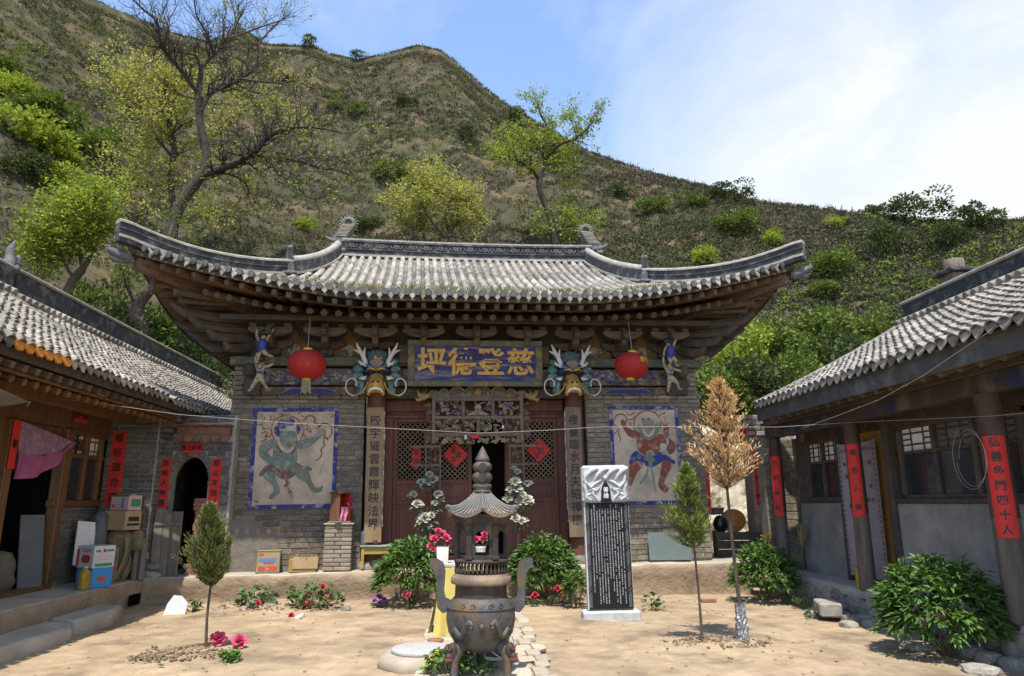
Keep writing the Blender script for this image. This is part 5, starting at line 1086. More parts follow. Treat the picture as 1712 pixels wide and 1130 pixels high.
# low brick wall under the window and the brick pier that faces the yard
low_w = part(lh, 'low_wall', (-5.80, 10.48, .3), (-5.632, 11.6, 1.44), M_MORTAR2)
PX = Matrix.Translation(Vector((-5.62, 0, 0)) - worg(low_w)) @ Matrix.Rotation(R(90), 4, 'Z')
lay_bricks(low_w, 10.48, 11.6, .36, 1.44, None, course=.075, length=.27, place=PX, seed=31, me=BRICK2, joint=.014)
pier = part(lh, 'brick_pier', (-5.62, 11.612, .3), (-4.84, 12.1, 2.95), M_MORTAR2)
lay_bricks(pier, -5.62, -4.84, .36, 2.95, None, course=.075, length=.27, place=Matrix.Translation(Vector((0, 11.60, 0)) - worg(pier)), seed=32, me=BRICK2, joint=.014)
PX2 = Matrix.Translation(Vector((-4.835, 0, 0)) - worg(pier)) @ Matrix.Rotation(R(90), 4, 'Z')
lay_bricks(pier, 11.62, 11.86, .36, 2.45, None, course=.075, length=.27, place=PX2, seed=33, me=BRICK2, joint=.014)
for k in range(6):      # stepped corbel
    part(pier, 'corbel_brick', (-4.9, 11.64, 2.42 + k * .085), (-4.78 + k * .055, 12.1, 2.495 + k * .085), M_BRICK2)
# ridge end beast
b = MB(); q = Vector((-7.0, 10.7, 4.85)); b.tube([q + Vector((0, -.25, 0)), q + Vector((0, -.05, .12)), q + Vector((0, .08, .28)), q + Vector((0, .02, .45)), q + Vector((0, .1, .6))], [.14, .13, .09, .06, .02], 8); b.tube([q + Vector((0, .05, .2)), q + Vector((0, .2, .28)), q + Vector((0, .26, .42))], [.09, .07, .03], 7); b.ball(q + Vector((.06, .1, .16)), .08); b.build('ridge_beast', M_GLAZE, lh, True)

# ---------------- rear house that continues the row
rh = empty('rear_side_house', (-6.3, 15.0, .2), (0, 0, 0), 'long tiled roof house behind the arched gate, left of the temple', 'house')
sl2 = side_roof(rh, -4.42, 3.02, -7.0, 4.58, 10.86, 20.3, 10.8, 22, ridge_h=.40)
part(rh, 'front_wall', (-5.4, 12.9, 0), (-5.2, 20.2, 3.1), M_BRICK); part(rh, 'rear_wall', (-8.8, 12.0, 0), (-8.6, 20.2, 3.1), M_BRICK); part(rh, 'gable_wall', (-8.6, 20.0, 0), (-5.4, 20.25, 3.3), M_BRICK); part(sl2, 'fascia', (-4.50, 11.65, 2.9), (-4.45, 20.2, 3.0), M_DARKW)
part(sl2, 'eave_boards', (-5.25, 12.9, 2.88), (-4.52, 20.2, 2.93), M_DARKW)

# ---------------- arched gate between the left house and the hall
GY = 11.86
ag = empty('arched_gate', (-4.35, GY, .36), (0, 0, 0), 'grey brick wall with arched doorway and terracotta tile ledge', 'gate')
AX, AR, AZ = -4.40, .31, 1.83
pts = [(AX + AR * math.cos(math.pi * i / 14), AZ + .40 * math.sin(math.pi * i / 14)) for i in range(15)]; b = MB()
b.xz([(-4.98, .3), (AX - AR, .3), (AX - AR, AZ)] + pts[::-1][1:8] + [(AX, 2.9), (-4.98, 2.9)], GY + .012, GY + .3)
b.xz([(AX + AR, .3), (-3.72, .3), (-3.72, 2.9), (AX, 2.9)] + [pts[i] for i in range(7, -1, -1)], GY + .012, GY + .3)
gw = b.build('gate_wall', M_MORTAR2, ag, True)
def arch_skip(x, z, ln):
    if z > AZ: d = math.hypot((x - AX) / (AR + .15), (z - AZ) / .55)
    else: d = abs(x - AX) / (AR + .12 if z > AZ - .06 else AR + ln * .42)
    return d < 1 or (z > 2.5 and z < 2.78 and x > -4.66)
lay_bricks(gw, -4.84, -3.75, .36, 2.9, arch_skip, course=.078, length=.27, place=Matrix.Translation(Vector((0, GY, 0)) - worg(gw)), seed=34, me=BRICK2, joint=.013)
n = 13
for i in range(n):
    a = math.pi * (i + .5) / n; c = Vector((AX + (AR + .065) * math.cos(a), GY + .05, AZ + (.40 + .065) * math.sin(a))); b = MB(); b.bbox((-.065, -.06, -.046), (.065, .06, .046), .008); o = b.build('voussoir', M_BRICK2, gw); o.location = c - worg(gw); o.rotation_euler = (0, -a, 0)
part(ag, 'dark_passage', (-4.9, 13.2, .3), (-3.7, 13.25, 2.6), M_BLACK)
M_TERRA = mat('terracotta', (.24, .115, .06), (.15, .075, .045), scale=9, rough=.85, bump=.4, objvar=.2)
part(ag, 'ledge', (-4.62, GY - .12, 2.56), (-3.78, GY + .1, 2.71), M_TERRA); part(ag, 'ledge_cap', (-4.64, GY - .17, 2.712), (-3.76, GY + .1, 2.74), M_TERRA)
dt = MB(); dt.xz([(-.068, .05), (-.068, -.01), (-.035, -.055), (0, -.075), (.035, -.055), (.068, -.01), (.068, .05)], -.012, .012); dm = dt.mesh('terracotta_drip', M_TERRA)
for i in range(6): o = bpy.data.objects.new('terracotta_drip', dm); link(o, ag); o.location = Vector((-4.55 + i * .142, GY - .17, 2.51)) - worg(ag); o.rotation_euler = (R(-20), 0, 0)
M_OLDP = mat('grey_plank', (.20, .17, .135), (.13, .108, .085), scale=4, rough=.9, bump=.5, stretch=(4, 4, .4), objvar=.15)
dg_ = empty('plank_door', (-4.60, GY - .10, .37), (0, 0, 0), 'weathered grey plank half door leaning beside the arched gateway', 'door')
for i, (x0, x1, h) in enumerate(((-.21, -.07, .98), (-.065, .05, .95), (.055, .21, .99))): b = MB(); b.bbox((x0, -.02, 0), (x1, .02, h), .006); b.build('plank', M_OLDP, dg_)
b = MB(); b.bbox((-.2, -.04, .78), (.2, -.021, .82), .004); b.build('batten', M_OLDP, dg_)
bs_red = mat('red_brick', (.30, .135, .085), (.2, .09, .06), scale=8, rough=.9, bump=.4, objvar=.25)
g = random.Random(3); m = MB(); m.bbox((-.10, -.06, -.03), (.10, .06, .03), .006); rb = m.mesh('loose_brick', bs_red)
bs = empty('brick_stack', (-4.17, GY + .08, .37), (0, 0, 0), 'stack of loose red bricks inside the arched gateway', 'bricks')
for k in range(19):
    for j in range(2):
        o = bpy.data.objects.new('loose_brick', rb); link(o, bs); o.location = (j * .02 + g.uniform(-.03, .03) + (-.04 if k < 9 else .0), j * .14, .03 + k * .063); o.rotation_euler = (0, 0, g.uniform(-.12, .12))
        if k == 9: o.data = BRICK2; o.scale = (.26, .13, .06)

# ---------------- left platform and steps
def slab(name, poly, z0, z1, m, rough=.02, seed=0, label=None, cat=None):
    """flat slab with an irregular rim; poly is ccw from above"""
    pts = []
    for i in range(len(poly)):
        a, c = Vector(poly[i] + (0,)), Vector(poly[(i + 1) % len(poly)] + (0,)); k = max(1, int((c - a).length / .12))
        for j in range(k): p = a.lerp(c, j / k); n_ = Vector((c.y - a.y, a.x - c.x, 0)).normalized(); pts.append(p + n_ * rough * fbm((p.x * 3, p.y * 3, seed), 3))
    n = len(pts); rows = [(0, z0, .6), (.0, z0 + (z1 - z0) * .35, 1), (0, z0 + (z1 - z0) * .8, 1), (-.015, z1 - .012, .6), (-.04, z1, .3)]; vs = []
    for d, z, k in rows:
        for i, p in enumerate(pts):
            e_ = (pts[(i + 1) % n] - pts[i - 1]).normalized(); nn = Vector((e_.y, -e_.x, 0)); j = rough * k * fbm((p.x * 6, p.y * 6, z * 9 + seed), 3); q = p + nn * (d + j); vs.append((q.x, q.y, z))
    b = MB(); b.add(vs, [(r*n + i, r*n + (i+1) % n, (r+1)*n + (i+1) % n, (r+1)*n + i) for r in range(len(rows) - 1) for i in range(n)], True); b.add(vs[-n:], [tuple(range(n))])
    return b
slab('', [(-9, 2.0), (-4.83, 2.0), (-4.83, 10.75), (-4.75, 11.5), (-4.75, 13.5), (-9, 13.5)], -.05, .362, M_EARTH, .02, 1).build('left_platform', M_EARTH)['kind'] = 'structure'
slab('', [(-6.2, 7.5), (-4.88, 7.5), (-4.86, 10.7), (-4.8, 11.4), (-6.2, 11.4)], .355, .372, M_CEMENT, .012, 2).build('platform_floor', M_CEMENT)['kind'] = 'structure'
slab('', [(-4.80, 6.6), (-4.38, 6.6), (-4.26, 8.55), (-4.42, 8.85), (-4.80, 9.05)], -.05, .165, M_CEMENT, .03, 3).thing('stone_step', M_CEMENT, 'long broken concrete step below the left platform', 'step', 'steps below the left platform')
slab('', [(-4.80, 9.07), (-4.42, 8.9), (-4.36, 9.6), (-4.45, 10.15), (-4.80, 10.25)], -.05, .185, M_CEMENT, .03, 4).thing('stone_step', M_CEMENT, 'short square step block near the drain hole of the left platform', 'step', 'steps below the left platform')
part_ = MB(); part_.box((-4.765, 11.05, .04), (-4.745, 11.4, .19)); part_.thing('drain_hole', M_BLACK, 'small dark square drain opening in the left platform edge', 'drain')

# ---------------- right house with porch
ho = empty('porch_house', (6.6, 8.0, .36), (0, 0, 0), 'tiled side house with posts and grey cement walls on the right', 'house')
sl3 = side_roof(ho, 4.80, 3.06, 7.6, 4.50, 2.4, 11.25, 5.2, 23, verge=11.12, ridge_h=.30, ridge_y=(2.4, 11.15))
part(sl3, 'fascia', (4.86, 2.4, 2.80), (4.90, 11.3, 3.02), mat('slate_fascia', (.07, .072, .075), (.045, .046, .05), scale=4, rough=.85, c3=(.12, .12, .12), s3=3)); part(sl3, 'fascia_cap', (4.83, 2.4, 3.0), (4.92, 11.3, 3.035), M_RIDGE)
rafters(ho, sl3, 4.86, 3.0, 4.5, 11.2, .29, .05, 2.80, .05, M_WOOD, False, -1, .9, 'rafter', .34)
part(ho, 'porch_beam', (5.36, 2.4, 2.60), (5.54, 12.2, 2.80), mat('dark_blue_beam', (.05, .04, .032), (.022, .025, .085), scale=2, rough=.8, c3=(.12, .095, .065), s3=3, lo=.5, hi=.62)); part(ho, 'porch_plate', (5.30, 2.4, 2.80), (5.60, 12.2, 2.87), M_DARKW)
M_POST = mat('porch_post', (.15, .12, .092), (.085, .062, .047), scale=3, rough=.85, bump=.4, stretch=(4, 4, .5), objvar=.1)
for y, r in ((12.02, .10), (9.54, .105), (6.90, .13)):
    b = MB(); b.lathe([(r * 1.05, .36), (r, .5), (r * .97, 1.6), (r * .93, 2.6)], (5.45, y, 0), 14); po = b.build('post', M_POST, ho, True)
    b = MB(); b.lathe([(r * 1.01, 1.35), (r * .99, 2.0), (r * .95, 2.598)], (5.45, y, 0), 14); b.build('painted_shaft', mat('maroon_paint', (.05, .024, .016), (.075, .048, .034), scale=5, rough=.75), po, True)
w1 = part(ho, 'cement_wall', (5.85, 10.66, .36), (6.15, 12.08, 1.49), M_GCEM); part(ho, 'cement_wall', (5.85, 2.4, .36), (6.15, 9.42, 1.49), M_GCEM)
part(ho, 'window_ledge', (5.82, 2.4, 1.49), (6.1, 9.42, 1.55), M_DARKW); part(ho, 'window_ledge', (5.84, 10.7, 1.49), (6.1, 12.0, 1.53), M_DARKW)
part(ho, 'rear_wall', (9.9, 2.4, 0), (10.2, 11.2, 3.0), M_BRICK); part(ho, 'interior_back', (7.0, 2.4, .36), (7.05, 12.2, 3.0), M_BLACK); part(ho, 'header_beam', (5.83, 2.4, 2.50), (6.0, 12.0, 2.78), M_DARKW); part(ho, 'header_board', (5.86, 2.4, 2.78), (5.95, 12.0, 3.5), M_WOOD)
part(ho, 'gable_wall', (6.0, 12.1, .36), (9.9, 12.3, 3.0), M_BRICK)
ew = part(ho, 'end_wall', (5.35, 12.32, .3), (6.15, 12.6, 2.62), M_MORTAR); lay_bricks(ew, 5.35, 6.15, .36, 2.62, None, course=.14, length=.32, place=Matrix.Translation(Vector((0, 12.31, 0)) - worg(ew)), seed=35)
def lattice_window(y0, y1, z0, z1, ztop, panes, mw):
    fr = MB()
    for lo, hi in (((5.86, y0, z0), (5.94, y1, z0 + .05)), ((5.86, y0, ztop), (5.94, y1, ztop + .04)), ((5.86, y0, z1 - .05), (5.94, y1, z1))): fr.bbox(lo, hi, .005)
    fo = fr.build('window_frame', M_DARKW, ho, True); n = panes; w = (y1 - y0) / n
    for i in range(n + 1): part(fo, 'mullion', (5.855, y0 + i * w - .035, z0 + .05), (5.945, y0 + i * w + .035, z1 - .05), M_DARKW)
    for i in range(n):
        a, c = y0 + i * w + .035, y0 + (i + 1) * w - .035; part(fo, 'pane', (5.895, a, z0 + .05), (5.90, c, ztop), M_GLASS)
        white = (i in mw); part(fo, 'paper_pane', (5.91, a, ztop + .04), (5.915, c, z1 - .05), M_WHITE if white else mat('dusky_paper', (.12, .12, .115), (.08, .08, .08), scale=5))
        ww, hh = c - a, z1 - .05 - ztop - .04; zb = ztop + .04
        for fy in (.28, .68): part(fo, 'lattice_bar', (5.89, a + ww * fy, zb), (5.908, a + ww * fy + .022, zb + hh), M_DARKW)
        for fz in (.24, .74): part(fo, 'lattice_bar', (5.892, a, zb + hh * fz), (5.906, c, zb + hh * fz + .022), M_DARKW)
        for fz, fy in ((.48, 0), (.48, .7)): part(fo, 'lattice_bar', (5.891, a + ww * fy, zb + hh * fz), (5.907, a + ww * (fy + .3), zb + hh * fz + .02), M_DARKW)
lattice_window(10.72, 11.72, 1.53, 2.50, 2.12, 2, (0, 1)); lattice_window(7.05, 9.14, 1.55, 2.50, 2.12, 3, (2,)); lattice_window(5.2, 6.6, 1.55, 2.50, 2.12, 2, (0, 1))
part(ho, 'door_post', (5.80, 9.30, .36), (5.98, 9.44, 2.78), M_DARKW); part(ho, 'door_post', (5.80, 10.58, .36), (5.98, 10.68, 2.55), M_DARKW); part(ho, 'wall_panel', (5.86, 11.74, 1.5), (5.98, 12.1, 2.6), M_DARKW)
M_YPANEL = mat('yellow_board', (.34, .19, .035), (.26, .14, .03), scale=4, rough=.6); part(ho, 'door_panel', (5.90, 9.44, .36), (5.94, 10.58, 2.62), M_YPANEL)
# platform of rough stones
slab('', [(5.36, 2.0), (12, 2.0), (12, 14), (5.36, 14)], .25, .372, M_CEMENT, .035, 7).build('right_platform', M_CEMENT)['kind'] = 'structure'
g = random.Random(8); 
def rock_mesh(seed, m, sq=.62):
    g_ = random.Random(seed); bm = bmesh.new(); bmesh.ops.create_icosphere(bm, subdivisions=2, radius=.5)
    for v in bm.verts:
        q = v.co.normalized(); v.co = Vector([math.copysign(abs(c) ** sq, c) for c in q]) * .46; v.co *= 1 + .16 * fbm(v.co * 2.2 + Vector((seed, 0, 0)), 3)
    me = bpy.data.meshes.new('rock'); bm.to_mesh(me); bm.free(); me.materials.append(m); return me
ROCKS = [rock_mesh(i, M_STONE) for i in range(4)]
pf = empty('platform_edging', (5.35, 7.5, 0), (0, 0, 0), 'rough stone edging along the right porch platform', 'stone edging')
y = 3.2
while y < 12.1:
    ln = g.uniform(.3, .75); o = bpy.data.objects.new('edge_stone', g.choice(ROCKS)); link(o, pf); o.location = (g.uniform(.06, .1), y + ln / 2 - 7.5, .15); o.scale = (.22, ln * 1.12, .36); o.rotation_euler = (g.uniform(-.08, .08), g.uniform(-.1, .1), g.uniform(-.06, .06)); y += ln
KP = [(1345, 1003), (1385, 1030), (1440, 1046), (1500, 1056), (1560, 1078), (1640, 1102), (1712, 1122)]; KP = [atZ(u, v, 0) for u, v in KP]
for a_, c_ in zip(KP, KP[1:]):
    n_ = max(2, int((c_ - a_).length / .3))
    for k in range(n_):
        q = a_.lerp(c_, (k + .5) / n_); o = bpy.data.objects.new('kerb_stone', g.choice(ROCKS)); link(o, pf); o.location = (q.x - 5.35 + g.uniform(-.05, .05), q.y - 7.5, .03); o.scale = (.24, (c_ - a_).length / n_ * g.uniform(.9, 1.1), .16); o.rotation_euler = (g.uniform(-.1, .1), g.uniform(-.1, .1), math.atan2(-(c_ - a_).x, (c_ - a_).y) + g.uniform(-.15, .15))
# stepping stones in front of it
STONES = [(1375, 1000, .35, .25, .08), (1330, 985, .3, .25, .07), (1400, 1032, .32, .2, .08), (1445, 1040, .3, .2, .08), (1365, 1030, .25, .2, .07), (1490, 1055, .35, .2, .07), (1420, 1048, .25, .15, .06), (1540, 1085, .4, .2, .07), (1660, 1090, .3, .2, .08), (1690, 1105, .28, .2, .06), (1640, 1125, .3, .2, .06)]
for k, (u, v, sx, sy, sz) in enumerate(STONES):
    p = atZ(u, v, 0); o = bpy.data.objects.new('flat_stone', ROCKS[k % 4]); link(o); o.location = (p.x, p.y, .02); o.scale = (sx, sy * 1.6, sz * 2); o.rotation_euler = (0, 0, k * 1.3)
    tag(o, ('flat rough stone nearest the hall below the right platform', 'flat rough stone at the porch step block', 'flat stone in front of the squared step block', 'flat stone just right of the squared step block', 'small flat stone left of the squared step block', 'flat stone between the step block and the big bush', 'smallest flat stone in front of the porch', 'flat stone left of the large leafy bush', 'flat stone right of the large leafy bush', 'flat stone beside the wooden stump', 'flat stone in front of the large leafy bush')[k], 'stone', 'flat stones below the right platform')
b = MB(); b.bbox((-.26, -.14, 0), (.26, .14, .17), .02); o = b.build('step_block', M_STONE); o.location = atZ(1385, 1022, .1); o.location.z = .06; o.rotation_euler = (0, 0, R(72)); tag(o, 'squared grey stone block used as step below the right porch', 'step')
# chimney on the ridge
ch = empty('chimney', (9.62, 12.5, 5.42), (0, 0, 0), 'square grey brick chimney with round pot behind the right roof ridge', 'chimney')
for k in range(4):
    for j in range(2):
        b = MB(); b.bbox((-.2 + j * .2 + (.1 if k % 2 and j == 0 else 0), -.2, k * .11), (-.2 + (j + 1) * .2 - .006, .2, k * .11 + .10), .01); b.build('brick', M_BRICK, ch)
b = MB(); b.bbox((-.19, -.19, -1.2), (.19, .19, .44), .01); b.build('shaft', M_BRICK, ch); b = MB(); b.bbox((-.30, -.30, .44), (.30, .30, .52), .015); b.build('cap_slab', M_RIDGE, ch); b = MB(); b.lathe([(.2, .52), (.19, .6), (.18, .74), (.15, .75), (.14, .6)], (0, 0, 0), 14); b.build('chimney_pot', M_BRICK, ch)
part(ho, 'gable_wall', (6.4, 11.0, 3.0), (8.8, 11.2, 3.6), M_BRICK)
# ---------------- gate gap right of the hall
gp = empty('side_gate', (5.1, 13.0, .5), (0, 0, 0), 'brick side gate with lintel between the hall and the right house', 'gate')
part(gp, 'gate_jamb', (5.42, 13.0, .3), (5.75, 13.4, 2.62), M_BRICK); part(gp, 'lintel', (5.0, 13.0, 2.62), (5.8, 13.4, 2.72), M_OLDP)
for k in range(4):
    for j in range(3): part(gp, 'brick', (5.05 + j * .25 + (.1 if k % 2 else 0), 12.97, 2.73 + k * .1), (5.28 + j * .25 + (.1 if k % 2 else 0), 13.3, 2.82 + k * .1), M_BRICK)
pfn = empty('plank_fence', (5.15, 13.0, .5), (0, 0, 0), 'low fence of dark horizontal planks beside the hall', 'fence')
for k in range(3): b = MB(); b.bbox((-.52, -.025, .02 + k * .155), (.62, .025, .165 + k * .155), .008); b.build('plank', M_DARKW, pfn)
for x in (-.5, .6): b = MB(); b.bbox((x - .04, .026, -.05), (x + .04, .09, .5), .008); b.build('post', M_DARKW, pfn)
# ================================================================ courtyard things
# ---------------- incense burner
BX, BY = 0.19, 6.75
def zb(v): return atY(805, v, BY).z
M_IRON = mat('weathered_iron', (.095, .092, .085), (.05, .05, .05), scale=7, rough=.62, bump=.4, bscale=25, c3=(.15, .09, .045), s3=3.2, metal=.25); M_IRON2 = mat('sooty_iron', (.05, .04, .033), (.03, .026, .024), scale=7, rough=.7, bump=.3, bscale=25, metal=.2, c3=(.12, .075, .05), s3=4); M_ROOFI = mat('iron_roof', (.15, .145, .125), (.09, .092, .092), scale=5, rough=.7, bump=.3, bscale=20, c3=(.24, .175, .11), s3=5)
M_RPAINT = mat('red_mask_paint', (.25, .05, .035), (.17, .04, .03), scale=10)
bu = empty('incense_burner', (BX, BY, 0), (0, 0, 0), 'tall iron incense burner on three legs with pagoda roof', 'incense burner'); bu.scale = (.87, .87, 1)
b = MB(); b.lathe([(.05, .20), (.16, .215), (.26, .27), (.335, .37), (.36, .48), (.35, .57), (.325, .63), (.29, .66), (.275, .67)], n=40); belly = b.build('bowl', M_IRON, bu)
b = MB(); b.lathe([(.352, .575), (.358, .583), (.352, .592)], n=40); b.build('belt', M_IRON, belly)
g = random.Random(4)
def on_belly(a, z, h=0.0):     # a angle from the front, positive to the right
    prof = [(.20, .05), (.215, .16), (.27, .26), (.37, .335), (.48, .36), (.57, .35), (.63, .325), (.66, .29)]
    r = float(np.interp(z, [p[0] for p in prof], [p[1] for p in prof])) + h; return Vector((r * math.sin(a), -r * math.cos(a), z))
for s in (-1, 1):       # relief dragons chasing the pearl
    b = MB(); pts = [on_belly(s * (1.05 - .1 * i), .36 + .05 * math.sin(i * 1.15) + .012 * i, .004) for i in range(9)]; b.tube(pts, [.008, .02, .027, .03, .03, .028, .025, .03, .018], 6)
    for k in range(7): a = s * (.95 - .1 * k); z0 = .39 + .05 * math.sin((1 + k) * 1.15); b.tube([on_belly(a, z0, .004), on_belly(a + s * .06, z0 + .055, .006)], [.009, .003], 4)
    for k in range(6): b.tube([on_belly(s * .33, .45, .006), on_belly(s * (.42 + .03 * k), .50 + .012 * k, .006)], [.007, .003], 4)
    for k in range(4): b.tube([on_belly(s * .45, .38, .006), on_belly(s * (.35 + .05 * k), .335, .006)], [.008, .003], 4)
    b.ball(on_belly(s * .3, .45, .008), (.025, .02, .022), 8, 5); b.build('relief_dragon', M_IRON, belly)
    for q in (.28, .6): b = MB(); c = on_belly(s * q, .615); b.tube([on_belly(s * q + .09 * (1 - i * .07) * math.cos(i * .75), .612 + .026 * (1 - i * .07) * math.sin(i * .75), .003) for i in range(11)], .007, 5); b.build('relief_scroll', M_IRON, belly)
b = MB(); b.ball(on_belly(0, .455, .008), (.026, .02, .026), 8, 6); b.tube([on_belly(0, .44, .003), on_belly(0, .36, .003)], [.014, .008], 5); b.build('relief_pearl', M_IRON, belly)
b = MB(); b.lathe([(.275, .668), (.272, .70), (.27, .775)], n=36); b.build('neck', M_IRON2, bu)
b = MB(); b.lathe([(.27, .775), (.312, .785), (.318, .80), (.316, .835), (.30, .848), (.285, .85), (.285, .87), (.262, .872), (.10, .872)], n=40); b.build('rim', mat('rusty_iron', (.17, .115, .085), (.11, .08, .065), scale=8, rough=.65, bump=.3, c3=(.28, .2, .12), s3=4), bu)
for k in range(36):
    t = 2*math.pi*k/36; b = MB(); b.lathe([(.010, .872), (.016, .885), (.017, .905), (.008, .935), (.012, .955), (.014, .965)], (.268 * math.cos(t), .268 * math.sin(t), 0), 7); b.build('baluster', M_IRON2, bu)
b = MB(); b.lathe([(.252, .965), (.285, .967), (.288, .985), (.275, 1.0), (.05, 1.0)], n=36); b.build('railing', M_IRON2, bu)
HR = .272; hexv = [(HR * math.sin(R(60 * k + 30)), -HR * math.cos(R(60 * k + 30))) for k in range(6)]
for k in range(6):
    x, y = hexv[k]; M = Matrix.Translation((x * .97, y * .97, 0)) @ Matrix.Rotation(R(60 * k + 30), 4, 'Z'); b = MB(); b.bbox((-.032, -.02, 1.0), (.032, .02, 1.30), .005, M); b.bbox((-.04, -.026, 1.0), (.04, .02, 1.03), .005, M); b.build('pillar', M_IRON2, bu)
    x2, y2 = hexv[(k + 1) % 6]; a, c = Vector((x, y, 0)), Vector((x2, y2, 0)); mid = (a + c) / 2; d = (c - a).normalized(); w = (c - a).length / 2
    def fp(p, off=0.0, mid=mid, d=d): return mid * (1 + off) + d * p[0] + Vector((0, 0, p[1]))
    b = MB(); n = 8; ow = .075
    arc = [(ow * math.cos(t) , 1.20 + .05 * math.sin(t)) for t in [math.pi * i / n for i in range(n + 1)]]
    b.prism([(-w, 1.0), (w, 1.0), (w, 1.04), (-w, 1.04)], lambda p: fp(p, -.06), lambda p: fp(p))
    for s in (-1, 1):
        half = [(s * w, 1.04), (s * w, 1.30), (0, 1.30)] + [q for q in (arc[:n//2 + 1][::-1] if s > 0 else arc[n//2:])] + [(s * ow, 1.04)]
        half = half if s < 0 else half
        area = sum(half[i-1][0]*half[i][1] - half[i][0]*half[i-1][1] for i in range(len(half))); half = half if area > 0 else half[::-1]
        b.prism(half, lambda p: fp(p, -.06), lambda p: fp(p))
    b.build('arched_panel', M_IRON2, bu)
b = MB(); b.lathe([(.235, 1.30), (.275, 1.301), (.30, 1.34), (.335, 1.40), (.1, 1.41)], n=6, smooth=False, phase=-.0); b.build('cornice', M_IRON2, bu)
def hexf(t): a = (t + math.pi / 6 * 0) % (math.pi / 3) - math.pi / 6; return 1 / math.cos(a) ** .8
def roof_i(t, q):       # q 0 top .. 1 eave
    hx = abs(((t / (math.pi / 3)) % 1) - .5) * 2         # 1 at corners
    r = .07 + (.355 + .065 * hx ** 2 - .07) * q ** 1.0; z = 1.60 - .185 * (1 - max(0., 1 - q) ** 1.75) + (.035 * hx ** 2 - .028 * (1 - hx ** 2)) * q ** 3
    return Vector((r * math.sin(t), -r * math.cos(t), z))
b = MB(); b.grid(lambda u, v: roof_i(u * 2 * math.pi, v), 72, 10); b.grid(lambda u, v: roof_i(-u * 2 * math.pi, 1 - v * .5) - Vector((0, 0, .02)), 72, 4); b.grid(lambda u, v: roof_i(-u * 2 * math.pi, 1) - Vector((0, 0, .02 * (1 - v) )), 72, 1); ro = b.build('roof', M_ROOFI, bu)
for k in range(48): t = 2*math.pi*(k + .5)/48; b = MB(); b.tube([roof_i(t, q) + Vector((0, 0, .004)) for q in (.03, .2, .4, .6, .8, 1.0)], [.006, .009, .011, .012, .013, .013], 6); b.build('roof_rib', M_ROOFI, ro)
for k in range(6): t = math.pi / 3 * k; b = MB(); b.tube([roof_i(t, q) + Vector((0, 0, .01)) for q in (.05, .3, .6, .9, 1.04)], [.01, .014, .016, .018, .02], 6); b.build('hip_rib', M_ROOFI, ro)
b = MB(); b.lathe([(.09, 1.585), (.105, 1.59), (.10, 1.61), (.085, 1.622), (.105, 1.635), (.10, 1.665), (.07, 1.675), (.085, 1.685), (.108, 1.715), (.108, 1.745), (.085, 1.775), (.07, 1.782), (.085, 1.79), (.106, 1.82), (.10, 1.85), (.07, 1.872), (.062, 1.877), (.076, 1.885), (.078, 1.90), (.06, 1.93), (.03, 1.985), (.004, 2.02)], n=28); fi = b.build('finial', M_IRON, bu)
for z in (1.73, 1.82): b = MB(); b.lathe([(.001, 0), (.034, 0), (.04, -.006), (.044, 0.01)], (0, -.105, z), 14, True, Matrix.Rotation(R(90), 3, 'X')); b.box((-.01, -.114, z - .025), (.01, -.112, z + .025)); b.box((-.025, -.1135, z - .01), (.025, -.1115, z + .01)); b.build('coin_boss', M_IRON2, fi)
for s in (-1, 1):
    b = MB(); prof = [(.31, .55), (.40, .53), (.455, .58), (.46, .74), (.47, .86), (.50, .905), (.545, .92), (.54, 1.0), (.47, 1.0), (.40, .965), (.375, .89), (.385, .72), (.37, .66), (.32, .64)]; prof = [(s * a, z) for a, z in prof]; prof = prof if s > 0 else prof[::-1]; b.xz(prof, -.035, .035); b.build('handle', M_IRON, bu)
for a in (-52, 52, 180):
    d = Vector((math.sin(R(a)), -math.cos(R(a)), 0)); b = MB(); b.tube([d * .20 + Vector((0, 0, .30)), d * .30 + Vector((0, 0, .26)), d * .34 + Vector((0, 0, .16)), d * .335 + Vector((0, 0, .05)), d * .36 + Vector((0, 0, -.02))], [.06, .07, .05, .04, .055], 10); lg = b.build('leg', M_IRON, bu)
    b = MB(); c = d * .36 + Vector((0, 0, .24)); b.ball(c, (.062, .05, .075), 10, 7); b.ball(c + d * .045 + Vector((0, 0, -.035)), (.04, .03, .03), 8, 5); b.build('lion_face', M_IRON2, lg)
    sd_ = Vector((-d.y, d.x, 0)); b = MB(); b.ball(c + d * .05 + Vector((0, 0, -.06)), (.045, .025, .022), 8, 5)
    for s in (-1, 1): b.tube([c + d * .05 + sd_ * s * .012 + Vector((0, 0, .015)), c + d * .045 + sd_ * s * .055 + Vector((0, 0, .05))], [.01, .008], 5)
    b.build('face_paint', M_RPAINT, lg)

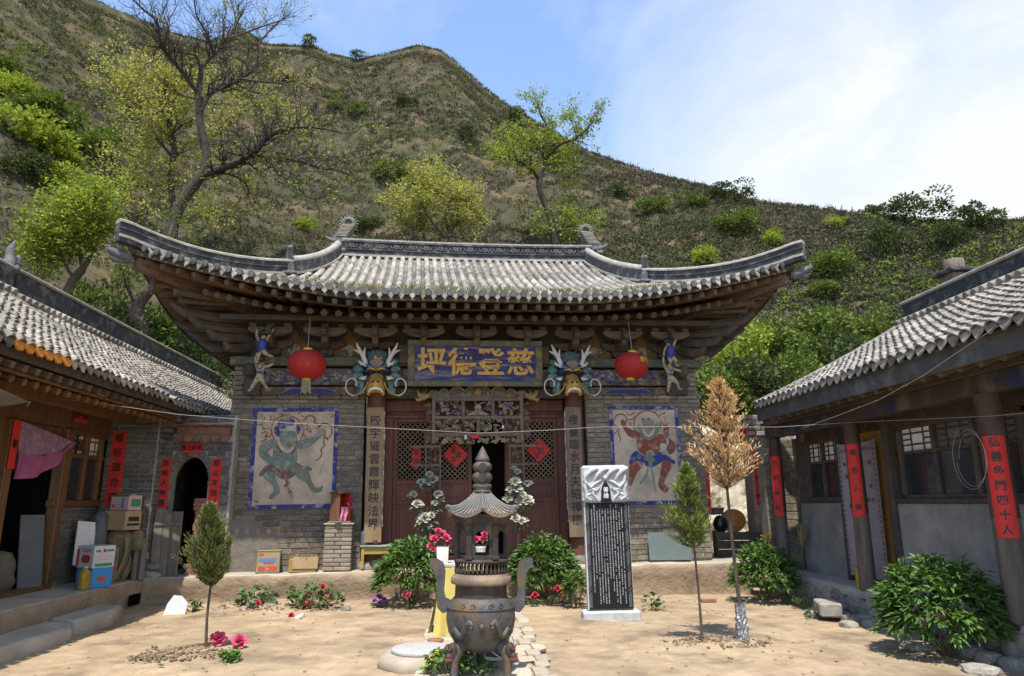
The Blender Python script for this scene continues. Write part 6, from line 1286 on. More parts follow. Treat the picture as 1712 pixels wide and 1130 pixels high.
# ---------------- stele
M_GRAN = mat('black_granite', (.010, .0105, .012), (.016, .017, .019), scale=30, rough=.5, spec=.15); M_WMARB = mat('white_marble', (.50, .50, .49), (.36, .36, .36), scale=9, rough=.7, bump=.3, bscale=40); M_GREYM = mat('grey_marble', (.3, .3, .3), (.22, .22, .22), scale=9, rough=.7)
st = empty('stele', (2.0, 9.78, 0), (0, R(-1.2), R(-3)), 'black inscribed stone stele with white carved dragon top', 'stele')
b = MB(); b.bbox((-.38, -.15, -.03), (.38, .15, .11), .02); b.build('plinth', M_WMARB, st)
b = MB(); b.box((-.305, -.06, .125), (.305, .07, 1.50)); b.build('slab', M_WMARB, st)
b = MB(); b.box((-.285, -.066, .128), (.300, -.0605, 1.497)); face = b.build('inscribed_face', M_GRAN, st)
for s in (-1, 1): 
    b = MB(); b.box((s * .262 - .02, -.0685, .15), (s * .262 + .02, -.0662, 1.49)); bd = b.build('key_border', mat('dull_border', (.09, .09, .09), (.05, .05, .05), scale=20, stretch=(30, 1, 1)), face)
    b = MB()
    for k in range(5):
        z = .32 + k * .27
        for j in range(4): b.box((s * .262 - .02 + (j % 2) * .022, -.0700, z + j * .024), (s * .262 - .006 + (j % 2) * .022, -.0687, z + j * .024 + .03))
    b.build('key_pattern', M_GRAN, face)['kind'] = 'stuff'
g = random.Random(12); b = MB()
for c in range(12):
    x = -.205 + c * .0373; z = 1.46 - g.choice((0, 0, .05, .06)); zend = .2 + g.choice((0, 0, .15, .3, .1))
    while z > zend:
        if g.random() < .93:
            s = .0095
            for e_ in (-.008, .0, .006): a = g.uniform(.004, .0075); b.box((x - a, -.0675, z + e_), (x + a, -.0664, z + e_ + g.choice((.003, .005))))
        z -= .0262
b.build('inscription', mat('engraved_grey', (.45, .45, .45)), face)['kind'] = 'stuff'
b = MB(); b.bbox((-.318, -.085, 1.502), (.312, .085, 2.0), .03); hd = b.build('carved_head', M_WMARB, st)
for k in range(4):      # interlaced dragon bodies
    x0 = -.29 + k * .145; b = MB(); b.tube([(x0 + .0, -.085, 1.80), (x0 + .04, -.10, 1.87), (x0 + .10, -.108, 1.925), (x0 + .17, -.10, 1.955), (x0 + .23, -.09, 1.93)][: 5 if k < 3 else 4], [.02, .032, .034, .03, .02][: 5 if k < 3 else 4], 8); b.build('carved_coil', M_WMARB, hd)
for s in (-1, 1):
    for (pts, r) in (([(.28, 1.88), (.27, 1.78), (.2, 1.70), (.13, 1.76), (.05, 1.80)], .026), ([(.29, 1.75), (.26, 1.66), (.28, 1.58), (.2, 1.53)], .028), ([(.12, 1.70), (.18, 1.63), (.13, 1.57), (.10, 1.52)], .022), ([(.22, 1.66), (.17, 1.68), (.12, 1.66), (.09, 1.70)], .02), ([(.3, 1.54), (.25, 1.60), (.2, 1.62)], .02)):
        b = MB(); b.tube([(s * p[0] - .003, -.088 - .006 * math.sin(i), p[1]) for i, p in enumerate(pts)], [r * (.7 + .3 * math.sin(math.pi * (i + .5) / len(pts))) for i in range(len(pts))], 7); b.build('carved_coil', M_WMARB, hd)
    for k in range(5): b = MB(); b.tube([(s * .24 - .003, -.09, 1.60 + k * .012), (s * (.17 + .02 * k) - .003, -.1, 1.56 - .008 * k)], [.012, .004], 5); b.build('carved_mane', M_WMARB, hd)
b = MB(); b.ball((0, -.10, 1.83), .035, 10, 7); b.build('carved_pearl', M_WMARB, hd)
b = MB(); b.xz([(-.07, 1.503), (.07, 1.503), (.06, 1.66), (.045, 1.72), (.02, 1.755), (0, 1.79), (-.02, 1.755), (-.045, 1.72), (-.06, 1.66)], -.112, -.08); ni = b.build('niche', M_GRAN, st)
lettering('善', .075, M_WHITE, ni, Matrix.Translation((0, -.1135, 1.665)) @ FRONT, .001, .001); lettering('緣', .075, M_WHITE, ni, Matrix.Translation((0, -.1135, 1.585)) @ FRONT, .001, .001)

# ---------------- paved path, round stone, bucket
pt = empty('paved_path', (.25, 8.5, 0)); pt['kind'] = 'structure'; g = random.Random(6)
y = 6.3; paver = [rock_mesh(20 + i, mat('pale_paver', (.44, .38, .29), (.33, .28, .21), scale=5, rough=.92, bump=.5, bscale=14, objvar=.22), .3) for i in range(3)]
while y < 11.3:
    d = g.uniform(.2, .34); x = -.42
    for k in range(6):
        w = .15 if k in (0, 5) else g.uniform(.2, .26); 
        o = bpy.data.objects.new('paving_stone', g.choice(paver)); link(o, pt); o.location = (x + w / 2 - .25 + g.uniform(-.01, .01) + .04 + (.0 if k else -.02), y + d / 2 - 8.5, .004 + (.012 if k in (0, 5) else 0)); o.scale = (w * 1.05, d * 1.02, .05); o.rotation_euler = (g.uniform(-.02, .02), g.uniform(-.02, .02), g.uniform(-.05, .05)); x += w
    y += d
rs = empty('round_stone', (-.36, 7.22, 0), (0, 0, 0), 'pale round stone disc on a rounded square base, left of the burner', 'stone base')
b = MB(); b.lathe([(.40, -.03), (.43, .04), (.40, .10), (.34, .12), (.1, .12)], n=8, smooth=True, phase=.5); b.build('base', mat('tan_stone', (.38, .32, .24), (.3, .25, .19), scale=5, bump=.4), rs)
b = MB(); b.lathe([(.275, .118), (.285, .125), (.285, .15), (.27, .158), (.05, .158)], n=40); b.build('disc', mat('speckled_granite', (.46, .44, .41), (.3, .29, .28), scale=60, rough=.8), rs)
p = atZ(832, 1108, 0); bk = empty('bucket', (p.x, 7.5, 0), (0, 0, 0), 'grey metal bucket with wire handle behind the burner', 'bucket')
b = MB(); b.lathe([(.01, .0), (.11, .0), (.14, .25), (.146, .255), (.134, .25), (.106, .02), (.01, .02)], n=22); b.build('pail', mat('galvanised', (.2, .22, .24), (.14, .155, .17), scale=6, rough=.45, metal=.5), bk)
b = MB(); b.tube([(.135, 0, .25), (.17, -.06, .15), (.14, -.13, .06), (.03, -.17, .03), (-.08, -.15, .1), (-.135, 0, .25)], .006, 5); b.build('handle', M_WHITE, bk)
p = atZ(728, 1083, 0); b = MB(); b.lathe([(.06, 0), (.085, .015), (.09, .035), (.07, .02), (.02, .015)], (p.x, p.y, .05), 16); b.thing('clay_saucer', M_TERRA, 'small terracotta saucer behind the round stone disc', 'saucer')

# ---------------- flowers and leaves helpers
def leaf_cloud(name, P, D, size, width, m, parent=None, droop=.35, seed=0):
    """folded pointed leaves at P pointing along D"""
    g_ = np.random.default_rng(seed); P = np.array(P, dtype=float); D = np.array(D, dtype=float); D /= np.linalg.norm(D, axis=1)[:, None] + 1e-9; N = len(P)
    up = np.array([0, 0, 1.0]); S = np.cross(D, up); S /= np.linalg.norm(S, axis=1)[:, None] + 1e-6; U = np.cross(S, D)
    tw = g_.uniform(-.7, .7, N)[:, None]; S2 = S * np.cos(tw) + U * np.sin(tw); U2 = -S * np.sin(tw) + U * np.cos(tw)
    s = (size * g_.uniform(.65, 1.25, N))[:, None]; w = s * width
    a = P; m1 = P + D * s * .45 + U2 * s * .05; tip = P + D * s - np.array([0, 0, 1]) * s * droop * g_.uniform(.4, 1.2, N)[:, None]
    l = m1 + S2 * w * .5 - U2 * s * .06; r = m1 - S2 * w * .5 - U2 * s * .06
    V = np.stack([a, l, m1, r, tip], 1).reshape(-1, 3); k = np.arange(N)[:, None] * 5
    F = np.concatenate([k + np.array([[0, 2, 1]]), k + np.array([[0, 3, 2]]), k + np.array([[1, 2, 4]]), k + np.array([[2, 3, 4]])])
    return np_mesh(name, V, F, m, parent)
M_PEONY = mat('peony_leaf', (.10, .18, .03), (.06, .125, .024), scale=6, rough=.5, islvar=.45, trans=.22); M_HOLLY = mat('mallow_leaf', (.10, .165, .05), (.065, .12, .035), scale=6, rough=.7, islvar=.35, trans=.2); M_STEM = mat('green_stem', (.10, .13, .035), (.12, .08, .04), scale=6)
def peony(x, y, z, rx, rz, n, seed, lab, leaf=.13, stalks=12):
    e = empty('peony_bush', (x, y, z), (0, 0, 0), lab, 'bush', 'leafy peony bushes'); g = random.Random(seed); P, D = [], []; sm = MB()
    for i in range(n):
        a = g.uniform(0, 2*math.pi); ph = math.acos(g.uniform(-.05, 1)); rr = g.uniform(.55, 1.0) ** .6; d = Vector((math.sin(ph) * math.cos(a), math.sin(ph) * math.sin(a), math.cos(ph)))
        c = Vector((d.x * rx * rr, d.y * rx * rr, rz * .30 + d.z * rz * .68 * rr + .06 * rz * fbm((d.x * 3 + seed, d.y * 3, d.z * 3), 2)))
        base = (Vector((d.x, d.y, .25 + .5 * d.z))).normalized()
        for k in range(5): P.append(c); D.append(base + Vector((g.uniform(-.8, .8), g.uniform(-.8, .8), g.uniform(-.4, .45))))
        if i % 24 == 0: sm.tube([(d.x * .04, d.y * .04, 0), (c.x * .55, c.y * .55, c.z * .6), (c.x, c.y, c.z)], [.008, .006, .003], 4)
    for i in range(stalks):
        a = g.uniform(0, 6.28); q = g.uniform(0, .75) * rx; h = rz * (1.0 + g.uniform(-.02, .12)) - .25 * q; c = Vector((q * math.cos(a), q * math.sin(a), h)); sm.tube([(c.x * .7, c.y * .7, h - .2), c], [.005, .003], 4); sm.ball(c, .012, 5, 4)
        for k in range(3): P.append(c - Vector((0, 0, .03 + .03 * k))); D.append(Vector((g.uniform(-1, 1), g.uniform(-1, 1), .3)))
    leaf_cloud('foliage', P, D, leaf, .27, M_PEONY, e, .4, seed); o = sm.build('stems', M_STEM, e); o['kind'] = 'stuff'
peony(-.72, 11.12, .02, .54, .94, 620, 1, 'leafy peony bush left of the burner in front of the couplet board'); peony(1.30, 11.45, .02, .56, .96, 620, 2, 'leafy peony bush right of the burner in front of the doors'); peony(4.72, 11.2, .02, .50, .84, 520, 3, 'leafy peony bush below the far end of the right porch'); peony(4.92, 7.3, .0, .60, .92, 720, 4, 'largest leafy peony bush at the near right, in front of the porch', .14, 16)
peony(1.72, 10.85, .02, .22, .5, 110, 5, 'small peony bush beside the base of the stele', .11, 3)
def mallow(x, y, z, r, h, n, seed, lab, cat='plant', leaf=.10, m=None):
    e = empty('leafy_plant', (x, y, z), (0, 0, 0), lab, cat, 'low leafy plants in the soil'); g = random.Random(seed); b = MB(); sm = MB()
    for i in range(n):
        a = g.uniform(0, 6.28); q = math.sqrt(g.random()) * r; c = Vector((q * math.cos(a), q * math.sin(a), h * g.uniform(.25, 1.0) * (1 - .35 * (q / r) ** 2))); t = Matrix.Rotation(g.uniform(0, 6.28), 3, 'Z') @ Matrix.Rotation(g.uniform(-.8, .8), 3, 'X') @ Matrix.Rotation(g.uniform(-.6, .6), 3, 'Y'); s = leaf * g.uniform(.6, 1.2)
        ring = []
        for k in range(10): ph = 2*math.pi*k/10; rr = s * (.5 if k % 2 == 0 else .38) * (1 if k else .2); ring.append(c + t @ Vector((rr * math.cos(ph), rr * math.sin(ph), .12 * s * math.cos(2 * ph))))
        b.add([c - t @ Vector((0, 0, s * .08))] + ring, [(0, 1 + k, 1 + (k + 1) % 10) for k in range(10)]); 
        if i % 3 == 0: sm.tube([(c.x * .3, c.y * .3, 0), c], [.004, .003], 4)
    b.build('foliage', m or M_HOLLY, e)['kind'] = 'stuff'; sm.build('stems', M_STEM, e)['kind'] = 'stuff'
mallow(-2.95, 11.0, .03, .30, .30, 90, 11, 'low mallow plant left of the tan boulder by the terrace'); mallow(-2.12, 11.05, .03, .42, .33, 130, 12, 'wide mallow plant right of the tan boulder by the terrace'); mallow(-3.75, 10.75, .02, .15, .16, 34, 13, 'small leafy plant beside the white stone slab', leaf=.08); mallow(2.72, 10.35, .02, .17, .22, 30, 14, 'small leafy plant right of the stele base', leaf=.09); mallow(-2.2, 7.45, .02, .10, .09, 60, 15, 'tuft of bright green leaves below the pink flowers', leaf=.06, m=mat('bright_leaf', (.10, .2, .03), (.07, .15, .02), scale=5, islvar=.3, trans=.2))
mallow(4.75, 9.6, .02, .16, .14, 40, 16, 'small weed under the right platform edging', leaf=.06); mallow(5.0, 10.4, .05, .2, .16, 50, 17, 'weed clump at the right platform edge near the step block', leaf=.06); mallow(-.08, 6.75, .02, .22, .25, 120, 18, 'green leafy plant with yellow flowers at the foot of the burner', leaf=.07, m=mat('bright_leaf', (.1, .2, .03)))
mallow(.15, 6.72, .02, .2, .16, 70, 19, 'low green leaves around the burner leg', leaf=.06)
def blossom(c, r, m, parent, g, petals=16, name='blossom', nrm=None):
    b = MB(); N = (nrm or Vector((g.uniform(-.3, .3), -.6, .7))).normalized(); T = N.to_track_quat('Z', 'Y').to_matrix()
    for k in range(petals):
        lay = k / petals; a = k * 2.4; tilt = .25 + 1.15 * (1 - lay); rr = r * (.45 + .55 * (1 - lay * .5)); d = T @ Vector((math.cos(a) * math.sin(tilt), math.sin(a) * math.sin(tilt), math.cos(tilt))); s = T @ Vector((-math.sin(a), math.cos(a), 0)); q = Vector(c) + N * r * .15 * lay
        b.add([q + s * rr * .12, q - s * rr * .12, q + d * rr * .6 - s * rr * .38 + N * .1 * rr, q + d * rr * .6 + s * rr * .38 + N * .1 * rr, q + d * rr * 1.0 - s * rr * .2, q + d * rr * 1.0 + s * rr * .2], [(0, 1, 2, 3), (3, 2, 4, 5)])
    return b.build(name, m, parent)
M_PINKF = mat('pink_petal', (.62, .07, .16), (.42, .03, .07), scale=22, rough=.6, islvar=.35, trans=.2); M_REDF = mat('crimson_petal', (.5, .02, .05), (.35, .012, .03), scale=20, rough=.6, islvar=.35, trans=.2); M_PURF = mat('purple_petal', (.26, .06, .36), (.36, .12, .42), scale=20, rough=.6, islvar=.3, trans=.2); M_WHTF = mat('cream_petal', (.55, .52, .42), (.42, .42, .3), scale=22, rough=.7, islvar=.25, trans=.2); M_YELF = mat('yellow_petal', (.7, .45, .02), rough=.6)
def flower_clump(u, v, y, zb_, heads, m, lab, name='artificial_flower', seed=0, leafm=M_PEONY, base=None):
    p = atY(u, v, y); e = empty(name, (p.x, y, zb_), (0, 0, 0), lab, 'flower', 'bright artificial flowers'); g = random.Random(seed); sm = MB(); P, D = [], []
    for (du, dv, r) in heads:
        q = atY(u + du, v + dv, y) - Vector((p.x, y, zb_)); q.y += g.uniform(-.04, .04); blossom(q, r, m, e, g); sm.tube([(q.x * .3, q.y * .3, -.02 if base is None else base), (q.x * .8, q.y, q.z * .6), q], .004, 4)
        for k in range(5): P.append(q - Vector((0, -.01, r * .7))); D.append((g.uniform(-1, 1), g.uniform(-1, .3), g.uniform(-.6, .3)))
    leaf_cloud('foliage', P, D, .07, .4, leafm, e, .3, seed)['kind'] = 'stuff'; sm.build('stems', M_STEM, e)
flower_clump(366, 1070, 8.0, .03, [(0, 0, .10)], M_PINKF, 'single pink artificial flower just right of the left sapling trunk', seed=1); flower_clump(398, 1076, 7.85, .03, [(0, 0, .095)], M_PINKF, 'single pink artificial flower farther right of the left sapling', seed=2)
flower_clump(530, 1000, 10.9, .02, [(10, -18, .065), (4, -6, .06), (13, -2, .055), (-22, -4, .05), (-12, 8, .05), (-18, 16, .05)], M_REDF, 'crimson artificial flowers at the edge of the wide mallow', seed=3); flower_clump(488, 1029, 10.2, .0, [(0, 0, .05)], M_REDF, 'lone crimson flower lying on the soil', seed=4); flower_clump(634, 1003, 10.9, .02, [(0, -4, .06), (-8, 2, .05), (8, 0, .05), (2, 6, .05)], M_PURF, 'purple artificial flowers left of the burner bush', seed=5); flower_clump(680, 993, 10.6, .02, [(0, -5, .05), (-4, 4, .05), (4, 0, .04)], M_PINKF, 'pink flowers under the left peony bush', seed=6)
flower_clump(920, 990, 10.9, .02, [(-25, 5, .06), (0, -2, .06), (12, -6, .065), (18, 2, .06), (-30, 10, .05)], M_REDF, 'crimson flowers under the right peony bush', seed=7); flower_clump(432, 1009, 10.7, .02, [(0, 0, .05)], M_REDF, 'small crimson flower between the two mallow plants', seed=8); flower_clump(722, 1100, 6.72, .03, [(0, 0, .028), (-10, 12, .025), (8, -10, .024)], M_YELF, 'yellow flowers beside the front burner leg', seed=9)
# table with yellow cloth, pots of pink flowers
tb = empty('offering_table', (.10, 8.9, 0), (0, 0, 0), 'offering table under a draped yellow cloth behind the burner', 'table')
b = MB(); b.bbox((-.34, -.26, .76), (.34, .26, .80), .008); b.build('table_top', mat('pale_board', (.45, .42, .37), (.36, .33, .28), scale=5), tb)
for sx in (-.29, .29):
    for sy in (-.2, .2): b = MB(); b.bbox((sx - .025, sy - .025, 0), (sx + .025, sy + .025, .76), .004); b.build('leg', M_WOOD, tb)
M_YCL = mat('yellow_cloth', (.60, .48, .14), (.5, .39, .1), scale=4, rough=.8, trans=.1)
def cloth(u, v):
    x = -.355 + .71 * u; z = .757 - .74 * v; f = .03 * v * math.sin(u * 22) + .02 * v * math.sin(u * 9 + 1); return Vector((x - .05 * v * (1 - u) * (v) , -.262 - .05 * v - f - (.1 * v * v * (1 - u)), z))
b = MB(); b.grid(cloth, 60, 16); b.grid(lambda u, v: Vector((-.345 - .05 * v - .02 * v * math.sin(u * 14) - .05 * v * v, .26 - .52 * u, .757 - .72 * v)), 24, 12); b.build('yellow_cloth', M_YCL, tb)
b = MB(); q = atY(740, 931, 8.75); b.lathe([(.09, .80), (.10, .98), (.104, .99), (.095, .98), (.09, .9)], (q.x, 8.75, 0), 4, False, phase=.5); b.thing('white_bucket', M_WHITE, 'square white tub holding pink flowers on the table', 'tub'); flower_clump(738, 903, 8.75, .88, [(0, -8, .075), (-12, 0, .07), (8, -2, .065), (-18, 12, .06), (10, 8, .05), (-6, -14, .055), (-14, 16, .05)], M_PINKF, 'bouquet of pink flowers in the white tub on the table', seed=10, base=.0)
b = MB(); b.lathe([(.05, .80), (.062, .97), (.066, .975), (.058, .96)], (.24, 8.95, 0), 14); b.thing('white_cup', M_WHITE, 'tall white paper cup on the offering table', 'cup'); b = MB(); b.bbox((-.05, -.05, 0), (.05, .05, .09), .01); o = b.build('white_candle', M_WHITE); o.location = (.13, 8.85, .80); tag(o, 'short white candle block on the offering table', 'candle')
flower_clump(806, 903, 9.0, .9, [(-10, 0, .06), (0, 2, .07), (10, -4, .07), (4, -8, .06), (-14, 4, .05)], M_PINKF, 'pink flowers seen through the burner window', seed=11, base=-.1)
# white artificial flower stands beside the doors
def wreath(u, v, heads, lab, seed):
    y = 12.0; p = atY(u, v, y); e = empty('flower_stand', (p.x, y, .47), (0, 0, 0), lab, 'flower stand', 'cream flower stands by the door'); g = random.Random(seed); P, D = [], []
    for (du, dv, r) in heads:
        q = atY(u + du, v + dv, y) - Vector((p.x, y, .47)); q.y += g.uniform(-.06, .02); blossom(q, r * 1.45, M_WHTF, e, g, 26); blossom(q + Vector((g.uniform(-.07, .07), .03, g.uniform(-.07, .07))), r * 1.1, M_WHTF, e, g, 18)
        for k in range(22): P.append(q + Vector((g.uniform(-.06, .06), .02, g.uniform(-.1, .04)))); D.append((g.uniform(-1, 1), g.uniform(-.8, .2), g.uniform(-.9, .4)))
    leaf_cloud('foliage', P, D, .085, .42, mat('pale_leaf', (.16, .2, .09), (.1, .14, .06), scale=6, islvar=.35, trans=.2), e, .3, seed)['kind'] = 'stuff'; b = MB(); b.tube([(0, 0, 0), (0, 0, .6), (.02, 0, 1.0)], .012, 6); b.build('stand_pole', M_DARKW, e); b = MB(); b.lathe([(.11, 0), (.12, .02), (.02, .03)], n=14); b.build('foot', M_DARKW, e)
wreath(713, 840, [(5, -45, .055), (-9, -32, .06), (2, -33, .075), (12, -36, .055), (-22, -12, .055), (-15, 4, .07), (20, -12, .065), (-3, 28, .085), (-10, 33, .05), (4, 40, .05), (14, 2, .05), (8, 22, .05)], 'cream artificial flower stand before the left door leaf', 21); wreath(866, 832, [(0, -42, .05), (-4, -25, .075), (-2, -14, .075), (15, -22, .055), (-14, -12, .055), (-16, 4, .06), (3, 8, .07), (16, 6, .08), (-4, 36, .07), (6, 40, .06), (8, -4, .05)], 'cream artificial flower stand before the right door leaf', 22)

# ---------------- things on the terrace
def tz(x): return terrace_edge(x)[1]
M_CARD = mat('cardboard', (.38, .26, .14), (.31, .21, .11), scale=5, rough=.85); M_CARDG = mat('carton_green', (.06, .16, .07), rough=.7); M_CARDR = mat('carton_red', (.45, .07, .035), rough=.7); M_CARDB = mat('carton_blue', (.035, .22, .5), rough=.6); M_CARDW = mat('carton_white', (.55, .53, .52), (.48, .46, .45), scale=5, rough=.7); M_CARDBL = mat('print_blue', (.08, .2, .45), rough=.7); M_CPINK = mat('carton_pink', (.52, .36, .36), (.45, .3, .31), scale=5, rough=.7)
def carton(x, y, z, w, d, h, rot, m, lab, prints=(), name='carton', group='cardboard boxes'):
    e = empty(name, (x, y, z), (0, 0, R(rot)), lab, 'box', group); b = MB(); b.bbox((-w/2, -d/2, 0), (w/2, d/2, h), .006); b.build('box', m, e)
    b = MB(); b.box((-w/2 + .01, -.004, h), (w/2 - .01, .004, h + .002)); b.build('flap_seam', M_DARKW, e)
    for f, x0, x1, z0, z1, pm in prints:
        b = MB()
        if f == 'f': b.box((-w/2 + x0 * w, -d/2 - .002, z0 * h), (-w/2 + x1 * w, -d/2 - .0005, z1 * h))
        elif f == 'r': b.box((w/2 + .0005, -d/2 + x0 * d, z0 * h), (w/2 + .002, -d/2 + x1 * d, z1 * h))
        elif f == 'l': b.box((-w/2 - .002, -d/2 + x0 * d, z0 * h), (-w/2 - .0005, -d/2 + x1 * d, z1 * h))
        b.build('print', pm, e)
    return e
carton(-3.06, 11.95, .415, .36, .24, .34, 12, M_CARD, 'brown carton with green edges and red print on the terrace', [('f', 0, 1, .94, 1, M_CARDG), ('f', 0, .03, 0, .94, M_CARDG), ('f', .97, 1, 0, .94, M_CARDG), ('f', .03, .97, 0, .04, M_CARDG), ('f', .1, .3, .78, .88, M_CARDR), ('f', .1, .85, .5, .66, M_CARDBL), ('f', .3, .75, .4, .48, M_CARDR), ('f', .1, .4, .08, .3, M_CARDR), ('f', .45, .9, .08, .3, M_CARDR), ('f', .45, .55, .16, .22, M_CARDW), ('r', .2, .8, .5, .85, M_CARDR), ('r', .2, .8, .1, .3, M_CARDR), ('r', 0, 1, .94, 1, M_CARDG)])
e = carton(-2.52, 12.0, .42, .42, .26, .20, 4, mat('yellow_carton', (.34, .22, .06), (.28, .18, .05), scale=5), 'low yellow carton full of straw on the terrace', []); b = MB(); b.bbox((-.15, -.15, .04), (.24, -.145, .22), .002, Matrix.Rotation(R(-6), 4, 'X')); b.build('loose_flap', M_CARD, e); g = random.Random(2); b = MB()
for k in range(90): a = g.uniform(0, 6.28); x = g.uniform(-.19, .15); y_ = g.uniform(-.1, .1); b.tube([(x, y_, .19), (x + .09 * math.cos(a), y_ + .09 * math.sin(a), g.uniform(.2, .29))], .003, 3)
b.build('straw', mat('straw', (.36, .27, .12), (.26, .19, .08), scale=9, islvar=.3), e)['kind'] = 'stuff'
# brick pillar with shrine
bp = empty('brick_plinth', (-1.98, 12.0, .44), (0, 0, R(3)), 'short pillar of stacked pale bricks on the terrace', 'pillar'); g = random.Random(3); M_PBRK = mat('pale_brick', (.30, .25, .18), (.22, .18, .13), scale=7, rough=.9, bump=.5, objvar=.2)
for k in range(11):
    for j in range(2):
        w = .22 + (.05 if (k + j) % 2 else -.05); x0 = -.22 if j == 0 else -.22 + .17 + (.10 if k % 2 else 0); x1 = x0 + (.27 if k % 2 else .17) if j == 0 else .22; b = MB(); b.bbox((x0 + .004 + g.uniform(-.006, .006), -.15, k * .064 + .003), (x1 - .003, .15, k * .064 + .061), .01); b.build('brick', M_PBRK, bp)
b = MB(); b.bbox((-.24, -.17, .705), (.24, .17, .735), .012); b.build('cap_slab', M_PBRK, bp)
shp = TW(0, 0, 0); sh = empty('spirit_shrine', (-1.98, 11.98, 1.18), (0, R(0), R(50)), 'small red painted wooden shrine box on the brick pillar', 'shrine'); b = MB(); b.bbox((-.13, -.12, 0), (-.11, .1, .46), .004); b.build('side_board', mat('shrine_brown', (.2, .09, .05), (.14, .06, .035), scale=5, stretch=(3, 3, .5)), sh); b = MB(); b.bbox((.09, -.12, 0), (.11, .1, .46), .004); b.build('side_board', M_REDPAPER, sh); b = MB(); b.bbox((-.11, .08, 0), (.09, .1, .46), .003); b.build('back_board', M_RED, sh); b = MB(); b.bbox((-.15, -.16, .46), (.13, .12, .485), .004); b.build('roof_board', M_RED, sh); b = MB(); b.bbox((-.15, -.14, -.0), (.13, .12, .02), .004); b.build('floor_board', M_PBRK, sh)
b = MB(); b.grid(lambda u, v: Vector((-.08 + .14 * u + .02 * math.sin(v * 5), -.1 - .03 * math.sin(u * 9), .03 + .22 * (1 - v))), 8, 8); b.build('pink_cloth', mat('pink_cloth', (.6, .25, .33), (.45, .12, .2), scale=8, trans=.1), sh); blossom(Vector((.06, -.17, .27)), .07, mat('magenta_petal', (.25, .03, .1), (.18, .02, .07), scale=14), sh, random.Random(4))
# yellow stool, water bottle, pots
ys = empty('yellow_stool', (-1.40, 12.18, .46), (0, 0, R(6)), 'small yellow wooden table with worn grey top by the left column', 'table'); b = MB(); b.bbox((-.25, -.2, .33), (.25, .2, .36), .006); b.build('top', mat('worn_top', (.3, .29, .27), (.2, .19, .17), scale=5), ys); M_YW = mat('yellow_wood', (.38, .27, .055), (.28, .19, .04), scale=5, rough=.7)
for s in (-1, 1): b = MB(); b.bbox((-.21, s * .16 - .01, .22), (.21, s * .16 + .01, .33), .004); b.build('apron', M_YW, ys); b = MB(); b.bbox((s * .21 - .01, -.15, .22), (s * .21 + .01, .15, .33), .004); b.build('apron', M_YW, ys)
for sx in (-1, 1):
    for sy in (-1, 1): b = MB(); b.bbox((sx * .205 - .025, sy * .16 - .025, 0), (sx * .205 + .025, sy * .16 + .025, .33), .004); b.build('leg', M_YW, ys)
M_PLASTIC = mat('clear_plastic', (.20, .25, .28), (.14, .17, .2), scale=5, rough=.15, trans=.4); 
def bottle(x, y, z, r, h, m, cap, lab, name='bottle'):
    e = empty(name, (x, y, z), (0, 0, 0), lab, 'bottle'); b = MB(); prof = [(r * .9, 0), (r, .03 * h)]
    for k in range(6): prof += [(r, (.08 + .09 * k) * h), (r * .95, (.12 + .09 * k) * h)]
    prof += [(r, .66 * h), (r * .9, .76 * h), (r * .4, .88 * h), (r * .36, .94 * h)]; b.lathe(prof, n=18); b.build('body', m, e); b = MB(); b.lathe([(r * .42, .93 * h), (r * .42, h), (r * .3, h)], n=14); b.build('cap', cap, e)
bottle(-1.58, 12.12, .82, .07, .27, M_PLASTIC, mat('blue_cap', (.12, .25, .5)), 'clear plastic water bottle on the small yellow table', 'water_bottle')
def pot(x, y, z, r, lab): b = MB(); b.lathe([(r * .5, 0), (r * .95, r * .4), (r, r * .7), (r * .75, r * 1.05), (r * .85, r * 1.2), (r * .6, r * 1.15), (r * .3, r * .5)], (x, y, z), 18); b.thing('clay_pot', mat('dark_brown_glaze', (.045, .03, .022), (.07, .05, .03), scale=7, rough=.3), lab, 'pot')
pot(-1.40, 12.1, .82, .065, 'small dark brown pot on the yellow table'); pot(-1.40, 12.1, .46, .1, 'dark brown pot under the yellow table')
for k, (x, lab) in enumerate(((3.42, 'left grey green glass pane leaning on the hall wall'), (3.78, 'right grey green glass pane leaning on the hall wall'))):
    b = MB(); b.bbox((-.20, -.006, 0), (.20, .006, .46), .003); o = b.build('glass_pane', mat('green_glass', (.15, .18, .17), (.12, .15, .145), scale=3, rough=.25)); o.location = (x, 12.28 + k * .015 + .06, .535); o.rotation_euler = (R(-8), 0, R(3.5)); tag(o, lab, 'glass pane', 'glass panes against the hall')
# ---------------- clutter on the left platform
M_TXTG = mat('print_green', (.05, .22, .1)); M_TXTR = mat('print_red', (.35, .03, .03))
e = carton(-5.02, 10.50, .372, .34, .30, .26, -32, M_CARDB, 'bright blue fruit box at the bottom of the stack by the oil bottle', [('l', .1, .9, .1, .6, M_CARDR), ('r', .3, .7, .3, .55, M_CARDR)]); 
e = carton(-5.03, 10.50, .632, .36, .31, .29, -30, M_CARDW, 'white apple box on top of the blue fruit box', [('r', .08, .3, .72, .82, M_TXTG), ('r', .6, .92, .72, .82, M_TXTG), ('r', .1, .9, .06, .2, M_TXTG), ('r', .42, .56, .7, .84, M_TXTR), ('r', .15, .85, .35, .38, M_CPINK), ('r', .15, .85, .5, .53, M_CPINK), ('f', .0, .14, .05, .85, M_TXTR)])
b = MB(); 
for dx in (-.035, .035): b.xz([(.02 + dx + .055 * math.cos(t), .12 + .055 * math.sin(t)) for t in [2*math.pi*i/14 for i in range(14)]], -.158 - .0003 * (dx > 0), -.1562)
b.build('apple_print', M_TXTR, e); lettering('Apple', .085, M_TXTR, e, Matrix.Translation((.02, -.157, .235)) @ FRONT, 0, .0006)
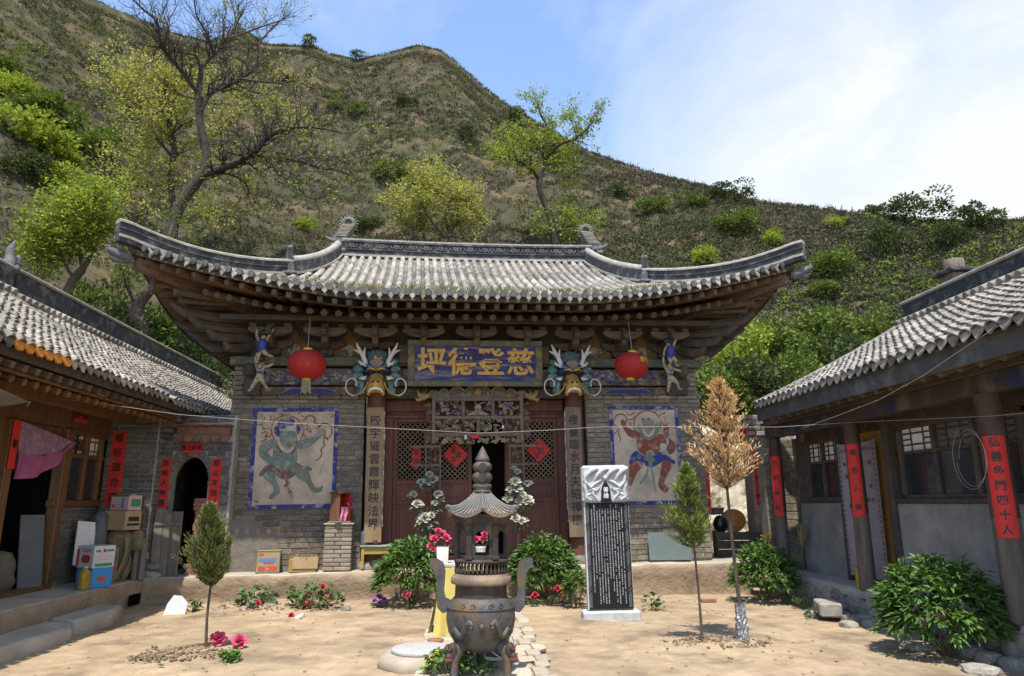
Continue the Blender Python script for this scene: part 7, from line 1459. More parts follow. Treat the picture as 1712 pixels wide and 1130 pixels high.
bottle(-5.0, 10.2, .372, .075, .30, mat('cooking_oil', (.45, .32, .03), (.38, .27, .03), scale=4, rough=.12, trans=.35), mat('yellow_cap', (.6, .45, .05)), 'large bottle of yellow cooking oil before the blue fruit box', 'oil_bottle')
carton(-5.22, 11.05, .372, .34, .3, .48, -25, mat('dull_carton', (.26, .17, .09), (.2, .13, .07), scale=5), 'brown carton with green print behind the apple box', [('r', .1, .9, .55, .85, M_CARDG), ('r', .1, .9, .3, .5, M_CARDR)])
carton(-5.1, 11.30, 1.10, .42, .3, .28, -22, M_CARD, 'brown cardboard box with black print balanced on the sacks', [('f', .1, .3, .6, .66, M_INK), ('r', .2, .85, .45, .68, M_INK), ('r', .15, .9, .22, .34, M_INK)]); carton(-5.08, 11.32, 1.384, .36, .24, .22, -24, M_CPINK, 'pink and white fruit carton on top of the brown box', [('f', 0, 1, .9, 1, M_TXTG), ('f', .6, .75, .15, .8, M_CARDBL), ('r', .2, .9, .25, .75, M_TXTG), ('f', .1, .25, .2, .4, M_CARDR)])
def sack(x, y, z, r, h, m, lab, seed, name='sack', lean=0.0):
    g = random.Random(seed); b = MB(); b.grid(lambda u, v: (lambda a, k: Vector((x + lean * v + k * math.cos(a), y + .8 * k * math.sin(a), z + h * v)))(2*math.pi*u, r * (1.0 - .35 * v * v - .25 * (1 - v) ** 6) * (1 + .13 * fbm((3 * math.cos(2*math.pi*u), 3 * math.sin(2*math.pi*u), v * 4 + seed), 3)) * (1 if v < .98 else .3)), 28, 16); b.thing(name, m, lab, 'sack', 'sacks by the brick pier')
M_SACK = mat('burlap', (.20, .155, .09), (.14, .105, .06), scale=14, rough=.95, bump=.4); M_TARP = mat('grey_tarp', (.10, .11, .115), (.07, .075, .08), scale=6, rough=.6)
sack(-5.12, 11.32, .372, .21, .74, M_SACK, 'bulging burlap sack under the brown cardboard box', 1); sack(-5.42, 11.2, .372, .16, 1.0, M_TARP, 'dark grey plastic sack behind the white board', 2, lean=.05); sack(-4.92, 11.42, .80, .13, .3, M_SACK, 'rolled burlap bundle hanging beside the boxes', 3)
b = MB(); b.grid(lambda u, v: Vector((-4.98 + .12 * u + .04 * math.sin(v * 4) - .05 * v, 11.2 - .05 * math.sin(u * 8) - .04 * v, 1.0 - .6 * v)), 8, 12); b.thing('cloth_strip', mat('olive_cloth', (.27, .23, .12), (.2, .17, .08), scale=8), 'olive cloth strip hanging down from the sack', 'cloth')
for k, (x, h, lab) in enumerate(((-4.90, .56, 'left short log standing against the brick pier'), (-4.80, .6, 'right short log standing against the brick pier'))): b = MB(); b.lathe([(.052, 0), (.05, h * .5), (.048, h)], (x, 11.45, .372), 10); b.thing('log', M_OLDP, lab, 'log', 'logs by the brick pier')
b = MB(); b.bbox((-.14, -.012, 0), (.14, .012, .62), .004); o = b.build('white_board', M_WHITE); o.location = (-5.40, 10.9, .62); o.rotation_euler = (R(-10), R(6), R(60)); tag(o, 'white board leaning below the left window', 'board')
b = MB(); b.bbox((-.16, -.015, 0), (.16, .015, .95), .01); o = b.build('grey_board', mat('slate_board', (.12, .13, .135), (.1, .105, .11), scale=4)); o.location = (-5.62, 10.08, .40); o.rotation_euler = (R(-9), R(0), R(62)); tag(o, 'grey board leaning in the dark doorway of the left house', 'board')
sack(-5.9, 9.75, .40, .26, .5, mat('dusty_sack', (.14, .115, .085), (.1, .085, .06), scale=9), 'dusty sack lying inside the dark left doorway', 5)
# pink cloth hung over the left doorway
def drape(u, v):
    y = 9.22 + 1.25 * u; top = 2.50 - .16 * u - .0 * math.sin(math.pi * u); L_ = (.62 * (1 - u) ** .9 + .02) * (1 if u < .99 else .2); return Vector((-5.53 + .03 * math.sin(u * 16 + v * 3) * v, y - .18 * v * (1 - u) * 0, top - L_ * v - .1 * math.sin(math.pi * u) * v))
b = MB(); b.grid(drape, 40, 14); hc = b.thing('hanging_cloth', mat('pink_print_cloth', (.36, .20, .29), (.25, .14, .22), scale=14, rough=.85, trans=.15, c3=(.42, .30, .36), s3=9), 'faded pink printed cloth draped across the left doorway', 'cloth')
b = MB(); b.grid(lambda u, v: drape(u, .62 + .5 * v) + Vector((.02 + .01 * math.sin(u * 20), 0, -.03 * math.sin(math.pi * u))), 40, 6); o = b.build('folded_hem', mat('magenta_cloth', (.40, .11, .24), (.3, .07, .17), scale=6, trans=.1)); w = hc.location; o.parent = hc; o.location = (-w.x, -w.y, -w.z)
# ---------------- red papers
def redpaper(loc, w, h, dirn, txt, lab, size, horiz=False, weight=.002, m=None):
    e = empty('couplet_paper', loc, (0, 0, {'-y': 0, '+x': R(90), '-x': R(-90)}[dirn]), lab, 'couplet paper', 'red couplet papers'); b = MB(); b.grid(lambda u, v: Vector((-w/2 + w*u, -.002 - .004 * math.sin(v * 7) * math.sin(u * 5), -h/2 + h*v)), 4, 12); b.build('paper', m or M_REDPAPER, e)
    n = len(txt)
    for i, ch in enumerate(txt):
        q = (-w/2 + w * (i + .5) / n, 0) if horiz else (0, h/2 - h * (i + .5) / n); lettering(ch, size, M_INK, e, Matrix.Translation((q[0], -.009, q[1])) @ FRONT, weight, .0008)
    return e
redpaper((-5.42, 11.59, 2.03), .22, 1.15, '-y', '春好運合家', 'red couplet paper on the brick pier beside the left window', .15); redpaper((-5.56, 10.65, 2.72), .38, .17, '+x', '吉祥如意', 'small red paper pasted on the beam over the left window', .085, True)
redpaper((-4.77, 11.84, 1.80), .17, .78, '-y', '怎來人來喜', 'red couplet paper left of the arched doorway', .11); redpaper((-3.97, 11.84, 1.80), .17, .78, '-y', '感公不我里', 'red couplet paper right of the arched doorway', .11); redpaper((-4.39, 11.84, 2.36), .34, .16, '-y', '喜上氣至', 'red paper banner above the arched doorway', .09, True)
redpaper((-5.53, 9.15, 2.2), .16, .6, '+x', '喜', 'red couplet paper on the door post at the left edge', .11)
for y, h, zc, txt, lab in ((6.90, 1.0, 1.66, '弘善多門四十人', 'red couplet paper on the nearest porch post'), (9.54, .98, 1.80, '福滿人間', 'red couplet paper on the middle porch post'), (12.02, 1.0, 1.78, '風調雨順', 'red couplet paper on the farthest porch post')):
    r = .135 if y < 8 else .11; e = empty('couplet_paper', (5.45, y, zc), (0, 0, R(-38)), lab, 'couplet paper', 'red couplet papers'); b = MB(); b.grid(lambda u, v: Vector((r * math.sin((u - .5) * 1.5), -r * math.cos((u - .5) * 1.5), -h/2 + h * v)), 8, 4); b.build('paper', M_REDPAPER, e)
    for i, ch in enumerate(txt): lettering(ch, .105 if y < 8 else .085, M_INK, e, Matrix.Translation((0, -r - .003, h/2 - h * (i + .5) / len(txt))) @ FRONT, .002, .0008)
redpaper((5.50, 12.985, 1.95), .11, 1.0, '-y', '門納福', 'red couplet paper on the side gate jamb', .08); redpaper((4.38, 12.62, 1.85), .16, 1.05, '-y', '迎新春', 'red couplet paper at the right end of the hall wall', .1); redpaper((5.28, 12.95, 2.80), .16, .18, '-y', '福', 'small red paper hung on the side gate lintel', .1)
# ---------------- right side bits
cu = empty('door_curtain', (5.78, 10.05, .46), (0, 0, 0), 'pale printed cotton curtain hanging in the right house doorway', 'curtain'); M_CURT = mat('printed_cotton', (.36, .31, .34), (.31, .26, .29), scale=5, rough=.9, trans=.15)
b = MB(); b.grid(lambda u, v: Vector((.012 * math.sin(u * 12) , -.50 + 1.02 * u - .05 * (1 - v) * (u - .5), 1.92 * v - .04 * math.sin(math.pi * u) * v)), 30, 10); b.build('cloth', M_CURT, cu)
M_CURTD = mat('curtain_print', (.16, .13, .15), rough=.9)
b = MB()
for i in range(26):
    z = .05 + i * .071
    for y in (-.46, .46): b.box((-.022, y - .018, z), (-.0185, y + .018, z + .04))
for i in range(13): b.box((-.022, -.42 + i * .068, 1.78), (-.0185, -.39 + i * .068, 1.815))
g = random.Random(5)
for i in range(16):
    y, z = g.uniform(-.34, .34), g.uniform(.9, 1.7)
    for k in range(3): a = k * 1.05; b.box((-.022, y - .028 * math.cos(a) - .003, z - .028 * math.sin(a) - .003), (-.0185, y + .028 * math.cos(a) + .003, z + .028 * abs(math.sin(a)) + .003))
b.build('printed_border', M_CURTD, cu)['kind'] = 'stuff'
br = empty('broom', (5.72, 11.95, .375), (R(4), R(10), R(-75)), 'straw broom leaning upside down against the grey wall', 'broom'); b = MB(); b.tube([(0, 0, 0), (0, 0, .45)], .012, 6); b.build('handle', M_OLDP, br); M_STRAW = mat('broom_straw', (.24, .17, .075), (.17, .12, .05), scale=12, islvar=.25, stretch=(6, 6, .5)); b = MB()
for k in range(60): a = (k / 59 - .5); b.tube([(a * .05, .01 * math.sin(k), .42), (a * .16, .02 * math.sin(k * 2), .6), (a * .25, .025 * math.sin(k * 3), .80 - .12 * abs(a) + .02 * math.sin(k * 5))], [.006, .007, .004], 4)
b.build('bristles', M_STRAW, br)['kind'] = 'stuff'
bottle(5.40, 9.68, .375, .04, .27, mat('cooking_oil', (.45, .32, .03)), mat('red_cap', (.5, .03, .02)), 'slim bottle of oil with red cap at the foot of the middle porch post', 'oil_bottle')
e = empty('yellow_bouquet', (5.25, 12.2, .45), (0, 0, 0), 'bunch of yellow flowers by the farthest porch post', 'flower'); g = random.Random(6)
for k in range(8): blossom(Vector((g.uniform(-.07, .07), g.uniform(-.05, .05), .42 + g.uniform(-.06, .08))), .045, M_YELF, e, g, 12)
b = MB(); b.tube([(0, 0, 0), (0, 0, .42)], .012, 5); b.build('stems', M_STEM, e)
b = MB(); n = 20; wk = Matrix.Rotation(R(62), 3, 'X') @ Matrix.Rotation(R(-25), 3, 'Y'); b.lathe([(.02, -.10), (.1, -.085), (.18, -.03), (.225, .04), (.235, .045), (.215, .03), (.15, -.04), (.05, -.08)], (5.08, 13.25, 1.15), 28, True, wk); b.thing('copper_basin', mat('orange_enamel', (.38, .15, .035), (.28, .1, .025), scale=5, rough=.5), 'large orange basin propped behind the plank fence', 'basin'); b = MB(); b.lathe([(.12, 0), (.16, .12), (.165, .125), (.15, .12), (.1, .02)], (4.78, 13.3, 1.28), 20); b.thing('grey_tub', mat('grey_plastic', (.10, .11, .115), rough=.5), 'grey plastic tub set above the orange basin', 'tub'); b = MB(); b.ball((4.85, 13.3, 1.1), (.14, .12, .17), 12, 8); b.thing('black_bag', mat('black_plastic', (.012, .012, .014), rough=.35), 'black plastic bag beside the orange basin', 'bag')
for k, (u, v, y, s, m, lab) in enumerate(((295, 1008, 10.55, (.30, .03, .28), M_WHITE, 'white stone slab leaning on the terrace edge'), (440, 990, 11.25, (.32, .25, .26), mat('tan_boulder', (.36, .27, .18), (.28, .21, .14), scale=4, bump=.3), 'smooth tan boulder half buried between the mallow plants'), (410, 1022, 10.8, (.18, .14, .08), M_STONE, 'dark flat stone in front of the left mallow'), (450, 1010, 10.9, (.28, .15, .12), M_STONE, 'grey angular stone in front of the tan boulder'), (578, 1018, 10.7, (.16, .1, .09), M_STONE, 'small grey stone right of the crimson flowers'), (500, 1038, 10.1, (.18, .13, .05), M_WMARB, 'pale flat stone chip on the soil'), (830, 1127, 6.9, (.25, .2, .1), M_STONE, 'grey stone under the burner'), (362, 1015, 10.8, (.15, .1, .06), M_STONE, 'small brown stone right of the white slab'))):
    p = atY(u, v, y); me = rock_mesh(40 + k, m)
    if k == 0: sl_ = MB(); sl_.xz([(-.5, -.5), (.42, -.5), (.5, .1), (.2, .45), (-.15, .5), (-.38, .1)], -.5, .5); me = sl_.mesh('stone', mat('pale_slab', (.55, .6, .58), (.45, .5, .49), scale=5))
    o = bpy.data.objects.new('stone', me); link(o); o.location = (p.x, y, max(0.0, s[2] * .4)); o.scale = s; o.rotation_euler = (R(-14) if k == 0 else .1, .15 * (k % 3), k * .8 if k else .15); tag(o, lab, 'stone', 'stones by the terrace')
p = atZ(1697, 1108, 0); b = MB(); b.lathe([(.11, 0), (.1, .1), (.1, .22), (.02, .225)], (p.x, p.y, 0), 12); b.thing('wood_stump', M_OLDP, 'short sawn log stump at the right edge of the yard', 'stump')
b = MB(); b.bbox((-.12, -.03, 0), (.12, .03, .05), .006); o = b.build('broken_brick', bs_red); p = atZ(1185, 1008, 0); o.location = (p.x, p.y, .01); o.rotation_euler = (0, 0, .1); tag(o, 'broken red brick lying below the terrace', 'brick')
# rubble at the arched gate
g = random.Random(14)
for k, lab in enumerate(('dark stone nearest the plank door', 'dark stone in the middle of the rubble by the arch', 'dark stone at the left of the rubble by the arch', 'topmost dark stone of the rubble by the arch')): o = bpy.data.objects.new('rubble_stone', ROCKS[k]); link(o); o.location = (-4.70 + (.02, -.1, -.2, -.05)[k], 11.62 + .03 * k, .42 + (.1 if k == 3 else 0)); o.scale = (.26, .18, .12); o.rotation_euler = (0, .1, k); tag(o, lab, 'stone', 'rubble at the arched gate')
# ---------------- wires
def wire(name, pts, r, m, lab): b = MB(); b.tube(pts, r, 5); b.thing(name, m, lab, 'wire')
M_WIRE = mat('pinkish_wire', (.32, .26, .23), rough=.6)
wp = [atY(u, v, 9.2) for u, v in ((52, 662), (150, 672), (300, 693), (480, 707), (650, 716), (800, 724), (900, 720), (1000, 714), (1150, 713), (1300, 714))]; wp += [atX(1425, 706, 5.3)] + [Vector((5.32, 6.75, atX(1660, 694, 5.3).z)), atX(1712, 691, 5.3)]
wire('clothes_line', wp, .0032, M_WIRE, 'thin clothes line strung across the whole courtyard'); wire('white_cable', [atX(u, v, 4.78) for u, v in ((1340, 716), (1400, 695), (1470, 668), (1543, 628), (1620, 576), (1712, 518))], .0045, M_WIRE, 'pale cable looping along the eave of the right house')
b = MB()
for k in range(3): b.tube([(5.30 - .02 * k, 6.92 + (.20 + .02 * k) * math.cos(t) + .12, 1.95 + (.26 + .03 * k) * math.sin(t)) for t in [2*math.pi*i/22 + k for i in range(17 + 2 * k)]], .0022, 4)
b.thing('wire_coil', M_WIRE, 'loose coil of white wire hung on the nearest porch post', 'wire coil')
b = MB(); q = wp[0]; b.tube([q, q + Vector((.0, 0, -.06)), q + Vector((-.03, 0, -.13))], [.018, .014, .01], 6); b.thing('cloth_knot', mat('peach_rag', (.5, .28, .17)), 'knotted rag at the left end of the clothes line', 'rag')
# awning at the left edge
p0, p1 = atX(0, 640, -4.45), atX(50, 672, -4.45); b = MB(); b.grid(lambda u, v: Vector((-4.45 - .9 * v, p1.y + (4.6 - p1.y) * u, p1.z + (p0.z - p1.z) * u * 3.2 + .05 * v - .22 * math.sin(math.pi * min(1, v * 1.0)) * (.35 + .65 * u))), 12, 10); b.thing('awning', mat('grey_awning', (.14, .14, .14), (.19, .19, .185), scale=4, rough=.6), 'curved grey sheet awning at the left edge', 'awning')
# ================================================================ trees and bushes
def hill_hit(u, v, rmin=15.0):
    d = pix_ray(u, v); h = math.hypot(d.x, d.y); a = math.atan2(d.x, d.y); r = rmin
    while r < 130:
        if hill_z(a, r) > CAM_H + d.z / h * r: break
        r += .25
    return Vector((r * math.sin(a), r * math.cos(a), hill_z(a, r))), r
LM = {'bright': mat('spring_leaf', (.29, .355, .042), (.21, .275, .034), scale=.8, rough=.7, islvar=.4, trans=.35, spec=.2), 'mid': mat('mid_leaf', (.14, .19, .034), (.095, .14, .026), scale=.8, rough=.7, islvar=.4, trans=.3, spec=.2), 'dark': mat('dark_leaf', (.08, .108, .034), (.06, .083, .027), scale=.8, rough=.75, islvar=.4, trans=.25, spec=.2), 'pale': mat('pale_spring_leaf', (.44, .44, .10), (.34, .35, .075), scale=.8, rough=.7, islvar=.35, trans=.35, spec=.2)}
def bush_mesh(kind, seed, n=1500, flat=.75):
    g = np.random.default_rng(seed); P, D = [], []; k = 9
    cs = [(g.uniform(-.34, .34), g.uniform(-.3, .3), g.uniform(.12, .62) * flat, g.uniform(.16, .27)) for _ in range(k)]
    for i in range(n):
        c = cs[g.integers(k)]; v = g.normal(size=3); v /= np.linalg.norm(v); v[2] = abs(v[2]) if g.random() < .7 else v[2]; r = c[3] * g.uniform(.55, 1.08)
        p = np.array(c[:3]) + v * r; p[2] = max(p[2], .01); P.append(p); D.append(v + g.normal(size=3) * .6 + np.array([0, 0, .3]))
    o = leaf_cloud('bush', P, D, .075, .55, LM[kind], None, .1, seed); me = o.data; bpy.data.objects.remove(o); return me
BM = {k: [bush_mesh(k, 60 + i * 7 + j) for j in range(2)] for i, k in enumerate(LM)}
BUSHES = [  # u, v of the foot, width in px, kind, where
    (18, 165, 70, 'bright', 'highest at the left edge of the slope'), (62, 195, 75, 'mid', 'high on the left slope below the grass'), (40, 240, 90, 'bright', 'at the left edge of the slope, half way up'), (105, 225, 80, 'mid', 'in the bright thicket of the left slope'), (95, 270, 95, 'bright', 'in the middle of the left thicket'), (150, 262, 80, 'mid', 'at the right end of the left thicket'), (30, 300, 80, 'dark', 'lowest at the left edge of the thicket'), (80, 318, 70, 'bright', 'at the foot of the left thicket'), (10, 130, 60, 'mid', 'topmost at the left edge'),
    (655, 305, 75, 'mid', 'on the slope above the ridge ornament'), (715, 322, 70, 'mid', 'on the slope above the pale trees'), (515, 392, 42, 'bright', 'small and round left of the ridge ornament'), (608, 388, 62, 'dark', 'just right of the left ridge ornament'), (600, 198, 44, 'mid', 'high on the middle slope'), (560, 186, 40, 'mid', 'high on the slope beside the bare tree'), (680, 178, 34, 'dark', 'below the pale rock near the summit'), (860, 205, 40, 'dark', 'near the crest left of the right tree'),
    (1092, 356, 54, 'mid', 'on the right crest nearest the tree'), (1158, 348, 44, 'mid', 'second on the right crest'), (1222, 340, 62, 'dark', 'dark and wide on the right crest'), (1262, 336, 34, 'bright', 'tall and light against the sky on the right crest'), (1230, 388, 72, 'mid', 'below the right crest'), (1176, 446, 56, 'bright', 'upright and bright above the right roof wing'), (1300, 412, 40, 'bright', 'small above the right roof corner'), (1398, 462, 72, 'mid', 'right of the right roof corner'), (1405, 386, 34, 'bright', 'small below the right crest'), (1470, 360, 36, 'dark', 'round and dark against the right sky'), (1540, 376, 72, 'dark', 'long and dark against the right sky'), (1645, 386, 66, 'dark', 'nearest the right edge against the sky'), (1480, 430, 62, 'dark', 'in the dry grass at right'), (1382, 500, 52, 'mid', 'right of the roof corner beast'), (1590, 416, 50, 'dark', 'above the chimney'), (1650, 470, 54, 'mid', 'above the right roof ridge'), (1330, 470, 46, 'mid', 'below the right roof tip'), (1040, 330, 44, 'dark', 'right of the right tree'), (780, 240, 44, 'dark', 'on the slope left of the right tree top'), (480, 140, 36, 'dark', 'high behind the bare tree top'), (600, 104, 26, 'dark', 'on the skyline left of the summit'), (515, 82, 30, 'dark', 'on the skyline behind the bare tree')]
gb = random.Random(77)
for k, (u, v, w, kind, where) in enumerate(BUSHES):
    p, r = hill_hit(u, v); s = w * r / CAM_F * 1.15; o = bpy.data.objects.new('hillside_bush', BM[kind][k % 2]); link(o); o.location = p - Vector((0, 0, .05 * s)); o.scale = (s, s, s * gb.uniform(.75, 1.0)); o.rotation_euler = (0, 0, gb.uniform(0, 6.28))
    tag(o, {'bright': 'bright green', 'mid': 'mid green', 'dark': 'dark olive', 'pale': 'pale green'}[kind] + ' bush ' + where, 'bush', 'bushes on the hillside')
NEARB = [(1205, 655, 100, 'mid', 17.5, 'lowest beside the hall wall'), (1262, 645, 115, 'dark', 18, 'behind the side gate'), (1238, 600, 105, 'bright', 19.5, 'bright, left in the thicket right of the hall'), (1300, 585, 120, 'mid', 20.5, 'upper left in the thicket right of the hall'), (1332, 640, 120, 'mid', 18.5, 'in the centre of the thicket right of the hall'), (1392, 610, 125, 'dark', 20, 'right of centre in the thicket above the right roof'), (1375, 560, 115, 'mid', 22, 'top of the thicket above the right roof'), (1445, 560, 105, 'mid', 22, 'upper right of the thicket'), (1490, 580, 90, 'dark', 22, 'behind the gable of the right roof'),
    (75, 470, 100, 'bright', 22, 'behind the ridge beast of the left house'), (135, 445, 95, 'bright', 23, 'bright, above the left house ridge'), (165, 520, 110, 'mid', 21, 'behind the left ridge under the roof corner'), (215, 560, 100, 'dark', 20, 'dark behind the left ridge'), (275, 560, 120, 'mid', 21, 'under the left roof corner'), (325, 620, 105, 'dark', 20.5, 'at the hall corner behind the left roof'), (340, 560, 90, 'dark', 22, 'beneath the left eave')]
for k, (u, v, w, kind, y, where) in enumerate(NEARB):
    p = atY(u, v, y); s = w * y / CAM_F * 1.25; e = empty('large_bush', (p.x, y, min(p.z - .45 * s, 6)), (0, 0, gb.uniform(0, 6)), {'bright': 'bright green', 'mid': 'mid green', 'dark': 'dark green'}[kind] + ' leafy bush ' + where, 'bush', 'large bushes behind the buildings')
    for q in range(2): o = bpy.data.objects.new('crown', BM[kind][(k + q) % 2]); link(o, e); o.scale = (s * (1 - .25 * q), s * (1 - .25 * q), s * 1.05); o.rotation_euler = (0, 0, q * 2.0); o.location = (0, 0, s * .18 * q)
    b = MB()
    for q in range(4): a = gb.uniform(0, 6.28); b.tube([(0, 0, -1.2), (s * .12 * math.cos(a), s * .12 * math.sin(a), s * .3), (s * .3 * math.cos(a), s * .3 * math.sin(a), s * .62)], [.05, .03, .008], 5)
    b.build('stems', M_BARK, e)
# ---------------- trees
def tree(name, base, Y0, limbs, lab, bark, leafkind, nleaf, seed, twig=1.0, leafsize=.14, leafprob=.5, extra=(), bare=None, rs_=.8, dens=1):
    """limbs: (pixel points, r0, r1 in px); traced skeleton placed at depth Y0 with its own depth wander"""
    g = random.Random(seed); B = atY(base[0], base[1], Y0); e = empty(name, B, (0, 0, 0), lab, 'tree', 'trees behind the temple'); mb = MB(); tw = MB(); P, D = [], []; k_ = Y0 / CAM_F * rs_
    def smooth(pts):
        out = []; n = len(pts)
        for i in range(n - 1):
            for q in range(4):
                t = q / 4; p0, p1, p2, p3 = [pts[max(0, min(n-1, i + d))] for d in (-1, 0, 1, 2)]; out.append(.5 * ((2*p1) + (p2-p0)*t + (2*p0-5*p1+4*p2-p3)*t*t + (3*p1-p0-3*p2+p3)*t**3))
        return out + [pts[-1]]
    def twigs(p, d, L_, r, lev):
        if L_ < .12: return
        pts = [p]; dd = d.normalized()
        for i in range(4):
            dd = (dd + Vector((g.uniform(-.4, .4), g.uniform(-.4, .4), g.uniform(-.22, .34)))).normalized(); pts.append(pts[-1] + dd * L_ / 4)
        tw.tube(pts, [r * (1 - .2 * i) for i in range(5)], 4 if lev else 5, False)
        if lev < 2:
            for i in (1, 2, 3, 4):
                if g.random() < .85: twigs(pts[i], dd + Vector((g.uniform(-1.1, 1.1), g.uniform(-1.1, 1.1), g.uniform(-.5, .9))), L_ * g.uniform(.4, .65), r * .55, lev + 1)
        if g.random() < (leafprob if bare is None or pts[-1].z < bare else leafprob * .15):
            for i in range(nleaf): q = pts[g.randint(1, 4)]; P.append(q + Vector((g.gauss(0, .12), g.gauss(0, .12), g.gauss(0, .12)))); D.append((g.uniform(-1, 1), g.uniform(-1, 1), g.uniform(-.6, .8)))
    for li, (px, r0, r1, dep) in enumerate(limbs):
        n = len(px); pts = []
        for i, (u, v) in enumerate(px): pts.append(atY(u, v, Y0 + dep * i / max(1, n - 1)) - B)
        pts = smooth(pts); m = len(pts); rad = [(r0 + (r1 - r0) * i / (m - 1)) * k_ for i in range(m)]; mb.tube(pts, rad, 8)
        if li == 0: continue
        for i in range(2, m):
            for _ in range(dens): d = (pts[min(m-1, i+1)] - pts[i-1]); twigs(pts[i], d.normalized() * .5 + Vector((g.uniform(-1, 1), g.uniform(-1, 1), g.uniform(-.5, 1.0))), twig * g.uniform(.5, 1.1), max(.008, rad[i] * .45), 0)
    for (u, v, ru, n2) in extra:          # leafy clouds on thin stems
        for j in range(n2): a = g.uniform(0, 6.28); q = math.sqrt(g.random()) * ru; c = atY(u + q * math.cos(a), v + q * math.sin(a) * .8, Y0 + g.uniform(-1, 1)) - B; twigs(c, Vector((g.uniform(-1, 1), g.uniform(-1, 1), g.uniform(.1, 1))), twig * .7, .012, 1)
    mb.build('trunk', bark, e); o = tw.build('branches', bark, e); o['kind'] = 'stuff'
    if P: o = leaf_cloud('crown', [tuple(p) for p in P], D, leafsize, .6, LM[leafkind], e, .1, seed); o['kind'] = 'stuff'
    return e
Z5 = lambda pts: [(x / 2.69, y / 2.69) for x, y in pts]; Z6 = lambda pts: [(560 + x / 3.138, 60 + y / 3.138) for x, y in pts]
tree('old_willow', (285, 430), 26.0, [(Z5([(765, 1160), (780, 1000), (830, 890), (905, 790), (932, 720), (915, 630), (897, 530), (893, 440), (905, 300)]), 17, 7, 0),
    (Z5([(930, 780), (1030, 745), (1140, 690), (1200, 620), (1290, 580), (1400, 572), (1520, 592)]), 10.5, 2, -3), (Z5([(1140, 695), (1230, 705), (1330, 720), (1440, 755), (1540, 772), (1610, 835)]), 6, 1.5, 2), (Z5([(1225, 715), (1240, 770), (1310, 815), (1390, 890), (1470, 882)]), 4, 1.2, -2), (Z5([(960, 770), (1050, 790), (1110, 830), (1115, 890)]), 3.5, 1, 1),
    (Z5([(900, 500), (945, 420), (1010, 390), (1090, 350), (1145, 300), (1165, 200), (1240, 110), (1310, 60)]), 8, 1.2, 3), (Z5([(1090, 355), (1180, 368), (1285, 380), (1350, 440)]), 4, 1.2, -2), (Z5([(890, 420), (840, 350), (770, 265), (725, 200), (705, 100), (640, 40), (580, -20)]), 6.5, 1, -3), (Z5([(905, 300), (960, 245), (1010, 190), (1060, 125), (1050, 40), (1020, -40)]), 6.5, 1.2, 2), (Z5([(960, 245), (935, 160), (885, 70), (870, -30)]), 4, 1, -2), (Z5([(1030, 170), (1120, 140), (1250, 95), (1330, 70)]), 3, .8, 2), (Z5([(905, 330), (880, 250), (800, 235), (700, 210), (620, 195)]), 3.5, .8, -2), (Z5([(1020, 380), (1020, 280), (985, 180), (990, 60)]), 3, .8, 3), (Z5([(720, 190), (760, 90), (800, 20)]), 2.5, .8, 2)],
    'large bare limbed old willow rising behind the left roof corner', M_DBARK, 'bright', 7, 5, 1.35, .14, .10, bare=4.2, rs_=.66, dens=2)
tree('young_willow', (290, 420), 30.0, [(Z5([(790, 1000), (770, 850), (772, 740)]), 8, 6, 0), (Z5([(772, 740), (785, 650), (760, 560), (745, 480), (742, 400), (800, 375)]), 7, 1.5, -1), (Z5([(748, 515), (680, 510), (600, 505), (565, 440), (500, 405)]), 4, 1, 1), (Z5([(770, 700), (720, 640), (690, 590)]), 3.5, 1, -1), (Z5([(780, 710), (850, 670)]), 3, 1, 1)],
    'leafy yellow green willow standing behind the old bare willow', M_DBARK, 'pale', 7, 6, 1.4, .15, .75, extra=[(240, 175, 70, 50), (205, 130, 45, 24), (400, 190, 75, 44), (455, 170, 50, 26), (480, 215, 45, 18), (230, 290, 60, 60), (330, 160, 45, 22), (260, 330, 65, 44), (370, 300, 60, 20), (340, 370, 40, 26), (110, 385, 40, 30)])
tree('hill_tree', (928, 410), 34.0, [(Z6([(1165, 1130), (1150, 1050), (1122, 925), (1082, 830), (1072, 745), (1098, 675)]), 9.5, 5.5, 0), (Z6([(1076, 755), (1020, 690), (960, 655), (880, 640), (830, 630)]), 4.5, 1, -2), (Z6([(1100, 680), (1150, 658), (1220, 680), (1290, 692)]), 4.5, 1, 2), (Z6([(1098, 680), (1092, 580), (1120, 490), (1080, 420), (1060, 340)]), 4, .9, 1), (Z6([(1110, 640), (1180, 570), (1250, 545), (1310, 500), (1360, 440)]), 4, .9, -2), (Z6([(1095, 620), (1040, 560), (960, 540), (880, 560)]), 3.5, .9, 2), (Z6([(1270, 535), (1250, 470), (1230, 420)]), 2, .7, 1), (Z6([(1150, 1040), (1220, 1000), (1290, 1000)]), 4, 1, -1)],
    'tree with dark leaning trunk and fresh leaves right of the temple ridge', M_DBARK, 'bright', 7, 7, 1.1, .15, .6, extra=[(880, 250, 42, 30), (935, 262, 42, 34), (872, 278, 30, 16), (960, 350, 36, 30), (895, 375, 34, 28), (985, 388, 24, 14), (940, 385, 40, 26)])
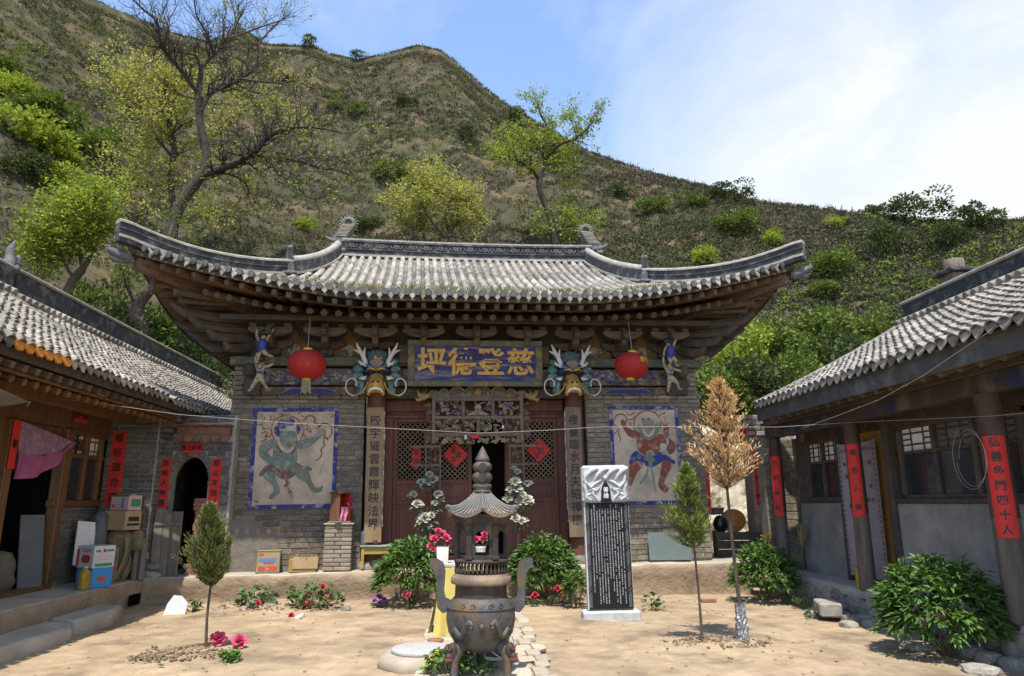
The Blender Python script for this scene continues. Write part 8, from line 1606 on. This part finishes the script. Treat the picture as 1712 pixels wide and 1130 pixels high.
tree('pale_shrub_tree', (735, 430), 32.0, [(Z6([(590, 1160), (600, 1040), (570, 960)]), 5, 3, 0), (Z6([(575, 1060), (500, 960), (440, 850)]), 3.5, 1, -1), (Z6([(590, 1050), (660, 960), (720, 880)]), 3.5, 1, 1), (Z6([(470, 1080), (450, 960), (380, 870)]), 3, 1, 1), (Z6([(580, 970), (600, 880), (640, 840)]), 3, 1, -1), (Z6([(420, 1090), (400, 1000), (350, 990)]), 2.5, .8, 0)],
    'pale many stemmed young trees behind the middle of the temple ridge', M_BARK, 'pale', 8, 8, 1.2, .15, .7, extra=[(690, 335, 36, 34), (720, 312, 36, 30), (770, 345, 32, 40), (740, 375, 50, 34), (790, 385, 22, 20), (670, 375, 30, 25)])
tree('leaning_tree', (105, 540), 21.0, [([(104, 545), (108, 505), (122, 470), (138, 450)], 12, 8, 0), ([(136, 455), (165, 400), (178, 340)], 6, 1.5, 1), ([(125, 470), (95, 420), (70, 400)], 4, 1, -1), ([(138, 455), (130, 400), (135, 350)], 4, 1, 0)], 'leaning tree with bright leaves above the left house', M_BARK, 'bright', 11, 9, 1.0, .13, .85, extra=[(110, 400, 50, 70), (75, 440, 35, 45), (150, 370, 40, 50), (130, 345, 30, 30)])
tree('pollarded_trunk', (238, 590), 19.5, [([(238, 600), (236, 550), (228, 515), (248, 485), (262, 465)], 17, 12, 0), ([(258, 470), (275, 420), (290, 370)], 6, 2, 1), ([(228, 512), (212, 480), (205, 450)], 4, 1, -1)], 'thick pollarded tree trunk under the left roof corner', M_BARK, 'mid', 8, 10, .8, .12, .5, extra=[(300, 480, 35, 25)])
# ---------------- saplings
def sapling(x, y, trunk, crown, m, lab, seed, n, name='juniper_sapling', needle=.085, spread=.5, r=.016, wisp=.35):
    e = empty(name, (x, y, .02), (0, 0, 0), lab, 'sapling', 'thin saplings in the yard'); b = MB(); b.tube([Vector(p) for p in trunk], [r * (1 - .6 * i / (len(trunk) - 1)) for i in range(len(trunk))], 7); b.build('trunk', M_BARK, e); g = random.Random(seed); P, D = [], []; tw = MB(); z0, z1, rw, peak = crown
    def ax(z): 
        for i in range(len(trunk) - 1):
            if trunk[i+1][2] >= z: t = (z - trunk[i][2]) / max(1e-6, trunk[i+1][2] - trunk[i][2]); return Vector(trunk[i]).lerp(Vector(trunk[i+1]), t)
        return Vector((trunk[-1][0], trunk[-1][1], z))
    for i in range(n):
        a0 = a = g.uniform(0, 6.28); t = g.random(); zz = z0 + (z1 - z0) * t; rad = rw * (1 + wisp * fbm((2.2 * math.cos(a0), 2.2 * math.sin(a0), zz * 4 + seed), 2)) * ((t / peak) ** .6 if t < peak else ((1 - t) / (1 - peak)) ** .75) * (g.uniform(.5, 1.1) if g.random() < .85 else g.uniform(1.1, 1.35)); o_ = ax(max(z0 * .98, zz - rad * .8)); tip = ax(zz) + Vector((rad * math.cos(a), rad * math.sin(a), 0)); mid = o_.lerp(tip, .55) + Vector((0, 0, -.02)); tw.tube([o_, mid, tip], [.005, .004, .002], 3, False); dr = (tip - o_).normalized()
        for k in range(22): q = o_.lerp(tip, g.uniform(.35, 1.06)); P.append(q + Vector((g.gauss(0, .012), g.gauss(0, .012), g.gauss(0, .014)))); D.append(dr * .7 + Vector((g.uniform(-1, 1) * spread, g.uniform(-1, 1) * spread, g.uniform(.0, .9))))
    tw.build('branches', M_BARK, e)['kind'] = 'stuff'; o = leaf_cloud('crown', [tuple(p) for p in P], D, needle, .20, m, e, .05, seed); o['kind'] = 'stuff'
M_JUN = mat('juniper_green', (.17, .19, .045), (.115, .14, .036), scale=3, rough=.8, islvar=.35, trans=.2); M_JUN2 = mat('juniper_bright', (.21, .26, .04), (.15, .19, .034), scale=3, rough=.8, islvar=.35, trans=.25); M_DEAD = mat('dead_needles', (.64, .43, .20), (.5, .32, .14), scale=3, rough=.85, islvar=.3, trans=.25)
sapling(-2.55, 7.8, [(0, 0, 0), (-.02, 0, .35), (-.01, .0, .75), (-.06, 0, 1.1), (-.10, 0, 1.40)], (.66, 1.44, .215, .38), M_JUN, 'green juniper sapling with egg shaped crown at left of the yard', 1, 420, needle=.06, wisp=.5)
sapling(2.60, 7.9, [(0, 0, 0), (-.01, 0, .5), (-.03, 0, .95), (-.07, 0, 1.3), (-.08, 0, 1.8)], (1.02, 1.86, .24, .36), M_JUN2, 'loose green juniper sapling just right of the stele', 2, 170, spread=.8, needle=.07, wisp=1.0)
sapling(3.05, 7.9, [(0, 0, 0), (-.02, 0, .5), (-.05, 0, 1.1), (-.07, 0, 1.8), (-.08, 0, 2.8)], (1.66, 2.86, .36, .33), M_DEAD, 'dead brown juniper sapling with foil wrapped foot', 3, 190, needle=.075, spread=.9, r=.026, wisp=1.3)
b = MB(); b.grid(lambda u, v: (lambda a, k: Vector((3.05 - .012 * v + k * math.cos(a), 7.9 + k * math.sin(a), .02 + .42 * v)))(2*math.pi*u, .058 * (1 + .35 * fbm((4 * math.cos(2*math.pi*u), 4 * math.sin(2*math.pi*u), v * 9), 3)) * (1.15 - .25 * v)), 26, 18, False); b.thing('foil_wrap', mat('crumpled_foil', (.33, .34, .34), (.2, .2, .2), scale=12, rough=.4, metal=.5, bump=.6), 'crumpled silver foil wrapped round the dead sapling trunk', 'wrap')
# ---------------- pale earth bank behind the side gate
b = MB(); b.grid(lambda u, v: Vector((4.0 + 5.5 * u, 15.2 + 1.5 * v + .5 * fbm((u * 7, v * 4, 3), 4), -.1 + 3.3 * v + .3 * fbm((u * 5, v * 5, 1), 3))), 60, 36, False); o = b.build('earth_bank', mat('pale_loess', (.46, .41, .31), (.34, .29, .21), scale=3, rough=.95, bump=.9, bscale=7, bdist=.06)); o['kind'] = 'structure'
# ---------------- weeds on the roof tiles, pebbles on the soil
g = random.Random(31); P, D = [], []
for k in range(330):
    x = g.uniform(-3.2, 3.6); y = r_ye(abs(x - XC)) + .12 + abs(g.gauss(0, .28)); p = TW(x, y, r_z(x, y) + .01)
    for q in range(g.randint(2, 6)): P.append(tuple(p + Vector((g.uniform(-.03, .03), g.uniform(-.03, .03), 0)))); D.append((g.uniform(-.5, .5), g.uniform(-.5, .5), 1))
o = leaf_cloud('roof_weeds', P, D, .10, .16, mat('weed_yellow_green', (.16, .18, .05), (.22, .2, .07), scale=3, islvar=.35, trans=.25), None, .0, 31); tag(o, 'thin weeds sprouting between the temple roof tiles', 'weeds', None, 'stuff')
g = random.Random(32); b = MB()
for k in range(900):
    x, y = g.uniform(-4.3, 5.2), 6.4 + 5.2 * g.random() ** 1.3
    if -.5 < x < .95: continue
    w = min((math.hypot(x - m[0], y - m[1]) / m[2] for m in MOUNDS)); 
    if w > 1.4 and g.random() < .6: continue
    r = g.uniform(.006, .022) * (1.3 if w < 1 else 1); z = .022 * fbm((x * .8, y * .8, 0)) + .01 * fbm((x * 3.1, y * 3.1, 4), 3) + sum(m[3] * math.exp(-1.6 * (math.hypot(x - m[0], y - m[1]) / m[2]) ** 2) for m in MOUNDS)
    b.ball((x, y, z + r * .2), (r, r * g.uniform(.6, 1.2), r * .7), 5, 3)
tag(b.build('soil_clods', mat('soil_clod', (.30, .215, .13), (.22, .16, .1), scale=8, islvar=.3)), 'small clods and pebbles scattered over the sandy yard', 'pebbles', None, 'stuff')
b = MB()
for (cx, cy, rr, n) in ((-2.75, 7.7, .5, 330), (2.8, 7.85, .55, 300), (-2.6, 11.0, .9, 120), (-.6, 11.0, .6, 60)):
    for k in range(n):
        a = g.uniform(0, 6.28); q = rr * math.sqrt(g.random()); x, y = cx + q * math.cos(a), cy + .55 * q * math.sin(a); r = g.uniform(.005, .019); z = .012 + sum(m[3] * math.exp(-1.6 * (math.hypot(x - m[0], y - m[1]) / m[2]) ** 2) for m in MOUNDS); b.ball((x, y, z), (r * g.uniform(.8, 1.5), r, r * .7), 6, 4, Matrix.Rotation(a, 4, 'Z'))
tag(b.build('dug_soil', mat('dug_soil', (.21, .145, .088), (.15, .103, .063), scale=8, islvar=.35, rough=1.0)), 'dark crumbled soil dug up around the saplings', 'soil', None, 'stuff')
P, D = [], []
for k in range(60):
    m = g.choice(MOUNDS); a = g.uniform(0, 6.28); q = g.uniform(.2, 1.3) * m[2]; x, y = m[0] + q * math.cos(a), m[1] + q * math.sin(a)
    for i in range(g.randint(3, 9)): P.append((x + g.uniform(-.02, .02), y + g.uniform(-.02, .02), .02)); D.append((g.uniform(-1, 1), g.uniform(-1, 1), g.uniform(.3, 1)))
o = leaf_cloud('yard_weeds', P, D, .045, .4, M_HOLLY, None, .2, 5); tag(o, 'tiny green weeds sprouting around the saplings and bushes', 'weeds', None, 'stuff')
